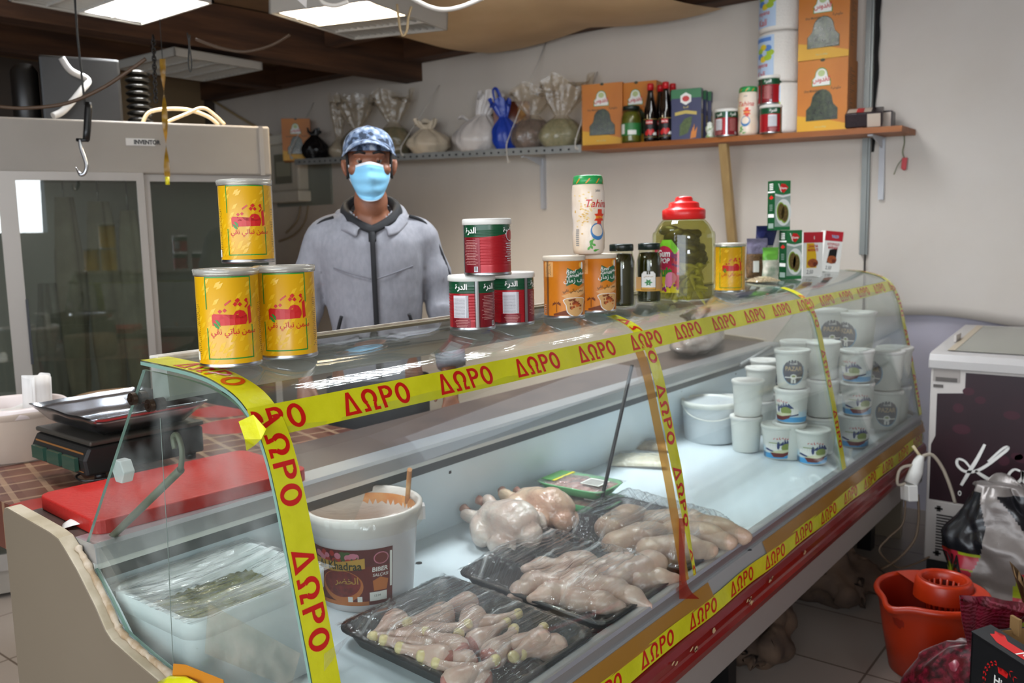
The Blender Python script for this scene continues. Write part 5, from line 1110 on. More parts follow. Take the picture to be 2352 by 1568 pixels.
o = MB().tube(smooth_path([P(490, 232, 0, WX-0.02), P(560, 275, 0, WX-0.02), P(640, 322, 0, WX-0.02)], 6), 0.012, 8).build('wall_conduit', mat('conduit_beige', 'B59C74', 0.5)); tag(o, 'thin beige conduit slanting down the wall towards the meter box', 'conduit')

# ------------------------------------------------------------------ hanging from the roof
def P_d(x, y, D): return CAM+ray(x, y)*D
t = thing('meat_hook', 'black handled steel meat hook hanging at the left', 'hook', (0, 0, 0)); D = 3.2
MB().tube([P_d(170, -60, D)+Vector((0, 0, 0.3)), P_d(178, 85, D), P_d(186, 160, D), P_d(195, 240, D)], 0.004, 6).build('hanging_wire', RUBBER, t)
MB().tube([P_d(203, 235, D), P_d(203, 250, D), P_d(200, 300, D), P_d(198, 322, D)], [0.010, 0.013, 0.013, 0.012], 10).tube([P_d(203, 322, D), P_d(176, 321, D)], 0.0065, 8).build('handle', BLACK, t)
MB().tube(smooth_path([P_d(184, 320, D), P_d(186, 340, D), P_d(194, 362, D), P_d(199, 382, D), P_d(194, 398, D), P_d(184, 400, D), P_d(174, 384, D)], 5), [0.007]*26+[0.005, 0.004, 0.003, 0.002, 0.001], 8).build('hook', STEEL, t)
t = thing('fly_strip', 'yellow sticky fly strip dangling in front of the fridge', 'fly strip', (0, 0, 0)); D = 3.4
MB().tube([P_d(373, 135, D)+Vector((0, 0, 0.6)), P_d(373, 135, D)], 0.0015, 5).build('thread', RUBBER, t)
a, b = P_d(373, 135, D), P_d(384, 405, D)
MB().grid(lambda u, v: a.lerp(b, v)+(RT*math.cos(v*7)+FW*math.sin(v*7))*(u-0.5)*0.022, 2, 40).build('strip', mat('fly_paper', '9A7420', 0.25, hex2='7E5C16', vs=30), t)
MB().lathe([(0.008, 0), (0.008, 0.03), (0.0, 0.031)], 10, c=tuple(P_d(385, 424, D))).build('end_tube', mat('fly_tube', 'D6C81E', 0.4), t)
t = thing('hanging_chain', 'short rusty black chain hanging by the roof beam', 'chain', (0, 0, 0)); D = 2.9
n = 16
for k in range(n):
    q = P_d(352+6*k/n, 88+150*k/n, D); c_ = MB(); ax = RT if k % 2 else FW
    c_.tube([q+ax*0.006*math.cos(i*PI/5)+Vector((0, 0, 0.011*math.sin(i*PI/5))) for i in range(11)], 0.0024, 6); c_.build('link', mat('rusty_link', '1A1410', 0.5, 0.5), t)
brn = mat('brown_cable', '4E3A28', 0.6); whc = mat('white_cable', 'C4BDB2', 0.5)
def cable(name, label, pts, r, m, D=None, group=None):
    pp = [P_d(x, y, D) if D else P_d(x, y, d) for (x, y, *d_) in pts for d in ([D] if D else d_)]
    o = MB().tube(smooth_path(pp, 8), r, 7).build(name, m); return tag(o, label, 'cable', group)
cable('slack_cable', 'brown cable sagging from the roof down to the fridge at the left', [(0, 245), (60, 248), (150, 238), (230, 205), (300, 160), (335, 135)], 0.006, brn, 2.9)
cable('slack_cable', 'brown cable sagging between the beam and the middle ceiling light', [(450, 90), (500, 108), (560, 118), (620, 105), (665, 80)], 0.006, brn, 3.6)
cable('light_cable', 'white cable curling down beside the middle ceiling light', [(735, -5), (745, 8), (770, 13), (800, 4)], 0.008, whc, 3.0)
cable('light_cable', 'long white cable swooping along the ceiling at the top', [(945, -5), (985, 15), (1020, 22), (1060, 15), (1110, -5)], 0.008, whc, 3.0)
cable('light_cable', 'tan cable loop dangling from the middle ceiling light', [(912, 10), (918, 60), (925, 82), (934, 70), (938, 40), (945, 15)], 0.005, mat('tan_cable', '8A7350', 0.6), 3.3)
o = MB().add([P_d(675, -8, 2.8), P_d(705, -8, 2.8), P_d(704, 18, 2.85)], [(0, 1, 2)]).build('paper_tag', PWH); o.modifiers.new('t', 'SOLIDIFY').thickness = 0.001; tag(o, 'white paper corner hanging at the top edge', 'paper')
o = MB().tube(smooth_path([P_d(430, 75, 3.2), P_d(440, 140, 3.2), P_d(437, 165, 3.2), P_d(433, 140, 3.2), P_d(436, 80, 3.2)], 5), 0.003, 6).build('wire_loop', RUBBER); tag(o, 'dark wire loop hanging under the roof beam', 'wire')

# ------------------------------------------------------------------ work table at the left
tb = thing('work_table', 'table pushed up to the counter at the left', 'table', (1.32, 2.455, 0))
MB().box(-0.46, 0.46, -0.45, 0.45, 0.845, 0.872).build('table_top', plyw, tb)
for sx in (-0.42, 0.42):
    for sy in (-0.41, 0.41): MB().box(sx-0.03, sx+0.03, sy-0.03, sy+0.03, 0, 0.845).build('leg', plyw, tb)
cm_ = bpy.data.materials.new('plaid_oilcloth'); cm_.use_nodes = True
_n = cm_.node_tree.nodes; _l = cm_.node_tree.links; _t = _n.new('ShaderNodeTexCoord'); _m = _n.new('ShaderNodeMapping'); _m.inputs['Rotation'].default_value = (0, 0, 0.25); _l.new(_t.outputs['Object'], _m.inputs[0])
_base = None
def _mix(f, a, b):
    x = _n.new('ShaderNodeMixRGB'); _l.new(f, x.inputs[0])
    (x.inputs[1].__setattr__('default_value', a) if not hasattr(a, 'is_linked') else _l.new(a, x.inputs[1])); (x.inputs[2].__setattr__('default_value', b) if not hasattr(b, 'is_linked') else _l.new(b, x.inputs[2]))
    return x.outputs[0]
colr = lin('5A3026')
cur = None
for ax, sc, thr, cc in (('X', 9, 0.55, '77503E'), ('Y', 9, 0.55, '6E4436'), ('X', 27, 0.93, 'A98A6C'), ('Y', 27, 0.93, 'A98A6C')):
    w_ = _n.new('ShaderNodeTexWave'); w_.bands_direction = ax; w_.inputs['Scale'].default_value = sc/6.28*0.9; _l.new(_m.outputs[0], w_.inputs[0])
    g_ = _n.new('ShaderNodeMath'); g_.operation = 'GREATER_THAN'; g_.inputs[1].default_value = thr; _l.new(w_.outputs['Fac'], g_.inputs[0])
    q_ = _n.new('ShaderNodeMath'); q_.operation = 'MULTIPLY'; q_.inputs[1].default_value = 0.6; _l.new(g_.outputs[0], q_.inputs[0])
    cur = _mix(q_.outputs[0], cur if cur is not None else colr, lin(cc))
nz = _n.new('ShaderNodeTexVoronoi'); nz.inputs['Scale'].default_value = 3.2; _l.new(_m.outputs[0], nz.inputs[0])
g_ = _n.new('ShaderNodeMath'); g_.operation = 'LESS_THAN'; g_.inputs[1].default_value = 0.42; _l.new(nz.outputs['Distance'], g_.inputs[0]); cur = _mix(g_.outputs[0], cur, lin('A02A24'))
g_ = _n.new('ShaderNodeMath'); g_.operation = 'LESS_THAN'; g_.inputs[1].default_value = 0.13; _l.new(nz.outputs['Distance'], g_.inputs[0]); cur = _mix(g_.outputs[0], cur, lin('8C8A4E'))
_l.new(cur, _n['Principled BSDF'].inputs['Base Color']); _n['Principled BSDF'].inputs['Roughness'].default_value = 0.3
o = MB().box(0.825, 1.805, 1.99, 2.92, 0.8725, 0.876).box(0.822, 0.826, 1.99, 2.92, 0.76, 0.876).box(0.825, 1.805, 2.92, 2.924, 0.72, 0.876).build('tablecloth', cm_); tag(o, 'red brown plaid oilcloth with poppies on the left table', 'tablecloth')
q = Vector((1.03, 2.43, 0.877)); q = G(40, 1068, 0.877, 0.13)
t = thing('plastic_tub', 'large white round tub on the oilcloth at the left edge', 'tub', q)
MB().lathe([(0.10, 0.0), (0.118, 0.004), (0.135, 0.12), (0.137, 0.125), (0.143, 0.126), (0.143, 0.15), (0.137, 0.155), (0.132, 0.15), (0.128, 0.12), (0.112, 0.03), (0.0, 0.028)], 48, cap=False).build('tub', mat('tub_white', 'D9CCC8', 0.35), t)
bgm = mat('white_paper_bags', 'DAD6D2', 0.6, hex2='C9C5C0', vs=30, stretch=(1, 1, 0.15))
def packs(label, px, py, w, d, h, rz, dz):
    p = G(px, py, 0.877+dz, 0.02); o = MB().grid(lambda u, v: ((w/2)*math.copysign(abs(math.cos(2*PI*u))**0.35, math.cos(2*PI*u)), (d/2)*math.copysign(abs(math.sin(2*PI*u))**0.35, math.sin(2*PI*u))*(1+0.08*math.sin(u*60)), h*v+0.006*math.sin(u*20)*v), 60, 6, wrap=True)
    o.f.append([60*6+i for i in range(60)]); o.m.append(0); o.s.append(False)
    o = o.build('paper_bag_bundle', bgm, loc=p, rot=(0, 0.04, rz)); return tag(o, label, 'paper bags')
packs('tall bundle of white paper bags standing up in the round tub', 92, 1015, 0.075, 0.045, 0.19, 0.4, 0.030)
packs('low folded white bags lying in the tub beside the tall bundle', 30, 1020, 0.12, 0.1, 0.10, 0.1, 0.030)
q = G(30, 1068, 0.877, 0.13)+Vector((0.0, 0.0, 0.0)); o = MB().grid(lambda u, v: (q.x+0.165*math.cos(6.28*u)*(0.86+0.1*v+0.05*math.sin(u*40)), q.y+0.165*math.sin(6.28*u)*(0.86+0.1*v+0.04*math.sin(u*33)), 0.88+0.14*v), 60, 6, wrap=True).build('tub_bag', BAGC); tag(o, 'crinkled clear bag around the foot of the white tub', 'bag')
p = P(150, 945, 2, 0.877); q = Vector((1.40, 2.74, 0.877)); t = thing('chopping_block', 'round wooden chopping block behind the white tub', 'chopping block', q)
MB().lathe([(0.125, 0), (0.13, 0.01), (0.13, 0.10), (0.122, 0.11), (0, 0.112)], 36).build('block', mat('block_wood', '7A5A30', 0.7, hex2='5C4222', vs=18), t)
# scale
q = Vector((1.22, 2.16, 0.905)); q = P(262, 1072, 2, 0.905); q = Vector((q.x+0.05, q.y+0.05, 0.9045)); sc = thing('weighing_scale', 'black shop scale with a shiny steel tray at the left', 'scale', q, -1.6)
MB().prism([(-0.16, 0.015), (-0.165, 0.055), (-0.15, 0.085), (0.15, 0.085), (0.15, 0.015)], -0.15, 0.15, ax=0).build('body', mat('scale_black', '1B1A18', 0.5), sc, 0.006)
m = MB(); m.put(rect2d(-0.135, 0.022, 0.135, 0.07), lambda u, v: (u, -0.1655-(v-0.055)*0.12 if v < 0.056 else -0.166+(v-0.055)*0.5, v+0.002), 0)
for k in (-1, 0, 1): m.box(k*0.088-0.034, k*0.088+0.034, -0.176, -0.166, 0.028, 0.06, 1)
m.build('display_panel', [mat('scale_panel', '8A5A2E', 0.4), mat('scale_lcd', '2E4A3E', 0.15)], sc)
MB().box(-0.155, 0.155, -0.15, 0.15, 0.088, 0.10).build('platform', mat('scale_platform', '4A463F', 0.4, 0.4), sc, 0.004)
tr = MB()
def tray(u, v):
    x, y = (u-0.5)*2, (v-0.5)*2; e = max(abs(x), abs(y)); z = 0.108+0.05*max(0, (e-0.75)/0.25)
    return (0.18*x, 0.15*y, z+0.003*mnoise.noise(Vector((x*2, y*2, 0))))
tr.grid(tray, 24, 20).build('tray', mat('polished_steel', 'A9ACB2', 0.22, 1.0), sc).modifiers.new('t', 'SOLIDIFY').thickness = 0.002
for sx in (-0.13, 0.13):
    for sy in (-0.12, 0.12): MB().lathe([(0.014, 0), (0.014, 0.016)], 12, c=(sx, sy, 0)).build('foot', BLACK, sc)
o = MB().tube(smooth_path([q+Vector((-0.13, -0.10, 0.02)), q+Vector((-0.17, -0.10, 0.012)), q+Vector((-0.16, -0.15, 0.006)), q+Vector((-0.05, -0.18, 0.006))], 6), 0.003, 6).build('scale_cable', BLACK); tag(o, 'thin black cable beside the shop scale', 'cable')
# red cutting board
bd = thing('cutting_board', 'thick red plastic cutting board lying on the rear worktop', 'cutting board', (0, 0, 0))
cs = [P(x, y, 2, 0.935) for x, y in ((85, 1133), (262, 1062), (300, 1052), (560, 1020))]
c0 = Vector(P(85, 1134, 2, 0.935)); e1 = (Vector(P(210, 1195, 2, 0.935))-c0).normalized(); e2 = Vector((-e1.y, e1.x, 0)); e2 = e2 if e2.x > 0 else -e2
L1, L2, rc = 0.30, 0.50, 0.03; out = []
for (cx, cy, a0) in ((L1-rc, rc, -PI/2), (L1-rc, L2-rc, 0), (rc, L2-rc, PI/2), (rc, rc, PI)):
    for k in range(6): a = a0+k*PI/10; out.append((cx+rc*math.cos(a), cy+rc*math.sin(a)))
pts = [c0+e1*x+e2*y for x, y in out]
MB().prism([(p.x, p.y) for p in pts], 0.9045, 0.935, ax=2).build('board', mat('board_red', 'B0231C', 0.45, hex2='A61F1A', vs=6, bump=0.15, bs=90), bd, 0.003)
p = P(150, 1205, 2, 0.906); o = MB().grid(lambda u, v: (p.x+0.0+0.055*u-0.02*v, p.y+0.01-0.045*u-0.035*v, 0.906+0.018*math.sin(PI*u*0.8)*(1-0.5*v)), 10, 6).build('paper_scrap', PWH); tag(o, 'curled white paper scrap in front of the red cutting board', 'paper'); o.modifiers.new('t', 'SOLIDIFY').thickness = 0.0008
# ------------------------------------------------------------------ goods inside the counter
TILT = math.atan(0.058)
SKIN_C = mat('chicken_skin', 'D9C0B0', 0.28, hex2='CFAC9C', vs=26, bump=0.15, bs=120, spec=0.6, sss=0.15)
FLESH = mat('raw_flesh', 'B5645A', 0.25, hex2='C98A7C', vs=40, spec=0.7, sss=0.15)
KNUC = mat('yellow_knuckle', 'E2CF9A', 0.35, sss=0.1)
BTRAY = mat('black_foam_tray', '17181A', 0.35)
def black_tray(label, x0, x1, y0, y1):
    t = thing('meat_tray', label, 'tray', ((x0+x1)/2, (y0+y1)/2, DZf((y0+y1)/2)+0.001), 0, 'black meat trays'); t.rotation_euler = (TILT, 0, 0)
    a, b = (x1-x0)/2, (y1-y0)/2
    def rr_(a, b, r, z, n=6):
        out = []
        for cx, cy, s in ((a-r, b-r, 0), (-a+r, b-r, PI/2), (-a+r, -b+r, PI), (a-r, -b+r, 3*PI/2)):
            for k in range(n): q = s+k*PI/2/(n-1); out.append((cx+r*math.cos(q), cy+r*math.sin(q), z))
        return out
    rings = [rr_(a-0.03, b-0.03, 0.03, 0.0), rr_(a-0.012, b-0.012, 0.035, 0.034), rr_(a, b, 0.04, 0.038), rr_(a, b, 0.04, 0.042), rr_(a-0.014, b-0.014, 0.035, 0.042), rr_(a-0.034, b-0.034, 0.03, 0.006)]
    m = MB(); n = len(rings[0])
    for r in rings: m.v += [Vector(p) for p in r]
    for i in range(len(rings)-1):
        for k in range(n): m.f.append([i*n+k, i*n+(k+1) % n, (i+1)*n+(k+1) % n, (i+1)*n+k]); m.m.append(0); m.s.append(True)
    for i, fl in ((0, True), (len(rings)-1, False)):
        f = [i*n+k for k in range(n)]; m.f.append(f[::-1] if fl else f); m.m.append(0); m.s.append(False)
    m.build('tray', BTRAY, t)
    return t
tA = black_tray('black tray of drumsticks nearest the camera', 1.165, 1.525, 0.975, 1.425)
tB = black_tray('middle black tray of chicken leg quarters', 1.545, 1.905, 0.975, 1.415)
tC = black_tray('far black tray of plump chicken pieces', 1.93, 2.33, 0.975, 1.405)
def film(label, x0, x1, y0, y1, bump, seed, ridge):
    def f(u, v):
        x = x0+(x1-x0)*u; y = y0+(y1-y0)*v; e = min(u, 1-u, v, 1-v)
        k = min(1, e/0.16); k = k*k*(3-2*k)
        z = DZf(y)+0.0455+bump*k*(0.75+0.25*mnoise.noise(Vector((u*3, v*3, seed))))
        z += 0.004*k*mnoise.noise(Vector((u*2+v*1.5, (v-u*0.5)*26, seed)))+0.006*(1-k)*mnoise.noise(Vector((u*20, v*20, seed)))
        for (cx, cy, h_) in ridge:
            dd = math.hypot(x-cx, y-cy); z += h_*max(0, 1-dd/0.09)**2
        return (x, y, z)
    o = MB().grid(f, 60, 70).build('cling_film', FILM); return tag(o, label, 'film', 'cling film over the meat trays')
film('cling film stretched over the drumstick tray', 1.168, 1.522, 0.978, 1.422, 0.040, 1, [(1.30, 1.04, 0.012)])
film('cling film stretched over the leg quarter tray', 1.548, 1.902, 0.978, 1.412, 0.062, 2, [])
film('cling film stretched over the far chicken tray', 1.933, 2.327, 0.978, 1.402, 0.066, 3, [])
# drumsticks
def drum_mesh():
    m = MB(); L = 0.125
    prof = [(0.0, 0.006), (0.004, 0.011), (0.012, 0.0125), (0.020, 0.0105), (0.034, 0.0105), (0.052, 0.014), (0.072, 0.021), (0.090, 0.0265), (0.106, 0.027), (0.118, 0.021), (0.125, 0.010), (0.127, 0.002)]; prof = [(x, r*(1.0+2.2*x)) for x, r in prof]
    pts = [Vector((x, 0.006*math.sin(x*22), 0.004*math.sin(x*18))) for x, r in prof]
    sp = smooth_path(pts, 3); rs = []
    for i in range(len(prof)-1):
        for k in range(3): q = k/3; rs.append(prof[i][1]*(1-q)+prof[i+1][1]*q)
    rs.append(prof[-1][1]); m.tube(sp, rs, 16, 0, flat=0.9)
    for i, f in enumerate(m.f):
        c = sum((m.v[j] for j in f), Vector())/len(f)
        m.m[i] = 1 if c.x < 0.017 else (2 if c.x > 0.117 else 0)
    for v in m.v: v += v.normalized()*0.0025*mnoise.noise(v*45)
    return m
DR = [((240, 540), (520, 410)), ((490, 605), (930, 780)), ((740, 440), (1080, 690)), ((620, 375), (990, 335)), ((790, 300), (1250, 230)), ((1045, 485), (1250, 320)), ((350, 515), (700, 560)),
      ((1500, 460), (1340, 660)), ((1720, 460), (1540, 600)), ((1480, 690), (1860, 530)), ((1020, 420), (860, 470)), ((1420, 400), (1200, 560)), ((960, 770), (1180, 880)), ((690, 790), (900, 850)), ((1250, 760), (1080, 860)), ((1650, 640), (1900, 620)), ((400, 615), (640, 700)), ((1450, 340), (1300, 400))]
d0 = None
DL = ['drumstick at the left edge of the near tray', 'long drumstick with a yellow end pointing up left, in front', 'drumstick in the middle of the near tray, thick end toward the front', 'drumstick with a blunt yellow end pointing left at the back', 'rearmost drumstick of the near tray', 'drumstick with its yellow end pointing down, behind the middle', 'fat drumstick lying under the two left ones', 'drumstick standing with its yellow end up on the right half', 'partly hidden drumstick behind the upright one', 'drumstick pointing up to the right near the tray corner', 'short looking drumstick behind the middle one', 'drumstick under the bright film streaks', 'drumstick at the bottom edge of the photo below the long one', 'lowest left drumstick of the near tray, cut by the tray edge', 'reddish drumstick under the film pleat in front', 'drumstick at the right end of the near tray', 'pale drumstick beneath the long front one', 'drumstick at the back right under the film streaks']
for k, (a, b) in enumerate(DR):
    lv = 0.035 if k in (1, 2, 3, 5, 7, 9, 14) else 0.026
    pa = PZ(770+0.2679*a[0], 1330+0.2679*a[1], lv+0.016); pb = PZ(770+0.2679*b[0], 1330+0.2679*b[1], lv)
    d = (pb-pa); d = d.normalized(); e = d.to_track_quat('X', 'Z').to_euler(); pa = (pa+pb)/2-d*0.064
    pa.x = min(max(pa.x, 1.18), 1.50); pa.y = min(max(pa.y, 1.03), 1.36)
    if d0 is None:
        d0 = drum_mesh().build('drumstick', [SKIN_C, KNUC, FLESH], loc=pa, rot=e); o = d0
    else:
        o = d0.copy(); COL.objects.link(o); o.location = pa; o.rotation_euler = e
    tag(o, DL[k], 'drumstick', 'drumsticks in the near tray')
def piece(name, ells, m, noise_amp=0.004): return organic(name, ells, 0.006, m, None, noise_amp, 26, 4)
leg0 = piece('leg_quarter', [((0.055, 0.0, 0.0), (0.062, 0.045, 0.030), (0, 0, 0.2)), ((0.005, 0.01, -0.002), (0.045, 0.036, 0.026), (0, 0, 0)), ((-0.04, -0.010, -0.004), (0.045, 0.030, 0.025), (0, 0, 0.3)), ((-0.075, -0.024, -0.006), (0.026, 0.015, 0.015), (0, 0, 0.4))], SKIN_C)
LG = [((590, 870), (980, 780), 0.045), ((480, 985), (760, 930), 0.038), ((1390, 1035), (1060, 990), 0.052), ((1090, 905), (1380, 830), 0.05), ((690, 1030), (960, 920), 0.052), ((1540, 960), (1250, 900), 0.04), ((1000, 820), (1180, 790), 0.038), ((1000, 1110), (760, 1030), 0.045)]
LL = ['leg quarter at the back left of the middle tray', 'leg quarter at the left front of the middle tray', 'leg quarter at the front right, its tip by the tray edge', 'big leg quarter at the back right of the middle tray', 'leg quarter in the centre under the bright film pleats', 'leg quarter at the far right edge of the middle tray', 'leg quarter wedged between the two rear ones', 'leg quarter along the front edge of the middle tray']
first = True
for k, (a, b, lv) in enumerate(LG):
    pa = PZ(1000+0.3623*a[0], 1000+0.3623*a[1], lv); pb = PZ(1000+0.3623*b[0], 1000+0.3623*b[1], lv); d = (pb-pa).normalized()
    if first: o = leg0; first = False
    else: o = leg0.copy(); COL.objects.link(o)
    c = (pa+pb)/2; c.y = max(c.y, 1.045); c.x = min(max(c.x, 1.63), 1.83); o.location = c; o.rotation_euler = Euler((0.3*math.sin(k*2.1), 0.1*math.cos(k), math.atan2(d.y, d.x))); o.scale = (1, 1, 1.1) if k % 2 else (1, -1, 1.1)
    tag(o, LL[k], 'chicken leg', 'leg quarters in the middle tray')
br0 = piece('chicken_piece', [((0.0, 0.0, 0.0), (0.095, 0.046, 0.038), (0, 0, 0)), ((0.05, 0.008, 0.0), (0.055, 0.048, 0.036), (0, 0, 0.2)), ((-0.075, -0.01, -0.006), (0.045, 0.028, 0.026), (0, 0, -0.2))], mat('pale_chicken_skin', 'CDB39C', 0.3, hex2='BF9F8A', vs=18, bump=0.2, bs=150, sss=0.15), 0.005)
BR = [((1000, 600), (1340, 480), 0.055), ((1060, 690), (1470, 610), 0.05), ((1290, 730), (1730, 770), 0.055), ((1420, 530), (1640, 560), 0.045), ((1560, 600), (1890, 690), 0.055), ((1640, 520), (1990, 610), 0.05)]
BL = ['plump chicken piece at the near left corner of the far tray', 'chicken piece lying behind the front one in the far tray', 'long chicken piece along the front of the far tray', 'chicken piece half hidden behind the middle yellow tape', 'grooved chicken piece right of the tape in the far tray', 'curved chicken piece at the far right end of the far tray']
first = True
for k, (a, b, lv) in enumerate(BR):
    pa = PZ(1000+0.3623*a[0], 1000+0.3623*a[1], lv); pb = PZ(1000+0.3623*b[0], 1000+0.3623*b[1], lv); d = (pb-pa).normalized()
    if first: o = br0; first = False
    else: o = br0.copy(); COL.objects.link(o)
    c = (pa+pb)/2; c.y = max(c.y, 1.05); c.x = min(max(c.x, 2.02), 2.23); o.location = c; o.rotation_euler = Euler((0.25*math.sin(k*1.7), 0.05, math.atan2(d.y, d.x)+PI)); o.scale = (1.0+0.1*(k % 2), 1, 1.05)
    tag(o, BL[k], 'chicken piece', 'pieces in the far tray')
# whole chickens
WSK = mat('whole_chicken_skin', 'D6C8BC', 0.25, hex2='C9AC9E', vs=16, bump=0.6, bs=45, spec=0.6, sss=0.15, coat=0.25)
def chicken(label, px, py, lp, rp, roll, m):
    a = PZ(*lp, 0.06); b = PZ(*rp, 0.06); d = (b-a).normalized(); c = PZ(px, py, 0.068); DZ = c.z-0.068
    t = thing('whole_chicken', label, 'chicken', (c.x, c.y, c.z), math.atan2(d.y, d.x), 'whole chickens'); t.rotation_euler = (roll, 0, math.atan2(d.y, d.x))
    organic('body', [((0.0, 0, 0.0), (0.105, 0.072, 0.062), (0, 0, 0)), ((0.045, 0.0, 0.012), (0.07, 0.066, 0.058), (0, 0.2, 0)), ((0.03, 0.03, 0.02), (0.075, 0.035, 0.045), (0, 0, 0)), ((0.03, -0.03, 0.02), (0.075, 0.035, 0.045), (0, 0, 0)),
             ((-0.045, 0.055, -0.01), (0.06, 0.034, 0.042), (0, 0, 0.5)), ((-0.045, -0.055, -0.01), (0.06, 0.034, 0.042), (0, 0, -0.5)), ((-0.10, 0.038, 0.012), (0.045, 0.022, 0.024), (0, 0.2, -0.3)), ((-0.10, -0.038, 0.012), (0.045, 0.022, 0.024), (0, 0.2, 0.3)),
             ((0.06, 0.072, -0.015), (0.05, 0.02, 0.028), (0, 0, -0.3)), ((0.06, -0.072, -0.015), (0.05, 0.02, 0.028), (0, 0, 0.3)), ((0.11, 0, -0.01), (0.03, 0.035, 0.03), (0, 0, 0))], 0.006, m, t, 0.007, 22, 3)
    for s in (1, -1):
        k = MB().tube([(-0.128, 0.033*s, 0.016), (-0.140, 0.030*s, 0.018), (-0.152, 0.028*s, 0.022), (-0.157, 0.027*s, 0.023)], [0.014, 0.0125, 0.014, 0.006], 12); k.build('leg_end', mat('leg_end_red', 'C59A86', 0.35, hex2='9A5A4C', vs=40), t)
    return t
chicken('whole chicken wrapped in film, nearer of the two', 1160, 1200, (1080, 1165), (1240, 1240), 0.25, WSK)
chicken('whole chicken lying behind the nearer one beside the green trays', 1240, 1168, (1150, 1130), (1320, 1205), -0.2, mat('yellowish_chicken_skin', 'D6BCA0', 0.22, hex2='C79C86', vs=12, bump=0.6, bs=45, spec=0.6, sss=0.15, coat=0.25))
# green foam trays
GT = mat('green_foam_tray', '6FBE7C', 0.4); MINCE = mat('giblets', 'A06258', 0.25, hex2='D0A69A', vs=55, bump=0.6, bs=60, coat=0.7)
def gtray(label, px, py, z, rz):
    c = P(px, py, 2, z+0.02); t = thing('foam_tray', label, 'tray', (c.x, c.y, z), rz, 'green foam trays')
    def ring(a, b, zz): return [(a*math.copysign(abs(math.cos(q))**0.4, math.cos(q)), b*math.copysign(abs(math.sin(q))**0.4, math.sin(q)), zz) for q in [2*PI*k/40 for k in range(40)]]
    R = [ring(0.10, 0.062, 0), ring(0.125, 0.085, 0.028), ring(0.128, 0.088, 0.030), ring(0.118, 0.078, 0.030), ring(0.105, 0.066, 0.006)]
    m = MB(); m.grid(lambda u, v: R[round(v*4)][round(u*40) % 40], 40, 4, wrap=True); m.f.append(list(range(40))[::-1]); m.m.append(0); m.s.append(False); m.build('tray', GT, t)
    MB().grid(lambda u, v: ((u-0.5)*0.222, (v-0.5)*0.145, 0.020+0.016*(math.sin(PI*u)*math.sin(PI*v))**0.4+0.004*mnoise.noise(Vector((u*12, v*9, 2)))), 40, 28).build('giblets', MINCE, t)
    MB().grid(lambda u, v: ((u-0.5)*0.25, (v-0.5)*0.17, 0.031+0.010*(math.sin(PI*u)*math.sin(PI*v))**0.5), 16, 12).build('wrap', FILMX, t)
    m = MB(); zt = 0.0425
    m.box(0.03, 0.10, -0.045, 0.02, zt-0.003, zt-0.001, 0); m.box(-0.11, -0.07, -0.06, 0.055, zt-0.006, zt-0.004, 1); m.box(-0.066, -0.056, -0.062, 0.058, zt-0.005, zt-0.003, 2)
    for k in range(5): m.box(0.036, 0.094, -0.04+k*0.011, -0.036+k*0.011, zt-0.001, zt-0.0005, 3)
    m.build('price_label', [PWH, mat('label_mid_green', '5DA050', 0.4), mat('label_bright_yellow', 'E8DC3A', 0.4), INK], t)
    return t
qa = PZ(1255, 1100, 0.05); qb = PZ(1430, 1145, 0.05); rzg = math.atan2(qb.y-qa.y, qb.x-qa.x)
gz = PZ(1338, 1148, 0.02).z-0.02
gtray('lower green foam tray, mostly covered by the one on top', 1338, 1148, gz, rzg+0.06)
gtray('upper green foam tray of giblets with a white price label', 1332, 1112, gz+0.046, rzg)
# flat packs of white cheese pieces
CHZ = mat('cheese_pieces', 'DCD6BE', 0.5, hex2='C9BF9C', vs=40)
def chz(label, px, py, w, d, rz, m):
    c = PZ(px, py, 0.01); t = thing('cheese_pack', label, 'packet', (c.x, c.y, c.z-0.01), rz, 'flat cheese packs')
    MB().grid(lambda u, v: ((u-0.5)*w, (v-0.5)*d, 0.006+0.028*(math.sin(PI*u)*math.sin(PI*v))**0.35*(0.75+0.5*abs(mnoise.noise(Vector((u*9, v*7, px)))))), 30, 24).grid(lambda u, v: ((u-0.5)*w, (0.5-v)*d, 0.002), 2, 2).build('pieces', m, t)
    MB().grid(lambda u, v: ((u-0.5)*(w+0.03), (v-0.5)*(d+0.03), 0.004+0.036*(math.sin(PI*u)*math.sin(PI*v))**0.35), 20, 16).build('wrap', FILMX, t)
chz('flat film pack of white cheese pieces on the deck', 1466, 1056, 0.21, 0.15, rzg+0.5, CHZ)
chz('smaller brownish pack behind the white cheese pack', 1500, 1024, 0.14, 0.10, rzg+0.4, mat('brown_pieces', '8E7A5C', 0.5, hex2='B9A98A', vs=30))
# pepper paste bucket
bk = GZ(845, 1408, 0, 0.115); bkt = thing('paste_bucket', 'white bucket of pepper paste covered in film with a stick in it', 'bucket', bk, facing(bk))
RB0, RB1, HB = 0.114, 0.133, 0.235
m = MB()
m.lathe([(RB0-0.005, 0.0), (RB0, 0.004), (RB0+(RB1-RB0)*0.82, HB*0.80), (RB1, HB*0.805), (RB1, HB*0.84), (RB1+0.004, HB*0.845), (RB1+0.004, HB*0.90), (RB1+0.009, HB*0.91), (RB1+0.010, HB*0.985), (RB1+0.006, HB), (RB1-0.001, HB-0.003), (RB1-0.006, HB*0.9), (RB0-0.002, 0.05)], 64, 0, cap=False)
for s in (PI/2, -PI/2): m.box(-0.016, 0.016, -0.006, 0.012, HB*0.78, HB*0.92, 0, Matrix.Rotation(s, 4, 'Z') @ Matrix.Translation((0, RB1+0.006, 0)) if False else Matrix.Rotation(s-PI/2, 4, 'Z') @ Matrix.Translation((0, RB1+0.004, 0)))
m.build('pail', mat('pail_white', 'E6E0E0', 0.3), bkt)
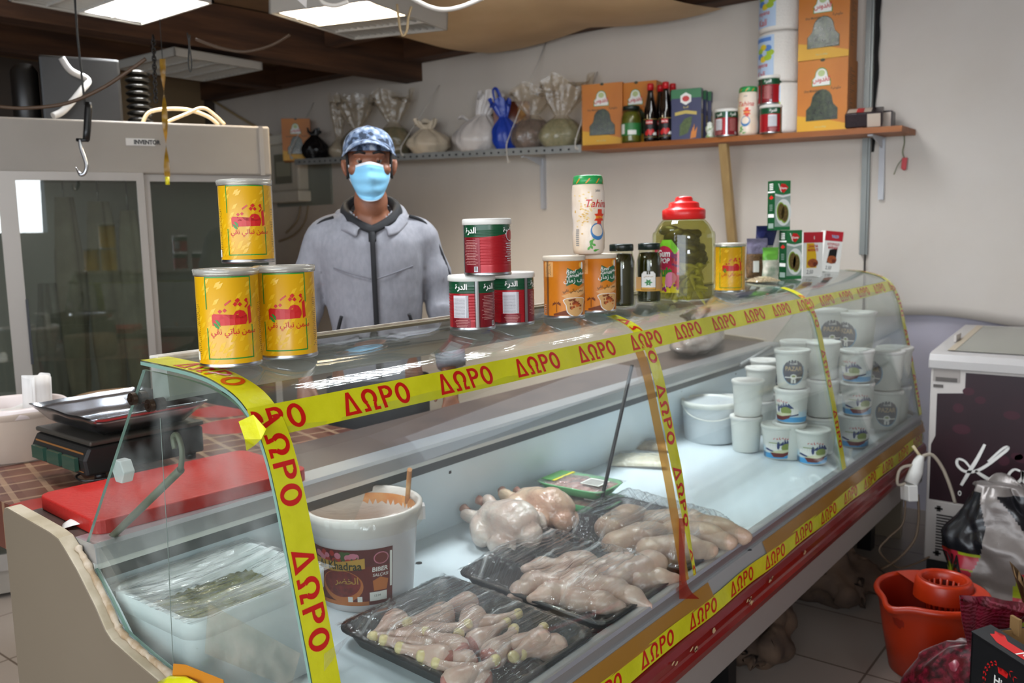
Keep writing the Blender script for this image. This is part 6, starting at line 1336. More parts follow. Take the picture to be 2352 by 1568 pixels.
MB().lathe([(RB1-0.0065, HB*0.93), (RB1-0.007, HB*0.86), (RB0+0.004, HB*0.35), (0.0, HB*0.30)], 48, cap=False).build('pepper_paste', mat('pepper_paste', 'F0AE6A', 0.4, hex2='DC8E48', vs=16, bump=0.4, bs=30, lo=0.4, hi=0.6), bkt)
fb_ = lambda e: (lambda u, v: ((RB0+(RB1-RB0)*v/HB+e)*math.cos(u/0.117-0.12), (RB0+(RB1-RB0)*v/HB+e)*math.sin(u/0.117-0.12), v))
m = MB()
m.put(rect2d(-0.125, 0.02, 0.075, 0.158, 0.008), fb_(0.0006), 0); m.put(rect2d(-0.125, 0.116, 0.075, 0.158, 0.008), fb_(0.001), 1)
rr = random.Random(6)
for k in range(26): m.put(disc2d(rr.uniform(-0.12, 0.0), rr.uniform(0.125, 0.153), rr.uniform(0.005, 0.011), rr.uniform(0.005, 0.009), 9, 0.01), fb_(0.0012+k*0.00002), rr.choice((2, 3, 4)))
m.put(poly2d([(-0.125, 0.108), (-0.05, 0.105), (0.012, 0.112), (0.012, 0.138), (-0.05, 0.128), (-0.125, 0.132)], 0.008), fb_(0.0019), 5)
m.put(shift(text2d('Al Khadraa', 0.020, 0.018, 0.86, 0.008), -0.048, 0.119), fb_(0.0024), 6)
m.put(disc2d(-0.045, 0.068, 0.052, 0.040, 30, 0.008), fb_(0.0012), 7); m.put(disc2d(-0.045, 0.074, 0.046, 0.033, 30, 0.008), fb_(0.0016), 8)
m.put(shift(text2d('\uFEAE\uFEC0\uFEA8\uFEDF\uFE8D', 0.022, 0.012, 1, 0.008), -0.032, 0.080), fb_(0.0021), 5)
m.put(rect2d(-0.125, 0.02, 0.018, 0.03, 0.008), fb_(0.0017), 7)
for x in (-0.03, -0.008): m.put(rect2d(x, 0.030, x+0.011, 0.043), fb_(0.0023), 9)
m.put(rect2d(0.02, 0.03, 0.060, 0.052, 0.008), fb_(0.0019), 9); m.put(shift(text2d('12.04', 0.005, 0.0, 1), 0.038, 0.043), fb_(0.0023), 6)
m.put(shift(text2d('BIBER', 0.011, 0.02, 0.95, 0.008, 0.1), 0.045, 0.108), fb_(0.0019), 9); m.put(shift(text2d('SALÇASI', 0.009, 0.01, 0.95, 0.008, 0.1), 0.046, 0.093), fb_(0.0019), 9)
m.put(disc2d(0.048, 0.135, 0.017, 0.015, 20, 0.008), fb_(0.0017), 3); m.put(disc2d(0.048, 0.135, 0.0145, 0.0125, 20, 0.008), fb_(0.0019), 0)
m.put(rect2d(0.068, 0.06, 0.073, 0.148), fb_(0.0018), 9); m.put(poly2d([(0.03, 0.055), (0.06, 0.055), (0.064, 0.08), (0.045, 0.088), (0.028, 0.08)], 0.008), fb_(0.0015), 7)
m.build('label', [mat('label_maroon', '6E1C16', 0.35), mat('label_dark_veg', '5A1818', 0.4), mat('veg_green', '3E5A2A', 0.4), mat('veg_pink', 'C8788A', 0.4), mat('veg_red', 'A82A20', 0.4), mat('label_gold_band', 'C79A3E', 0.4), mat('label_deep_green', '20301A', 0.4), mat('bowl_orange', 'C9722E', 0.4), mat('paste_red', '8E1E18', 0.5, hex2='6A120E', vs=80), PWH], bkt)
MB().lathe([(RB1+0.011, HB*0.80), (RB1+0.012, HB*0.98), (RB1+0.004, HB+0.003), (RB1*0.75, HB*0.975), (RB1*0.4, HB*0.955), (0.0, HB*0.95)], 64, cap=False).build('film_cover', clear('bucket_film', 'FFFDF8', 0.08, 0.03, 0.03, 'FFFFFF', bump=0.6, bs=26, stretch=(1, 1, 0.3), gain=0.22), bkt)
dd = PZ(935, 1160, HB*0.9)
o = MB().tube([PZ(932, 1195, HB*0.55), P(941, 1078, 0, dd.x-0.02)], 0.0062, 10).build('wooden_stick', mat('stick_wood', 'C9A77E', 0.6, hex2='A8662E', vs=12)); tag(o, 'wooden stick standing up in the pepper paste bucket', 'stick')
# white box of olives
CR = [P(x, y, 2, 0.815) for x, y in ((262, 1330), (560, 1225), (745, 1312), (345, 1412))]
bx0, bx1, by0, by1 = 0.79, 1.105, 1.345, 1.635
bo = thing('olive_container', 'large white rectangular container of olives under cling film', 'container', ((bx0+bx1)/2, (by0+by1)/2, DZf((by0+by1)/2)))
a, b = (bx1-bx0)/2, (by1-by0)/2
def rring(a, b, r, z, n=7): return [(cx*(a-r)+r*math.cos(s+k*PI/2/(n-1)), cy*(b-r)+r*math.sin(s+k*PI/2/(n-1)), z) for cx, cy, s in ((1, 1, 0), (-1, 1, PI/2), (-1, -1, PI), (1, -1, 1.5*PI)) for k in range(n)]
R = [rring(a-0.022, b-0.022, 0.03, 0), rring(a-0.008, b-0.008, 0.035, 0.165), rring(a-0.007, b-0.007, 0.035, 0.168), rring(a, b, 0.04, 0.17), rring(a+0.001, b+0.001, 0.04, 0.205), rring(a-0.004, b-0.004, 0.038, 0.208), rring(a-0.012, b-0.012, 0.034, 0.205), rring(a-0.028, b-0.028, 0.028, 0.006)]
n = len(R[0]); m = MB(); m.grid(lambda u, v: R[round(v*7)][round(u*n) % n], n, 7, wrap=True)
for i, fl in ((0, 1), (7, 0)): f = [i*n+k for k in range(n)]; m.f.append(f[::-1] if fl else f); m.m.append(0); m.s.append(False)
m.build('box', mat('container_white', 'E4E9EA', 0.35), bo)
MB().grid(lambda u, v: ((u-0.5)*2*(a-0.018), (v-0.5)*2*(b-0.018), 0.150+0.006*mnoise.noise(Vector((u*25, v*25, 1)))), 50, 50).build('olives', mat('olive_mix', '7C7A2E', 0.25, hex2='4E5222', vs=38, bump=0.6, bs=50), bo)
MB().grid(lambda u, v: ((u-0.5)*2*(a+0.006), (v-0.5)*2*(b+0.006), 0.210-0.018*math.sin(PI*u)*math.sin(PI*v)+0.003*mnoise.noise(Vector((u*3+v*6, v*22-u*8, 7)))), 60, 60).build('film_cover', clear('container_film', 'FAFCFC', 0.10, 0.06, 0.30, 'F4F6F6', bump=0.9, bs=11, stretch=(0.6, 3.5, 1), hz_noise=7), bo)
# scrap of torn film stuck to the glass near the tray
o = MB().grid(lambda u, v: (lambda p: (p.x, p.y-0.004, p.z))(P(740+95*u, 1500-70*u+40*v*(1-u)-15*v*u, 1, 0.99+0.02*u)), 10, 6).build('torn_film', FILMX); tag(o, 'scrap of torn clear film by the near tape', 'film')
# yoghurt tubs
TW = mat('tub_white_plastic', 'DEDFD8', 0.4); STK = mat('navy_sticker', '3A4254', 0.4); STB = mat('sticker_blue_ring', '5FA3CC', 0.4)
umats = [TW, STK, STB, mat('sticker_gold', 'C3A878', 0.4), PWH, mat('tub_pale_blue', 'C5DFEE', 0.4), mat('tub_sky', '4AA3DC', 0.4), mat('tub_navy', '24386E', 0.4), RED, mat('pulp_brown', '6E2420', 0.4), mat('pulp_cream', 'DCDCB4', 0.4), mat('meadow', '8A9A4A', 0.4), mat('grey_code', '7E868E', 0.5)]
def d_plain(m, f): pass
def d_navy(m, f):
    m.put(disc2d(0, 0.067, 0.046, 0.05, 26, 0.008), lambda u, v: f(u, v, 0.0008), 2); m.put(disc2d(-0.001, 0.067, 0.043, 0.047, 26, 0.008), lambda u, v: f(u, v, 0.0012), 1)
    m.put(shift(text2d('PAZAR', 0.017, 0.02, 0.9, 0.008), 0, 0.080), lambda u, v: f(u, v, 0.0016), 3); m.put(shift(text2d('SUZME', 0.007, 0.01, 1, 0.008), 0, 0.099), lambda u, v: f(u, v, 0.0016), 4)
    m.put(disc2d(0, 0.048, 0.013, 0.011, 12), lambda u, v: f(u, v, 0.0016), 4); m.put(disc2d(0, 0.051, 0.008, 0.004, 10), lambda u, v: f(u, v, 0.002), 11); m.put(rect2d(-0.036, 0.044, 0.036, 0.048, 0.008), lambda u, v: f(u, v, 0.0015), 4); m.put(rect2d(-0.010, 0.024, 0.010, 0.038), lambda u, v: f(u, v, 0.0018), 4)
def d_blue(m, f):
    F = lambda e: (lambda u, v: f(u, v, e))
    m.put(rect2d(-0.16, 0.006, 0.16, 0.105, 0.009), F(0.0005), 5); m.put(rect2d(-0.06, 0.03, 0.09, 0.105, 0.009), F(0.0007), 4)
    m.put(rect2d(-0.16, 0.006, 0.16, 0.026, 0.009), F(0.0009), 6); m.put(poly2d([(-0.06, 0.044), (-0.05, 0.044), (0.02, 0.026), (0.09, 0.040), (0.09, 0.034), (0.02, 0.022), (-0.06, 0.038)], 0.009), F(0.0011), 7)
    m.put(shift(text2d('ARAXI', 0.017, 0.02, 0.95, 0.008, 0.15), 0.012, 0.090), F(0.0011), 8)
    m.put(poly2d([(0.0, 0.058), (0.03, 0.085), (0.05, 0.078), (0.07, 0.06)], 0.009), F(0.001), 7); m.put(disc2d(0.036, 0.05, 0.024, 0.016, 14, 0.009), F(0.0013), 11); m.put(disc2d(0.0, 0.058, 0.006, 0.016, 12), F(0.0014), 7)
    m.put(rect2d(-0.04, 0.066, 0.01, 0.069, 0.009), F(0.0013), 11)
    m.put(poly2d([(-0.035, 0.028), (0.06, 0.04), (0.05, 0.022), (0.02, 0.012), (-0.02, 0.012)], 0.009), F(0.0016), 9); m.put(poly2d([(-0.035, 0.03), (0.0, 0.04), (0.055, 0.042), (0.06, 0.036), (0.02, 0.028)], 0.009), F(0.002), 10)
    for k in range(9): m.put(rect2d(-0.125+0.0, 0.04+k*0.006, -0.09, 0.042+k*0.006, 0.009), F(0.0009), 6)
    for k in range(6): m.put(rect2d(-0.085+k*0.004, 0.008, -0.083+k*0.004, 0.03), F(0.0014), 12)
tubs = {}
HT = {'plain': 0.142, 'navy': 0.148, 'blue': 0.132}
def ytub(kind, label, q, turn=0.0, lid=True, s=1.0):
    an = facing(q)+turn
    if (kind, lid) not in tubs:
        r0, r1 = (0.052, 0.063) if kind != 'plain' else (0.052, 0.060)
        o = tub('yoghurt_tub', label, q, r0, r1, HT[kind], umats, 'yoghurt tubs', lid, {'plain': d_plain, 'navy': d_navy, 'blue': d_blue}[kind], 'yoghurt tub', an)
        if not lid:
            MB().lathe([(r1-0.001, HT[kind]-0.014), (r1+0.004, HT[kind]-0.013), (r1+0.004, HT[kind]), (r1-0.004, HT[kind]), (r1-0.006, HT[kind]-0.010), (0, HT[kind]-0.012)], 36, cap=False).build('rim', TW, o)
        tubs[(kind, lid)] = o
    else: o = dup(tubs[(kind, lid)], label, q, an)
    o.scale = (s, s, s); return o
def stack(px, py, h, items, s=1.0):
    """tubs piled on one spot; px, py, h = a photo point on the front foot of the tub that stands h above the deck"""
    q = GZ(px, py, h, 0.055*s); ym = 0.975+0.064*s+(0.02 if len(items) > 2 else 0)
    if q.y < ym: q.x = P(px, py, 1, ym).x; q.y = ym
    q.x = min(q.x, CX1-0.09); z = DZf(q.y)+0.001
    for kind, label, turn, lid in items:
        if label: ytub(kind, label, Vector((q.x+0.004*math.sin(z*40), q.y+0.004*math.cos(z*31), z)), turn, lid, s)
        z += (HT[kind]+0.002)*s
stack(1716, 1042, 0, [('plain', 'plain white tub standing on the deck, lower of the unlabelled pair', 0, True), ('plain', 'plain white tub on top of the unlabelled pair', 0, True)])
stack(1790, 1058, 0, [('blue', 'blue and white yoghurt tub at the front left of the tubs', 0.0, False)])
stack(1867, 1070, 0, [('blue', 'blue and white yoghurt tub at the front, left of the yellow tape', 0.05, False)])
stack(1872, 1030, 0, [('plain', 'plain open tub behind the two front blue tubs', 0, False)])
stack(1818, 894, 0.28, [('plain', 'plain tub at the bottom of the stack with the navy sticker on top', 0, True), ('blue', 'blue and white tub second in the stack under the navy sticker tub', -0.95, True), ('navy', 'tub with a round navy sticker on top of the middle stack', 0.1, True)])
stack(1745, 1000, 0, [('plain', 'lower plain tub behind the unlabelled pair', 0, True), ('plain', 'upper plain tub behind the unlabelled pair, its lid just above them', 0, True)])
stack(1757, 905, 0.145, [('plain', 'lower tub further back left of the middle stack', 0, True), ('navy', 'tub further back with its sticker turned away, left of the middle stack', 1.6, True)])
stack(1828, 870, 0.29, [('plain', 'bottom tub behind the middle stack near the rear wall', 0, True), ('plain', 'second tub behind the middle stack near the rear wall', 0, True), ('navy', 'tub with a white lid peeping over the top of the middle stack', 1.3, True)])
stack(1888, 880, 0.29, [('navy', 'bottom tub of the white stack just left of the yellow tape', 2.2, True), ('navy', 'middle tub of the white stack just left of the yellow tape', 2.5, True), ('navy', 'top tub of the white stack just left of the yellow tape', 2.0, True)])
stack(1900, 808, 0.35, [('navy', 'bottom tub of the tall column behind the yellow tape', 2.4, True), ('navy', 'second tub of the tall column behind the yellow tape', 2.0, True), ('navy', 'high tub with a round navy sticker seen beside the yellow tape', 0.25, True)], 1.18)
stack(1966, 815, 0.35, [('navy', 'bottom tub of the tall column behind the blue stack', 2.4, True), ('navy', 'second tub of the tall column behind the blue stack', 2.2, True), ('navy', 'highest tub at the right, its navy sticker half turned away', -0.75, True)], 1.18)
stack(1962, 1076, 0, [('blue', 'bottom blue and white tub of the stack of three right of the tape', 0.0, True), ('blue', 'middle blue and white tub of the stack of three right of the tape', 0.05, True), ('blue', 'top blue and white tub of the stack of three right of the tape', -0.75, True)])
stack(2030, 1000, 0, [('navy', 'dim tub at the far right end of the counter, bottom of the left column', 0.2, True), ('navy', 'dim tub at the far right end of the counter, top of the left column', -0.9, True)], 1.18)
stack(2072, 985, 0, [('navy', 'dim tub at the far right end of the counter, bottom of the right column', -0.9, True), ('navy', 'dim tub at the far right end of the counter, top of the right column', -0.8, True)], 1.18)
q = GZ(1626, 1022, 0, 0.11); q.y = min(q.y, 1.55); q.z = DZf(q.y); t = tub('curd_bucket', 'wide grey white bucket with a wire handle left of the yoghurt tubs', q, 0.108, 0.118, 0.165, [mat('curd_bucket_white', 'C9CFD2', 0.4)], None, False, None, 'bucket')
MB().lathe([(0.117, 0.145), (0.122, 0.147), (0.123, 0.168), (0.115, 0.168), (0.112, 0.15), (0.0, 0.140)], 40, cap=False).build('rim', TW, t)
MB().grid(lambda u, v: (0.02+0.07*math.cos(6.28*u)*v, 0.03+0.065*math.sin(6.28*u)*v, 0.148+0.012*(1-v)+0.006*mnoise.noise(Vector((u*9, v*6, 0)))), 24, 8, wrap=True).build('dark_olives', mat('bagged_olives', '3A332E', 0.25, hex2='7A716A', vs=40, bump=0.6, bs=40), t)
MB().tube(smooth_path([(0.01, -0.122, 0.15), (0.09, -0.08, 0.115), (0.118, 0.0, 0.10), (0.09, 0.08, 0.115), (0.01, 0.122, 0.15)], 6), 0.003, 6).build('handle', TW, t)
stack(1672, 985, 0, [('plain', 'small plain tub behind the wide grey bucket', 0, True)], 0.95)
# clear bag of meat on the worktop behind the sill
c = P(1600, 815, 1, 1.86); q = Vector((c.x, 1.86, 0.905))
bg_ = bag('large clear bag of wrapped meat lying behind the counter sill', 1600, 830, 0.72, 0.16, 0.86, 0.4, clear('meat_bag', 'F2EEEA', 0.12, 0.06, 0.16, 'CFC9C4', bump=0.8, bs=14), mat('bagged_meat', '8E7670', 0.4, hex2='B8AAA4', vs=9), seed=21, loc=q, rz=-PI/2+0.3, d=0.24, fill=0.7)

# ------------------------------------------------------------------ right hand side: freezer and floor goods
fz = thing('chest_freezer', 'white chest freezer with a dark maroon front and sliding glass lid', 'freezer', (3.9, 0.84, 0))
FRW = mat('freezer_white', 'C9C2BC', 0.4); MAR = mat('freezer_maroon', '2A0C16', 0.35, hex2='220912', vs=5); fy1 = -0.98
def fpt(px, py): p = P(px, py, 0, 3.898); return (p.y-0.84, p.z)
MB().box(0, 0.62, fy1, 0, 0.06, 0.885).build('cabinet', FRW, fz, 0.006)
MB().prism([(-0.012, 0.885), (0.70, 0.885), (0.70, 1.0), (0.04, 0.952), (0.0, 0.945), (-0.012, 0.92)], fy1-0.005, 0.008, ax=1, mi=0).build('lid_frame', mat('freezer_frame', 'BDB9B6', 0.35), fz, 0.004)
for v in fz.children:
    pass
MB().add([(0.05, -0.05, 0.9565), (0.66, -0.05, 1.0005), (0.66, fy1+0.05, 1.0005), (0.05, fy1+0.05, 0.9565)], [(0, 1, 2, 3)]).build('sliding_glass', mat('freezer_glass', '7E8274', 0.1, hex2='6E7266', vs=4, coat=0.6), fz)
for y in (-0.05,): MB().add([(0.05, y, 0.9575), (0.66, y, 1.0015), (0.66, y-0.028, 1.0015), (0.05, y-0.028, 0.9575)], [(0, 1, 2, 3)]).build('lid_seal', mat('cream_seal', 'BEB09A', 0.5), fz)
MB().box(0.24, 0.34, -0.045, -0.035, 0.97, 1.0).build('lid_handle', FRW, fz)
MB().tube(smooth_path([(0.35, -0.34, 0.985), (0.15, -0.36, 0.972), (0.14, -0.5, 0.972), (0.36, -0.52, 0.987)], 6), 0.006, 7).build('wire_basket_rim', mat('basket_wire', 'C8B07A', 0.5), fz)
pts = [fpt(2152, 905), fpt(2215, 905), fpt(2218, 845), fpt(2352, 853)]
x_, zt, zb = -0.0015, 0.875, 0.325
ya_, yb_ = fpt(2218, 860)[0], fpt(2150, 960)[0]
m = MB().add([(x_, ya_, zt), (x_, fy1+0.01, zt), (x_, fy1+0.01, zb), (x_, -0.012, zb), (x_, -0.012, fpt(2140, 1020)[1]), (x_, yb_, fpt(2146, 1000)[1]), (x_, yb_, fpt(2150, 903)[1]), (x_, ya_, fpt(2216, 903)[1])], [(7, 0, 1, 2), (7, 2, 3, 4), (7, 4, 5, 6)])
sc_ = lambda x, y: fpt(1900+x*0.3622, 1000+y*0.3622)
def stroke(pp, r):
    q = smooth_path([Vector((0, *sc_(x, y))) for x, y in pp], 8); n = len(q)
    for i in range(n-1):
        d = (q[i+1]-q[i]).normalized(); w = Vector((0, -d.z, d.y)); rr0 = r*(0.65+0.35*math.sin(PI*i/n)); rr1 = r*(0.65+0.35*math.sin(PI*(i+1)/n))
        m.add([q[i]-w*rr0+Vector((-0.0032, 0, 0)), q[i+1]-w*rr1+Vector((-0.0032, 0, 0)), q[i+1]+w*rr1+Vector((-0.0032, 0, 0)), q[i]+w*rr0+Vector((-0.0032, 0, 0))], [(0, 1, 2, 3)], 1)
stroke([(1000, 55), (950, 150), (900, 230), (850, 315)], 0.0075)
stroke([(905, 200), (870, 160), (830, 150), (825, 185), (870, 225), (940, 225), (1010, 190), (1090, 130), (1140, 90), (1145, 72), (1110, 85), (1020, 165)], 0.0062)
stroke([(940, 222), (980, 250), (1040, 285), (1110, 310)], 0.0075)
stroke([(1225, 225), (1185, 215), (1150, 250), (1150, 300), (1190, 310), (1235, 270), (1240, 225), (1245, 290), (1280, 310)], 0.006)
stroke([(1330, 225), (1320, 300), (1345, 245), (1380, 225), (1385, 300), (1410, 310)], 0.006)
t2_ = text2d('O', 0.022, 0.04, 0.6); pz = sc_(840, 365); m.put(t2_, lambda u, v: (-0.003, pz[0]-u, pz[1]+v), 1)
rr = random.Random(12)
for k in range(9): m.put(disc2d(0, 0, rr.uniform(0.02, 0.035), rr.uniform(0.012, 0.022), 14), lambda u, v, a=-0.08-rr.random()*0.4, b=0.5+rr.random()*0.33: (-0.0022, a-u, b+v), 2)
m.build('front_panel', [MAR, PWH, mat('maroon_berry', '3C0E1E', 0.4)], fz)
m = MB(); y0, z0 = fpt(2142, 870); m.box(-0.002, 0, ya_+0.02, -0.01, fpt(2190, 875)[1]-0.005, fpt(2190, 846)[1], 0); m.box(-0.003, -0.002, ya_+0.03, -0.02, fpt(2190, 878)[1], fpt(2190, 868)[1], 1); m.box(-0.003, -0.002, -0.05, -0.012, fpt(2150, 889)[1], fpt(2150, 882)[1], 1)
m.build('rating_label', [mat('label_grey', 'A29A94', 0.5), mat('barcode_grey', '5E5854', 0.5)], fz)
gm = MB().box(-0.004, 0, -0.42, -0.006, 0.075, 0.318, 0)
for k in range(13):
    gm.box(-0.006, -0.004, -0.33, -0.045, 0.11+k*0.0125, 0.116+k*0.0125, 1)
for zz in (0.29, 0.095): gm.box(-0.006, -0.004, -0.06, -0.045, zz-0.012, zz+0.012, 1).box(-0.006, -0.004, -0.068, -0.037, zz-0.004, zz+0.004, 1)
gm.build('grille', [FRW, mat('grille_dark', '26211F', 0.6)], fz)
MB().box(0.01, 0.6, fy1+0.02, -0.01, 0.0, 0.06).build('plinth', BLACK, fz)
# orange mop bucket
q = P(2150, 1570, 2, 0); q = Vector((3.02, 0.62, 0)); mb_ = thing('mop_bucket', 'orange plastic mop bucket with a wringer basket on the tiles', 'bucket', q, 0)
ORG = mat('bucket_orange', 'B2300C', 0.35, hex2='AA2B0A', vs=3); ORI = mat('bucket_inside', '8A1C06', 0.45)
spa = math.atan2(-RT.y*0.9-FW.y*0.45, -RT.x*0.9-FW.x*0.45)
def bf(rad, z, lip=1.0):
    def g_(a):
        dlt = (a-spa+PI) % (2*PI)-PI; s = math.exp(-(dlt/0.22)**2); return rad*(1+0.17*s*lip), z-0.012*s*lip
    return g_
prof = [(0.118, 0.0, 0), (0.126, 0.004, 0), (0.150, 0.14, 0.0), (0.160, 0.21, 0.15), (0.166, 0.246, 0.7), (0.176, 0.255, 1), (0.180, 0.266, 1), (0.175, 0.276, 1), (0.166, 0.277, 1), (0.160, 0.268, 1), (0.156, 0.235, 0.7), (0.148, 0.16, 0.1), (0.120, 0.012, 0)]
def buck(u, v):
    i = round(v*(len(prof)-1)); r, z, l = prof[i]; rr_, zz = bf(r, z, l)(2*PI*u); return (rr_*math.cos(2*PI*u), rr_*math.sin(2*PI*u), zz)
m = MB().grid(buck, 72, len(prof)-1, wrap=True)
for i, f in enumerate(m.f): m.m[i] = 1 if i//72 >= 9 else 0
m.f.append([72*(len(prof)-1)+k for k in range(72)]); m.m.append(1); m.s.append(False); m.f.append(list(range(72))[::-1]); m.m.append(0); m.s.append(False)
m.build('pail', [ORG, ORI], mb_)
wd = (RT*0.78+Vector((FW.x, FW.y, 0)).normalized()*0.55); wc = Vector((wd.x*0.075, wd.y*0.075, 0))
m = MB(); m.lathe([(0.070, 0.285), (0.074, 0.300), (0.082, 0.302), (0.088, 0.292), (0.092, 0.262), (0.094, 0.235)], 48, 0, c=tuple(wc), cap=False)
m.lathe([(0.066, 0.296), (0.062, 0.29), (0.060, 0.272)], 48, 0, c=tuple(wc), cap=False)
for k in range(18):
    a = 2*PI*k/18; p0 = wc+Vector((0.060*math.cos(a), 0.060*math.sin(a), 0.275)); p1 = wc+Vector((0.046*math.cos(a), 0.046*math.sin(a), 0.16)); m.tube([p0, p1], 0.0042, 6)
m.lathe([(0.05, 0.155), (0.05, 0.165), (0.0, 0.166)], 24, 0, c=tuple(wc)); m.lathe([(0.067, 0.296), (0.070, 0.302), (0.076, 0.302)], 48, 0, c=tuple(wc), cap=False)
m.build('wringer_basket', ORG, mb_)
# flange that spans the rear half of the bucket mouth around the basket
n_ = 40; wa = math.atan2(wd.y, wd.x)
m = MB().grid(lambda u, v: (lambda a: tuple((wc+Vector((0.090*math.cos(a), 0.090*math.sin(a), 0.272)))*(1-v)+Vector((0.168*math.cos(wa+(u-0.5)*2.5), 0.168*math.sin(wa+(u-0.5)*2.5), 0.279))*v))(wa+(u-0.5)*4.4), n_, 4)
m.build('wringer_flange', ORG, mb_)
sp_ = Vector((-FW.x*0.12+RT.x*0.13, -FW.y*0.12+RT.y*0.13, 0.235)); MB().tube([sp_*0.93+Vector((0, 0, 0.016)), sp_*1.02+Vector((0, 0, 0.0)), sp_*1.3+Vector((0, 0, -0.035))], 0.011, 10).build('handle', ORG, mb_)
# charcoal bag
q = Vector((3.60, 0.485, 0)); cb = thing('charcoal_bag', 'black, yellow and red charcoal sack folded shut in front of the freezer', 'sack', q, facing(q))
def sack(u, v):
    a = 2*PI*u; c, s = math.cos(a), math.sin(a); k = 1-0.55*max(0, v-0.62)/0.38
    x = 0.135*math.copysign(abs(c)**0.7, c)*(1-0.55*v**3); y = 0.185*math.copysign(abs(s)**0.75, s)*(0.86+0.2*math.sin(PI*v*0.9))*(k if v > 0.62 else 1)
    n1 = mnoise.noise(Vector((c*1.7, s*1.7, v*4.5)))*0.030+mnoise.noise(Vector((c*4, s*4, v*9)))*0.010
    return (x+n1*c-0.05*v*v, y+n1*s-0.04*v*v, 0.50*v)
m = MB().grid(sack, 180, 150, wrap=True); m.f.append([180*150+k for k in range(180)]); m.m.append(1); m.s.append(True)
for i in range(180*150):
    u = (i % 180)/180; v = (i//180)/150; th = (u*2*PI+PI) % (2*PI)-PI; w = th+0.22*math.sin(v*7)
    k = 0
    if -0.30-0.25*v < w < 0.34-0.35*v: k = 1
    elif v < 0.52:
        k = 2 if mnoise.noise(Vector((math.cos(th)*3, math.sin(th)*3, v*7+2))) > -0.02 else (3 if mnoise.noise(Vector((th*2, v*9, 5))) > 0 else 4)
        if 0.40 < v < 0.50 and abs(w) < 1.5: k = 3
    if v > 0.95: k = 1
    m.m[i] = k
sf = lambda u, v, e: (lambda p: Vector(p)+Vector((p[0], p[1], 0)).normalized()*e)(sack((u % 1.0), v))
for s_, u0, v0, hh in (('EXTRA', 0.155, 0.37, 0.055), ('HARD', 0.165, 0.215, 0.028), ('DAL', 0.862, 0.30, 0.022), ('IVA', 0.845, 0.43, 0.06)):
    t_ = text2d(s_, hh, 0.03, 0.9, 0.012); m.put(t_, lambda u, v: sf(u0+u/1.05, v0+v/0.50, 0.004), 5)
m.build('sack_skin', [mat('sack_black', '15161A', 0.25, bump=0.3, bs=14), mat('sack_silver', '7F7874', 0.35, 0.3, bump=0.4, bs=16), mat('sack_lime', '8E9A1C', 0.3, bump=0.3, bs=16), mat('sack_pink', 'A82838', 0.3), mat('sack_ember', '7A2410', 0.35), BLACK], cb)
MB().grid(lambda u, v: (-0.055+0.03*math.sin(u*9)*v-0.035*v, -0.11+0.20*u-0.02*v+0.01*math.sin(u*14), 0.475+0.035*math.sin(PI*u)*(0.5+v*0.5)+0.02*math.sin(u*11+v*3)), 24, 8).build('folded_mouth', mat('sack_silver', '9B938F', 0.3, 0.3), cb).modifiers.new('t', 'SOLIDIFY').thickness = 0.004
# carton box at the right edge
bq = Vector((2.18, 0.30, 0)); cA = P(2232, 1452, 2, 0.43); bw, bdp, bh = 0.34, 0.40, 0.43
e_l = P(2352, 1420, 2, 0.43); ang = math.atan2((P(2400, 1560, 2, 0.43)-cA).y, (P(2400, 1560, 2, 0.43)-cA).x)
ab = thing('cardboard_box', 'open black printed cardboard box at the bottom right corner', 'box', (cA.x, cA.y, 0), ang)
KR = mat('kraft_board', '8A6A40', 0.7); BBX = mat('box_black', '141619', 0.4)
m = MB()                                  # local x runs along the printed front, y into the box
th = 0.006
m.box(0, bw, 0, th, 0, bh, 0); m.box(0, th, 0, bdp, 0, bh, 0); m.box(bw-th, bw, 0, bdp, 0, bh, 0); m.box(0, bw, bdp-th, bdp, 0, bh, 0); m.box(0, bw, 0, bdp, 0, th, 1)
m.build('carton', [BBX, KR], ab)
MB().box(th, th+0.002, th, bdp-th, 0.01, bh-0.001).box(bw-th-0.002, bw-th, th, bdp-th, 0.01, bh-0.001).box(th, bw-th, bdp-th-0.002, bdp-th, 0.01, bh-0.001).box(th, bw-th, th, th+0.002, 0.01, bh-0.001).build('inner_liner', KR, ab)
fl = MB(); fl.add([(0, -0.002, bh), (bw, -0.002, bh), (bw, 0.055, bh+0.012), (0, 0.055, bh+0.012), (0, -0.002, bh+0.004), (bw, -0.002, bh+0.004), (bw, 0.055, bh+0.016), (0, 0.055, bh+0.016)], [(0, 3, 2, 1), (4, 5, 6, 7), (0, 1, 5, 4), (1, 2, 6, 5), (2, 3, 7, 6), (3, 0, 4, 7)], 0)
FT = lambda e: (lambda u, v: (u, v, bh+0.0045+0.21*max(0, v)+e))
fl.put(poly2d([(0.035, 0.024), (0.075, 0.012), (0.33, 0.010), (0.33, 0.034), (0.085, 0.034), (0.06, 0.046), (0.06, 0.036), (0.03, 0.042), (0.042, 0.032)]), FT(0.001), 1)
t_ = text2d('admiral', 0.026, 0.02, 1.15, 0, 0.25); fl.put(([(-x+0.20, -y+0.024) for x, y in t_[0]], [f[::-1] for f in t_[1]]), FT(0.002), 2)
fl.build('front_flap', [BBX, RED, PWH], ab)
m = MB(); F = lambda u, v: (u, -0.0008, v)
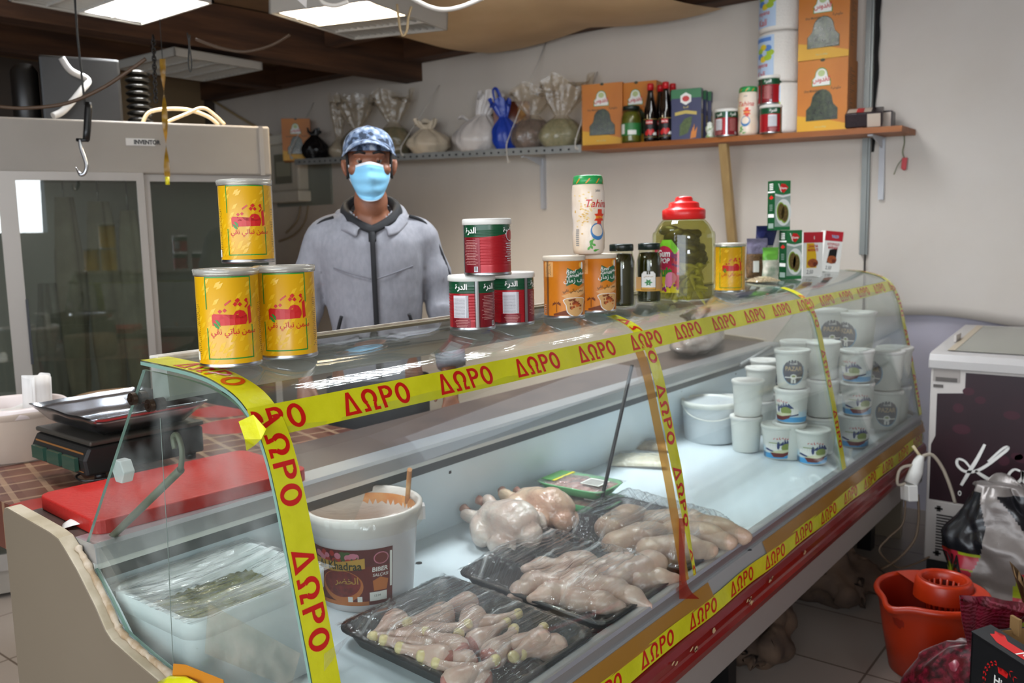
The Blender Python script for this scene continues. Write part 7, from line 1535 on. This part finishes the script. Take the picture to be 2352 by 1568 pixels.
for s_ in (-1, 1):
    for k in range(11):
        a = PI/2+s_*(0.35+k*0.24); cx, cz = 0.115+0.062*math.cos(a), 0.335+0.062*math.sin(a)
        for o_ in (-1, 1): m.put(poly2d([(cx, cz), (cx+0.012*math.cos(a+s_*PI/2+o_*0.6)+0.003*o_*math.cos(a), cz+0.012*math.sin(a+s_*PI/2+o_*0.6)+0.003*o_*math.sin(a)), (cx+0.007*math.cos(a+s_*PI/2+o_*1.2), cz+0.007*math.sin(a+s_*PI/2+o_*1.2))]), F, 0)
m.put(poly2d([(0.10, 0.372), (0.13, 0.372), (0.133, 0.386), (0.122, 0.379), (0.115, 0.389), (0.108, 0.379), (0.097, 0.386)]), F, 0)
m.put(shift(text2d('High', 0.030, 0.02, 1), 0.115, 0.345), F, 1); m.put(shift(text2d('Quality', 0.024, 0.02, 1), 0.115, 0.310), F, 1)
m.build('front_print', [RED, PWH], ab)
MB().box(-0.002, 0.03, bdp*0.28, bdp*0.28+0.008, bh-0.01, bh+0.035).build('side_tab', KR, ab)
# red net of onions between bucket and box
NETM = mat('onion_skin', '7A2036', 0.3, hex2='9A4450', vs=14, stretch=(1, 1, 5)); nx = P(2240, 1560, 2, 0.12)
nq = Vector((cA.x-0.10, cA.y+0.10, 0)); nq = P(2235, 1600, 2, 0.0); nq = Vector((2.68, 0.47, 0))
nb = thing('onion_net', 'dark red net sack of onions tied at the neck, beside the box', 'net sack', nq, facing(nq))
netf = clear('red_net', 'C85A6E', 0.5, 0.02, 0.42, '7A0E28', hz_noise=60)
def nf(u, v):
    a = 2*PI*u; nk = 0.66
    r = (0.45+0.55*math.sin(PI*min(1, 0.12+0.9*v/nk))) if v < nk else 0.13+0.5*((v-nk)/(1-nk))
    r *= 1+0.10*math.sin(7*a+3*v)*(0.4 if v < 0.5 else 1.2)+0.1*mnoise.noise(Vector((math.cos(a)*2, math.sin(a)*2, v*5)))
    return (0.13*r*math.cos(a)*(1 if v < nk else 0.5)-0.02*v, 0.155*r*math.sin(a)+0.09*v*v, 0.40*v)
m = MB().grid(nf, 48, 36, wrap=True); m.f.append(list(range(48))[::-1]); m.m.append(0); m.s.append(False); m.build('net', netf, nb)
MB().grid(lambda u, v: nf(u, 0.70+0.3*v), 48, 10, wrap=True).build('net_neck', mat('net_red', '7E0F2C', 0.5, hex2='5E0A20', vs=6, stretch=(8, 8, 0.4)), nb)
MB().tube(smooth_path([(0.02, 0.04, 0.275), (0.03, 0.06, 0.31), (0.032, 0.075, 0.345), (0.032, 0.082, 0.33), (0.03, 0.085, 0.30)], 5), 0.0028, 6).build('tie', strm, nb)
on = None; RN = Matrix.Rotation(facing(nq), 3, 'Z')
for k, (x, y, z, r) in enumerate(((0.05, -0.06, 0.055, 0.046), (0.06, 0.04, 0.05, 0.044), (-0.03, 0.0, 0.05, 0.046), (0.05, -0.04, 0.135, 0.045), (0.045, 0.05, 0.14, 0.042), (-0.02, 0.0, 0.14, 0.044), (0.03, 0.0, 0.205, 0.040))):
    p = nq+RN @ Vector((x, y, z))
    if on is None:
        on = MB().lathe([(0.0, -0.95), (0.3, -0.92), (0.75, -0.62), (1.0, 0), (0.8, 0.55), (0.35, 0.86), (0.15, 1.05), (0.08, 1.2), (0, 1.2)], 24).build('onion', NETM); o = on
    else: o = on.copy(); COL.objects.link(o)
    o.location = p; o.scale = (r, r, r*0.9); o.rotation_euler = (rr.uniform(-0.6, 0.6), rr.uniform(-0.6, 0.6), 0); tag(o, 'red onion inside the dark red net sack', 'onion', 'onions in the net sack')
q = Vector((2.98, 0.30, 0)); q = Vector((2.90, 0.262, 0)); ys = bag('clear bag with yellow stripes standing behind the cardboard box', 2320, 1450, 0.22, 0.34, 0.86, 0.4, clear('striped_bag', 'E8DCC8', 0.15, 0.06, 0.22, 'B0A086', bump=0.8, bs=18), mat('bread_brown', '8A6A44', 0.7, hex2='A8875C', vs=14), seed=31, loc=q, rz=facing(q), d=0.16, fill=0.85, pleat=5)
ypm = mat('stripe_yellow', 'D0A21E', 0.35)
for a0 in (-0.5, 0.35): MB().grid(lambda u, v: (0.088*math.cos(a0+0.14*u), 0.122*math.sin(a0+0.14*u), 0.05+0.25*v), 3, 12).build('stripe', ypm, ys)
# sacks in the dark under the counter
def lump(label, loc, s, rz, m, seed):
    o = organic('cloth_sack', [((0, 0, 0.09), (0.17, 0.13, 0.10), (0, 0, 0)), ((0.10, 0.05, 0.12), (0.12, 0.10, 0.10), (0, 0.3, 0.4)), ((-0.10, -0.03, 0.07), (0.12, 0.11, 0.075), (0, 0, 0.3)), ((0.0, 0.02, 0.18), (0.09, 0.08, 0.07), (0.2, 0, 0))], 0.012, m, None, 0.045, 13+seed, 1)
    o.location = loc; o.scale = (s, s, s); o.rotation_euler = (0, 0, rz); return tag(o, label, 'sack', 'sacks under the counter')
skm = mat('brown_sackcloth', '5A4534', 0.85, hex2='392A20', vs=9, bump=1.0, bs=9)
lump('crumpled brown sack under the counter, nearer one', (2.83, 1.16, 0), 1.1, 0.2, skm, 1)
lump('bulging brown sack under the counter, further one', (3.42, 1.16, 0), 1.25, 1.1, skm, 2)
# plugs and cables by the freezer
pl = thing('plug_adapter', 'white plug and adapter block hanging beside the freezer', 'adapter', (0, 0, 0)); D = 3.42
c = P_d(2088, 1128, D); MB().box(-0.032, 0.032, -0.02, 0.02, -0.035, 0.028, 0, Matrix.Translation(c) @ Matrix.Rotation(0.75, 4, 'Z') @ Matrix.Rotation(0.12, 4, 'Y')).build('adapter_block', WHITE2, pl, 0.004)
MB().tube([P_d(2092, 1110, D), P_d(2104, 1082, D), P_d(2110, 1060, D), P_d(2116, 1046, D)], [0.026, 0.026, 0.020, 0.012], 14).build('plug', WHITE2, pl)
MB().tube([P_d(2118, 1050, D), P_d(2108, 1040, D), P_d(2097, 1024, D)], 0.006, 8).build('plug_lead', mat('cream_lead', 'C9B894', 0.5), pl)
cw = mat('white_flex', 'A79C8C', 0.5)
cable('power_cable', 'white flex looping from the plug across the freezer front', [(2118, 1048), (2140, 1044), (2162, 1070), (2180, 1110), (2194, 1155)], 0.007, cw, 3.42)
cable('power_cable', 'loop of white flex at the left of the adapter', [(2080, 1110), (2062, 1112), (2064, 1085), (2076, 1072), (2098, 1068)], 0.006, cw, 3.42)
cable('power_cable', 'flex hanging from the adapter down to the floor', [(2108, 1135), (2110, 1190), (2100, 1240), (2060, 1285), (2015, 1310), (1965, 1318)], 0.005, mat('brown_flex', '6A5744', 0.6), 3.45)
cable('power_cable', 'thin flex drooping to the freezer foot', [(2080, 1135), (2074, 1200), (2040, 1235), (2020, 1265), (2060, 1302), (2100, 1295), (2135, 1278)], 0.004, mat('brown_flex', '6A5744', 0.6), 3.5)
# orange card tag at the foot of the near glass
o = MB().add([P(398, 1524, 0, CX0-0.034), P(425, 1526, 0, CX0-0.032), P(512, 1561, 0, CX0-0.024), P(520, 1600, 0, CX0-0.024), P(392, 1600, 0, CX0-0.034)], [(0, 4, 3, 2, 1)]).build('orange_tag', mat('tag_orange', 'C27A14', 0.5)); o.modifiers.new('t', 'SOLIDIFY').thickness = 0.001; tag(o, 'orange card tag at the bottom edge near the end panel', 'tag')
o = MB().tube([P(362, 1572, 0, CX0-0.042), P(385, 1564, 0, CX0-0.042), P(420, 1566, 0, CX0-0.042), P(450, 1575, 0, CX0-0.042)], [0.006, 0.010, 0.010, 0.006], 8, flat=0.3).build('tape_scrap', TAPE); tag(o, 'scrap of yellow tape at the bottom edge under the orange tag', 'tape')

# ------------------------------------------------------------------ the man behind the counter
hp = P_d(848, 368, 2.95); fd = Vector((-hp.x, -hp.y, 0)).normalized(); phi = math.atan2(fd.x, -fd.y)
man = thing('person', 'person in a grey zip hoodie, camouflage cap and blue face mask standing behind the counter', 'person', (hp.x-fd.x*0.085, hp.y-fd.y*0.085, 0), phi)
HZ = hp.z-1.695                              # lifts the whole figure so its eyes meet the measured height
SKN = mat('man_skin', '8C5A41', 0.5, hex2='7E4E38', vs=9, sss=0.1)
def skin_chain(pts, edges, rad):
    me = bpy.data.meshes.new('body'); me.from_pydata(pts, edges, []); o = bpy.data.objects.new('body', me); COL.objects.link(o)
    m = o.modifiers.new('s', 'SKIN'); m.use_smooth_shade = True
    for i, r in enumerate(rad): me.skin_vertices[0].data[i].radius = (r, r) if not isinstance(r, tuple) else r
    me.skin_vertices[0].data[0].use_root = True
    o.modifiers.new('d', 'SUBSURF').levels = 1
    dg = bpy.context.evaluated_depsgraph_get(); r_ = bpy.data.meshes.new_from_object(o.evaluated_get(dg)); bpy.data.objects.remove(o); return r_
V = [(0, 0.02, 0.95), (0, 0.02, 1.10), (0, 0.02, 1.28), (0, 0.025, 1.42), (0, 0.02, 1.50), (0, 0.005, 1.58),
     (0.10, 0.02, 0.90), (0.11, 0.01, 0.50), (0.11, 0.03, 0.09), (0.12, -0.10, 0.04), (-0.10, 0.02, 0.90), (-0.11, 0.01, 0.50), (-0.11, 0.03, 0.09), (-0.12, -0.10, 0.04)]
E_ = [(0, 1), (1, 2), (2, 3), (3, 4), (4, 5), (0, 6), (6, 7), (7, 8), (8, 9), (0, 10), (10, 11), (11, 12), (12, 13)]
RD = [(0.15, 0.11), (0.14, 0.10), (0.16, 0.11), (0.15, 0.10), 0.062, 0.056, 0.09, 0.06, 0.042, 0.035, 0.09, 0.06, 0.042, 0.035]
for s in (1, -1):
    b0 = len(V)
    V += [(0.165*s, 0.028, 1.425), (0.239*s, 0.03, 1.18), (0.257*s, -0.04, 0.97), (0.25*s, -0.10, 0.885)]
    E_ += [(3, b0), (b0, b0+1), (b0+1, b0+2), (b0+2, b0+3)]; RD += [0.046, 0.033, 0.026, (0.034, 0.022)]
    for k, (dx, L) in enumerate(((-0.028, 0.070), (-0.010, 0.078), (0.009, 0.073), (0.026, 0.058))):
        f0 = len(V); V += [(0.25*s+dx, -0.125, 0.845), (0.25*s+dx*1.1, -0.15, 0.845-L*0.55), (0.25*s+dx*1.1, -0.145, 0.845-L)]; E_ += [(b0+3, f0), (f0, f0+1), (f0+1, f0+2)]; RD += [0.009, 0.0085, 0.007]
    f0 = len(V); V += [(0.25*s-0.038*s, -0.11, 0.90), (0.25*s-0.060*s, -0.14, 0.86)]; E_ += [(b0+2, f0), (f0, f0+1)]; RD += [0.011, 0.008]
sk = skin_chain(V, E_, RD)
bm = bmesh.new(); bm.from_mesh(sk)
HX = Matrix.Diagonal((1.06, 1, 1, 1))
for c_, r_, e_ in (((0, 0.012, 1.722), (0.074, 0.090, 0.082), (0, 0, 0)), ((0, -0.03, 1.68), (0.066, 0.070, 0.085), (0, 0, 0)), ((0, -0.045, 1.615), (0.050, 0.052, 0.045), (0, 0, 0)), ((0, -0.075, 1.59), (0.028, 0.026, 0.022), (0, 0, 0)), ((0, -0.108, 1.662), (0.015, 0.020, 0.026), (0.4, 0, 0)), ((0, -0.085, 1.715), (0.055, 0.022, 0.014), (0, 0, 0)),
                   ((0.047, -0.062, 1.665), (0.022, 0.03, 0.022), (0, 0, 0)), ((-0.047, -0.062, 1.665), (0.022, 0.03, 0.022), (0, 0, 0)), ((0.079, 0.006, 1.675), (0.010, 0.020, 0.034), (0, 0.25, 0.35)), ((-0.079, 0.006, 1.675), (0.010, 0.020, 0.034), (0, -0.25, -0.35)), ((0, 0.0, 1.56), (0.056, 0.056, 0.08), (0, 0, 0)), ((0, -0.10, 1.628), (0.024, 0.014, 0.010), (0, 0, 0))):
    bmesh.ops.create_icosphere(bm, subdivisions=3, radius=1, matrix=HX @ Matrix.Translation(c_) @ Euler(e_).to_matrix().to_4x4() @ Matrix.Diagonal((*r_, 1)))
me = bpy.data.meshes.new('body'); bm.to_mesh(me); bm.free(); me.materials.append(SKN)
bo_ = bpy.data.objects.new('body', me); COL.objects.link(bo_); baked(bo_, [('REMESH', dict(mode='VOXEL', voxel_size=0.006)), ('SMOOTH', dict(factor=0.5, iterations=4))]); bo_.parent = man; bo_.location = (0, 0, HZ)
def wear(o, dz=0): o.location = (0, 0, HZ+dz); return o
# eyes and brows
eyeW = mat('eye_white', '8E857C', 0.3); eyeD = mat('eye_dark', '1A100C', 0.2); hairm = mat('black_hair', '0F0C0B', 0.7)
for s in (1, -1):
    wear(MB().lathe([(0.0, -0.012), (0.008, -0.009), (0.0125, 0), (0.008, 0.009), (0, 0.012)], 16, c=(0.031*s, -0.084, 1.694)).build('eye', eyeW, man))
    wear(MB().lathe([(0.0, -0.006), (0.0058, -0.004), (0.0058, 0.004), (0, 0.006)], 12, c=(0.031*s, -0.0935, 1.691)).build('iris', eyeD, man))
    wear(MB().grid(lambda u, v: (0.031*s+(u-0.5)*0.034, -0.098+0.010*abs(u-0.5)*2-0.002*v, 1.700-0.008*v*math.sin(PI*u)+0.002), 10, 4).build('eyelid', SKN, man))
    wear(MB().tube([(0.012*s, -0.104, 1.716), (0.032*s, -0.103, 1.722), (0.055*s, -0.088, 1.715)], [0.004, 0.005, 0.002], 8).build('eyebrow', hairm, man))
wear(MB().grid(lambda u, v: (0.0745*math.sin((u-0.5)*3.9)*1.01, 0.012+0.094*math.cos((u-0.5)*3.9)*1.0, 1.64+0.12*v), 30, 6).build('hair', hairm, man)).modifiers.new('t', 'SOLIDIFY').thickness = 0.006
# cap
capm = bpy.data.materials.new('camo_cloth'); capm.use_nodes = True
_n = capm.node_tree.nodes; _l = capm.node_tree.links; _t = _n.new('ShaderNodeTexCoord'); _z = _n.new('ShaderNodeTexNoise'); _z.inputs['Scale'].default_value = 38; _z.inputs['Detail'].default_value = 3
_l.new(_t.outputs['Object'], _z.inputs[0]); _c = _n.new('ShaderNodeValToRGB'); _c.color_ramp.interpolation = 'CONSTANT'
for p_, h_ in ((0.0, '2A3444'), (0.43, '5F708A'), (0.52, '8291A8'), (0.60, 'A9B4C2')):
    e_ = _c.color_ramp.elements[0] if p_ == 0 else (_c.color_ramp.elements[1] if p_ == 0.43 else _c.color_ramp.elements.new(p_)); e_.position = p_; e_.color = lin(h_)
_l.new(_z.outputs[0], _c.inputs[0]); _l.new(_c.outputs[0], _n['Principled BSDF'].inputs['Base Color']); _n['Principled BSDF'].inputs['Roughness'].default_value = 0.85
def capf(u, v):
    a = 2*PI*u; ph = v*PI/2; r = math.cos(ph)**0.8
    return (0.090*r*math.cos(a), 0.010+0.107*r*math.sin(a), 1.727+0.090*math.sin(ph)**0.9*(1+0.04*math.sin(a*3)))
cp = wear(MB().grid(capf, 48, 16, wrap=True).build('cap', capm, man)); cp.modifiers.new('t', 'SOLIDIFY').thickness = 0.003
def brim(u, v):
    a = -PI/2+(u-0.5)*2.5; x = 0.087*math.cos(a); y = 0.010+0.107*math.sin(a); ex = v*0.055*math.cos((u-0.5)*2.5*0.9)
    return (x*(1+0.10*v), y-ex, 1.755-0.010*v-0.36*(x*x)/0.087*(1+0.35*v)+0.006*(1-v))
b_ = MB().grid(brim, 24, 8).build('cap_brim', capm, cp); b_.modifiers.new('t', 'SOLIDIFY').thickness = 0.004
MB().lathe([(0.006, 0), (0.005, 0.004), (0, 0.005)], 10, c=(0, 0.010, 1.816)).build('cap_button', capm, cp)
# mask
mskm = mat('mask_blue', '7FC0E2', 0.75, hex2='8CC9E8', vs=6); mskw = mat('mask_white', 'DDE2E8', 0.7)
def maskf(u, v, e=0.0):
    s = (u-0.5)*2; w = 0.068*(1-0.26*v*v*v); x = w*math.sin(s*1.25)/math.sin(1.25)
    tip = 0.030*math.exp(-(s/0.34)**2)*max(0, 1-v*1.25)**0.5
    y = -0.106-0.014*math.sin(PI*min(1, v*1.15))+0.080*(abs(s)**2.0)-tip*1.0+e*-1
    zt = 1.686-0.016*abs(s)**1.2; zb = 1.556+0.048*abs(s)**2.2
    return (x, y-0.003*math.sin(v*PI*6)*(1-s*s)*(0.12 < v < 0.9), zt+(zb-zt)*v)
mk = MB().grid(lambda u, v: maskf(u, v), 40, 44)
for i in range(len(mk.m)):
    v = (i//40)/44; u = (i % 40)/40
    mk.m[i] = 1 if v < 0.06 or v > 0.965 or u < 0.02 or u > 0.97 else 0
mk = wear(mk.build('face_mask', [mskm, mskw], man)); mk.modifiers.new('t', 'SOLIDIFY').thickness = 0.002
for s in (1, -1):
    p0 = Vector(maskf(0.5+0.5*s, 0.03)); p1 = Vector(maskf(0.5+0.5*s, 0.93))
    MB().tube(smooth_path([p0, Vector((0.074*s, -0.015, 1.694)), Vector((0.083*s, 0.016, 1.698)), Vector((0.080*s, 0.024, 1.66)), Vector((0.072*s, 0.0, 1.642)), p1], 6), 0.0022, 6).build('ear_loop', mskw, mk)
# hoodie: torso and sleeves grown together
HG = mat('hoodie_grey', '87878D', 0.85, hex2='7E7E84', vs=60, bump=0.9, bs=9, stretch=(1.2, 1.2, 0.6))
ht = [(0.90, 0.160, 0.115), (1.0, 0.158, 0.118), (1.12, 0.158, 0.122), (1.24, 0.168, 0.130), (1.34, 0.186, 0.134), (1.42, 0.205, 0.128), (1.47, 0.178, 0.108), (1.505, 0.130, 0.092), (1.53, 0.096, 0.080)]
def tr_(z):
    for i in range(len(ht)-1):
        if ht[i][0] <= z <= ht[i+1][0]:
            q = (z-ht[i][0])/(ht[i+1][0]-ht[i][0]); return tuple(ht[i][k]*(1-q)+ht[i+1][k]*q for k in (1, 2))
    return ht[-1][1:] if z > 1.5 else ht[0][1:]
m = MB().grid(lambda u, v: (lambda z: (tr_(z)[0]*math.cos(2*PI*u), 0.02+tr_(z)[1]*math.sin(2*PI*u), z))(0.90+0.63*v), 64, 40, wrap=True)
m.f += [list(range(64))[::-1], [64*40+k for k in range(64)]]; m.m += [0, 0]; m.s += [True, True]
for s in (1, -1):
    pp = smooth_path([(0.10*s, 0.025, 1.455), (0.168*s, 0.025, 1.43), (0.220*s, 0.028, 1.32), (0.240*s, 0.03, 1.19), (0.254*s, 0.0, 1.08), (0.262*s, -0.05, 0.97)], 6); n = len(pp)
    m.tube(pp, [0.068 if i < n*0.25 else 0.062-0.012*(i/n)+0.004*math.sin(i*1.1) for i in range(n)], 20)
hd = m.build('hoodie', HG, None); baked(hd, [('REMESH', dict(mode='VOXEL', voxel_size=0.009)), ('SMOOTH', dict(factor=0.5, iterations=5))])
for v in hd.data.vertices:
    c = v.co; w = mnoise.noise(Vector((c.x*5, c.y*5, c.z*3.2+abs(c.x)*6)))*0.016+mnoise.noise(Vector((c.x*9+c.z*5, c.y*9, c.z*7)))*0.005+(0.006*math.sin(c.z*42+c.x*8) if abs(c.x) > 0.21 and c.z < 1.2 else 0)
    v.co += v.normal*w
bm = bmesh.new(); bm.from_mesh(hd.data)
kill = [f for f in bm.faces if (lambda c: c.y < 0.03 and c.z > 1.452+abs(c.x)*1.05 and abs(c.x) < 0.09)(f.calc_center_median())]
bmesh.ops.delete(bm, geom=kill, context='FACES'); bm.to_mesh(hd.data); bm.free()
hd.parent = man; wear(hd)
DKF = mat('black_fabric', '131316', 0.8)
wear(MB().grid(lambda u, v: (lambda a: ((0.080+0.022*v)*math.sin(a), 0.015-(0.085+0.02*v)*math.cos(a)*(1.05 if math.cos(a) > 0 else 0.85), 1.448+0.115*(0.5-0.5*math.cos(a))**0.62+0.022*math.sin(PI*v)))((u-0.5)*2*PI*0.98), 60, 8).build('hood_lining', DKF, man)).modifiers.new('t', 'SOLIDIFY').thickness = 0.008
wear(MB().grid(lambda u, v: (lambda a: ((0.098+0.030*v)*math.sin(a), 0.02-(0.108+0.02*v)*math.cos(a)*(1.05 if math.cos(a) > 0 else 1.0), 1.440+0.112*(0.5-0.5*math.cos(a))**0.7-0.016*v+0.016*math.sin(PI*v)+0.005*math.sin(a*7)))(0.42+u*(2*PI-0.84)), 60, 8).build('hood_collar', HG, man)).modifiers.new('t', 'SOLIDIFY').thickness = 0.010
wear(MB().grid(lambda u, v: (0.026*(u-0.5), -0.092-0.02*(1-v), 1.43+0.045*v-0.03*(u-0.5)**2), 8, 6).build('undershirt', DKF, man)).modifiers.new('t', 'SOLIDIFY').thickness = 0.012
zp = MB().grid(lambda u, v: (lambda z: (0.011*(u-0.5)*2*0.8+0.012*(1.46-z)*0.6, 0.02-tr_(z)[1]-0.010, z))(0.95+0.505*v), 2, 40)
for s in (1, -1): wear(MB().tube(smooth_path([(0.010*s, 0.02-tr_(1.295)[1]-0.006, 1.295), (0.075*s, 0.02-0.128, 1.315), (0.135*s, 0.02-0.100, 1.335)], 6), 0.0022, 6).build('chest_seam', mat('seam_grey', '6A6A70', 0.9), man))
wear(zp.build('zip', DKF, man)).modifiers.new('t', 'SOLIDIFY').thickness = 0.006
for s in (1, -1):
    wear(MB().tube(smooth_path([(0.115*s, 0.02-0.118, 1.17), (0.135*s, 0.02-0.104, 1.10), (0.150*s, 0.02-0.092, 1.02)], 6), 0.006, 8).build('pocket_zip', DKF, man))
    wear(MB().tube(smooth_path([(0.13*s, -0.02, 1.508), (0.185*s, -0.012, 1.482), (0.232*s, 0.0, 1.40), (0.272*s, 0.0, 1.28), (0.298*s, 0.0, 1.15)], 6), 0.006, 8).build('sleeve_piping', DKF, man))
wear(MB().grid(lambda u, v: (lambda z: (0.180*1.02*math.cos(2*PI*u), 0.02+0.125*math.sin(2*PI*u), z))(0.60+0.34*v), 40, 6, wrap=True).build('trousers', mat('dark_trousers', '22242A', 0.8), man))
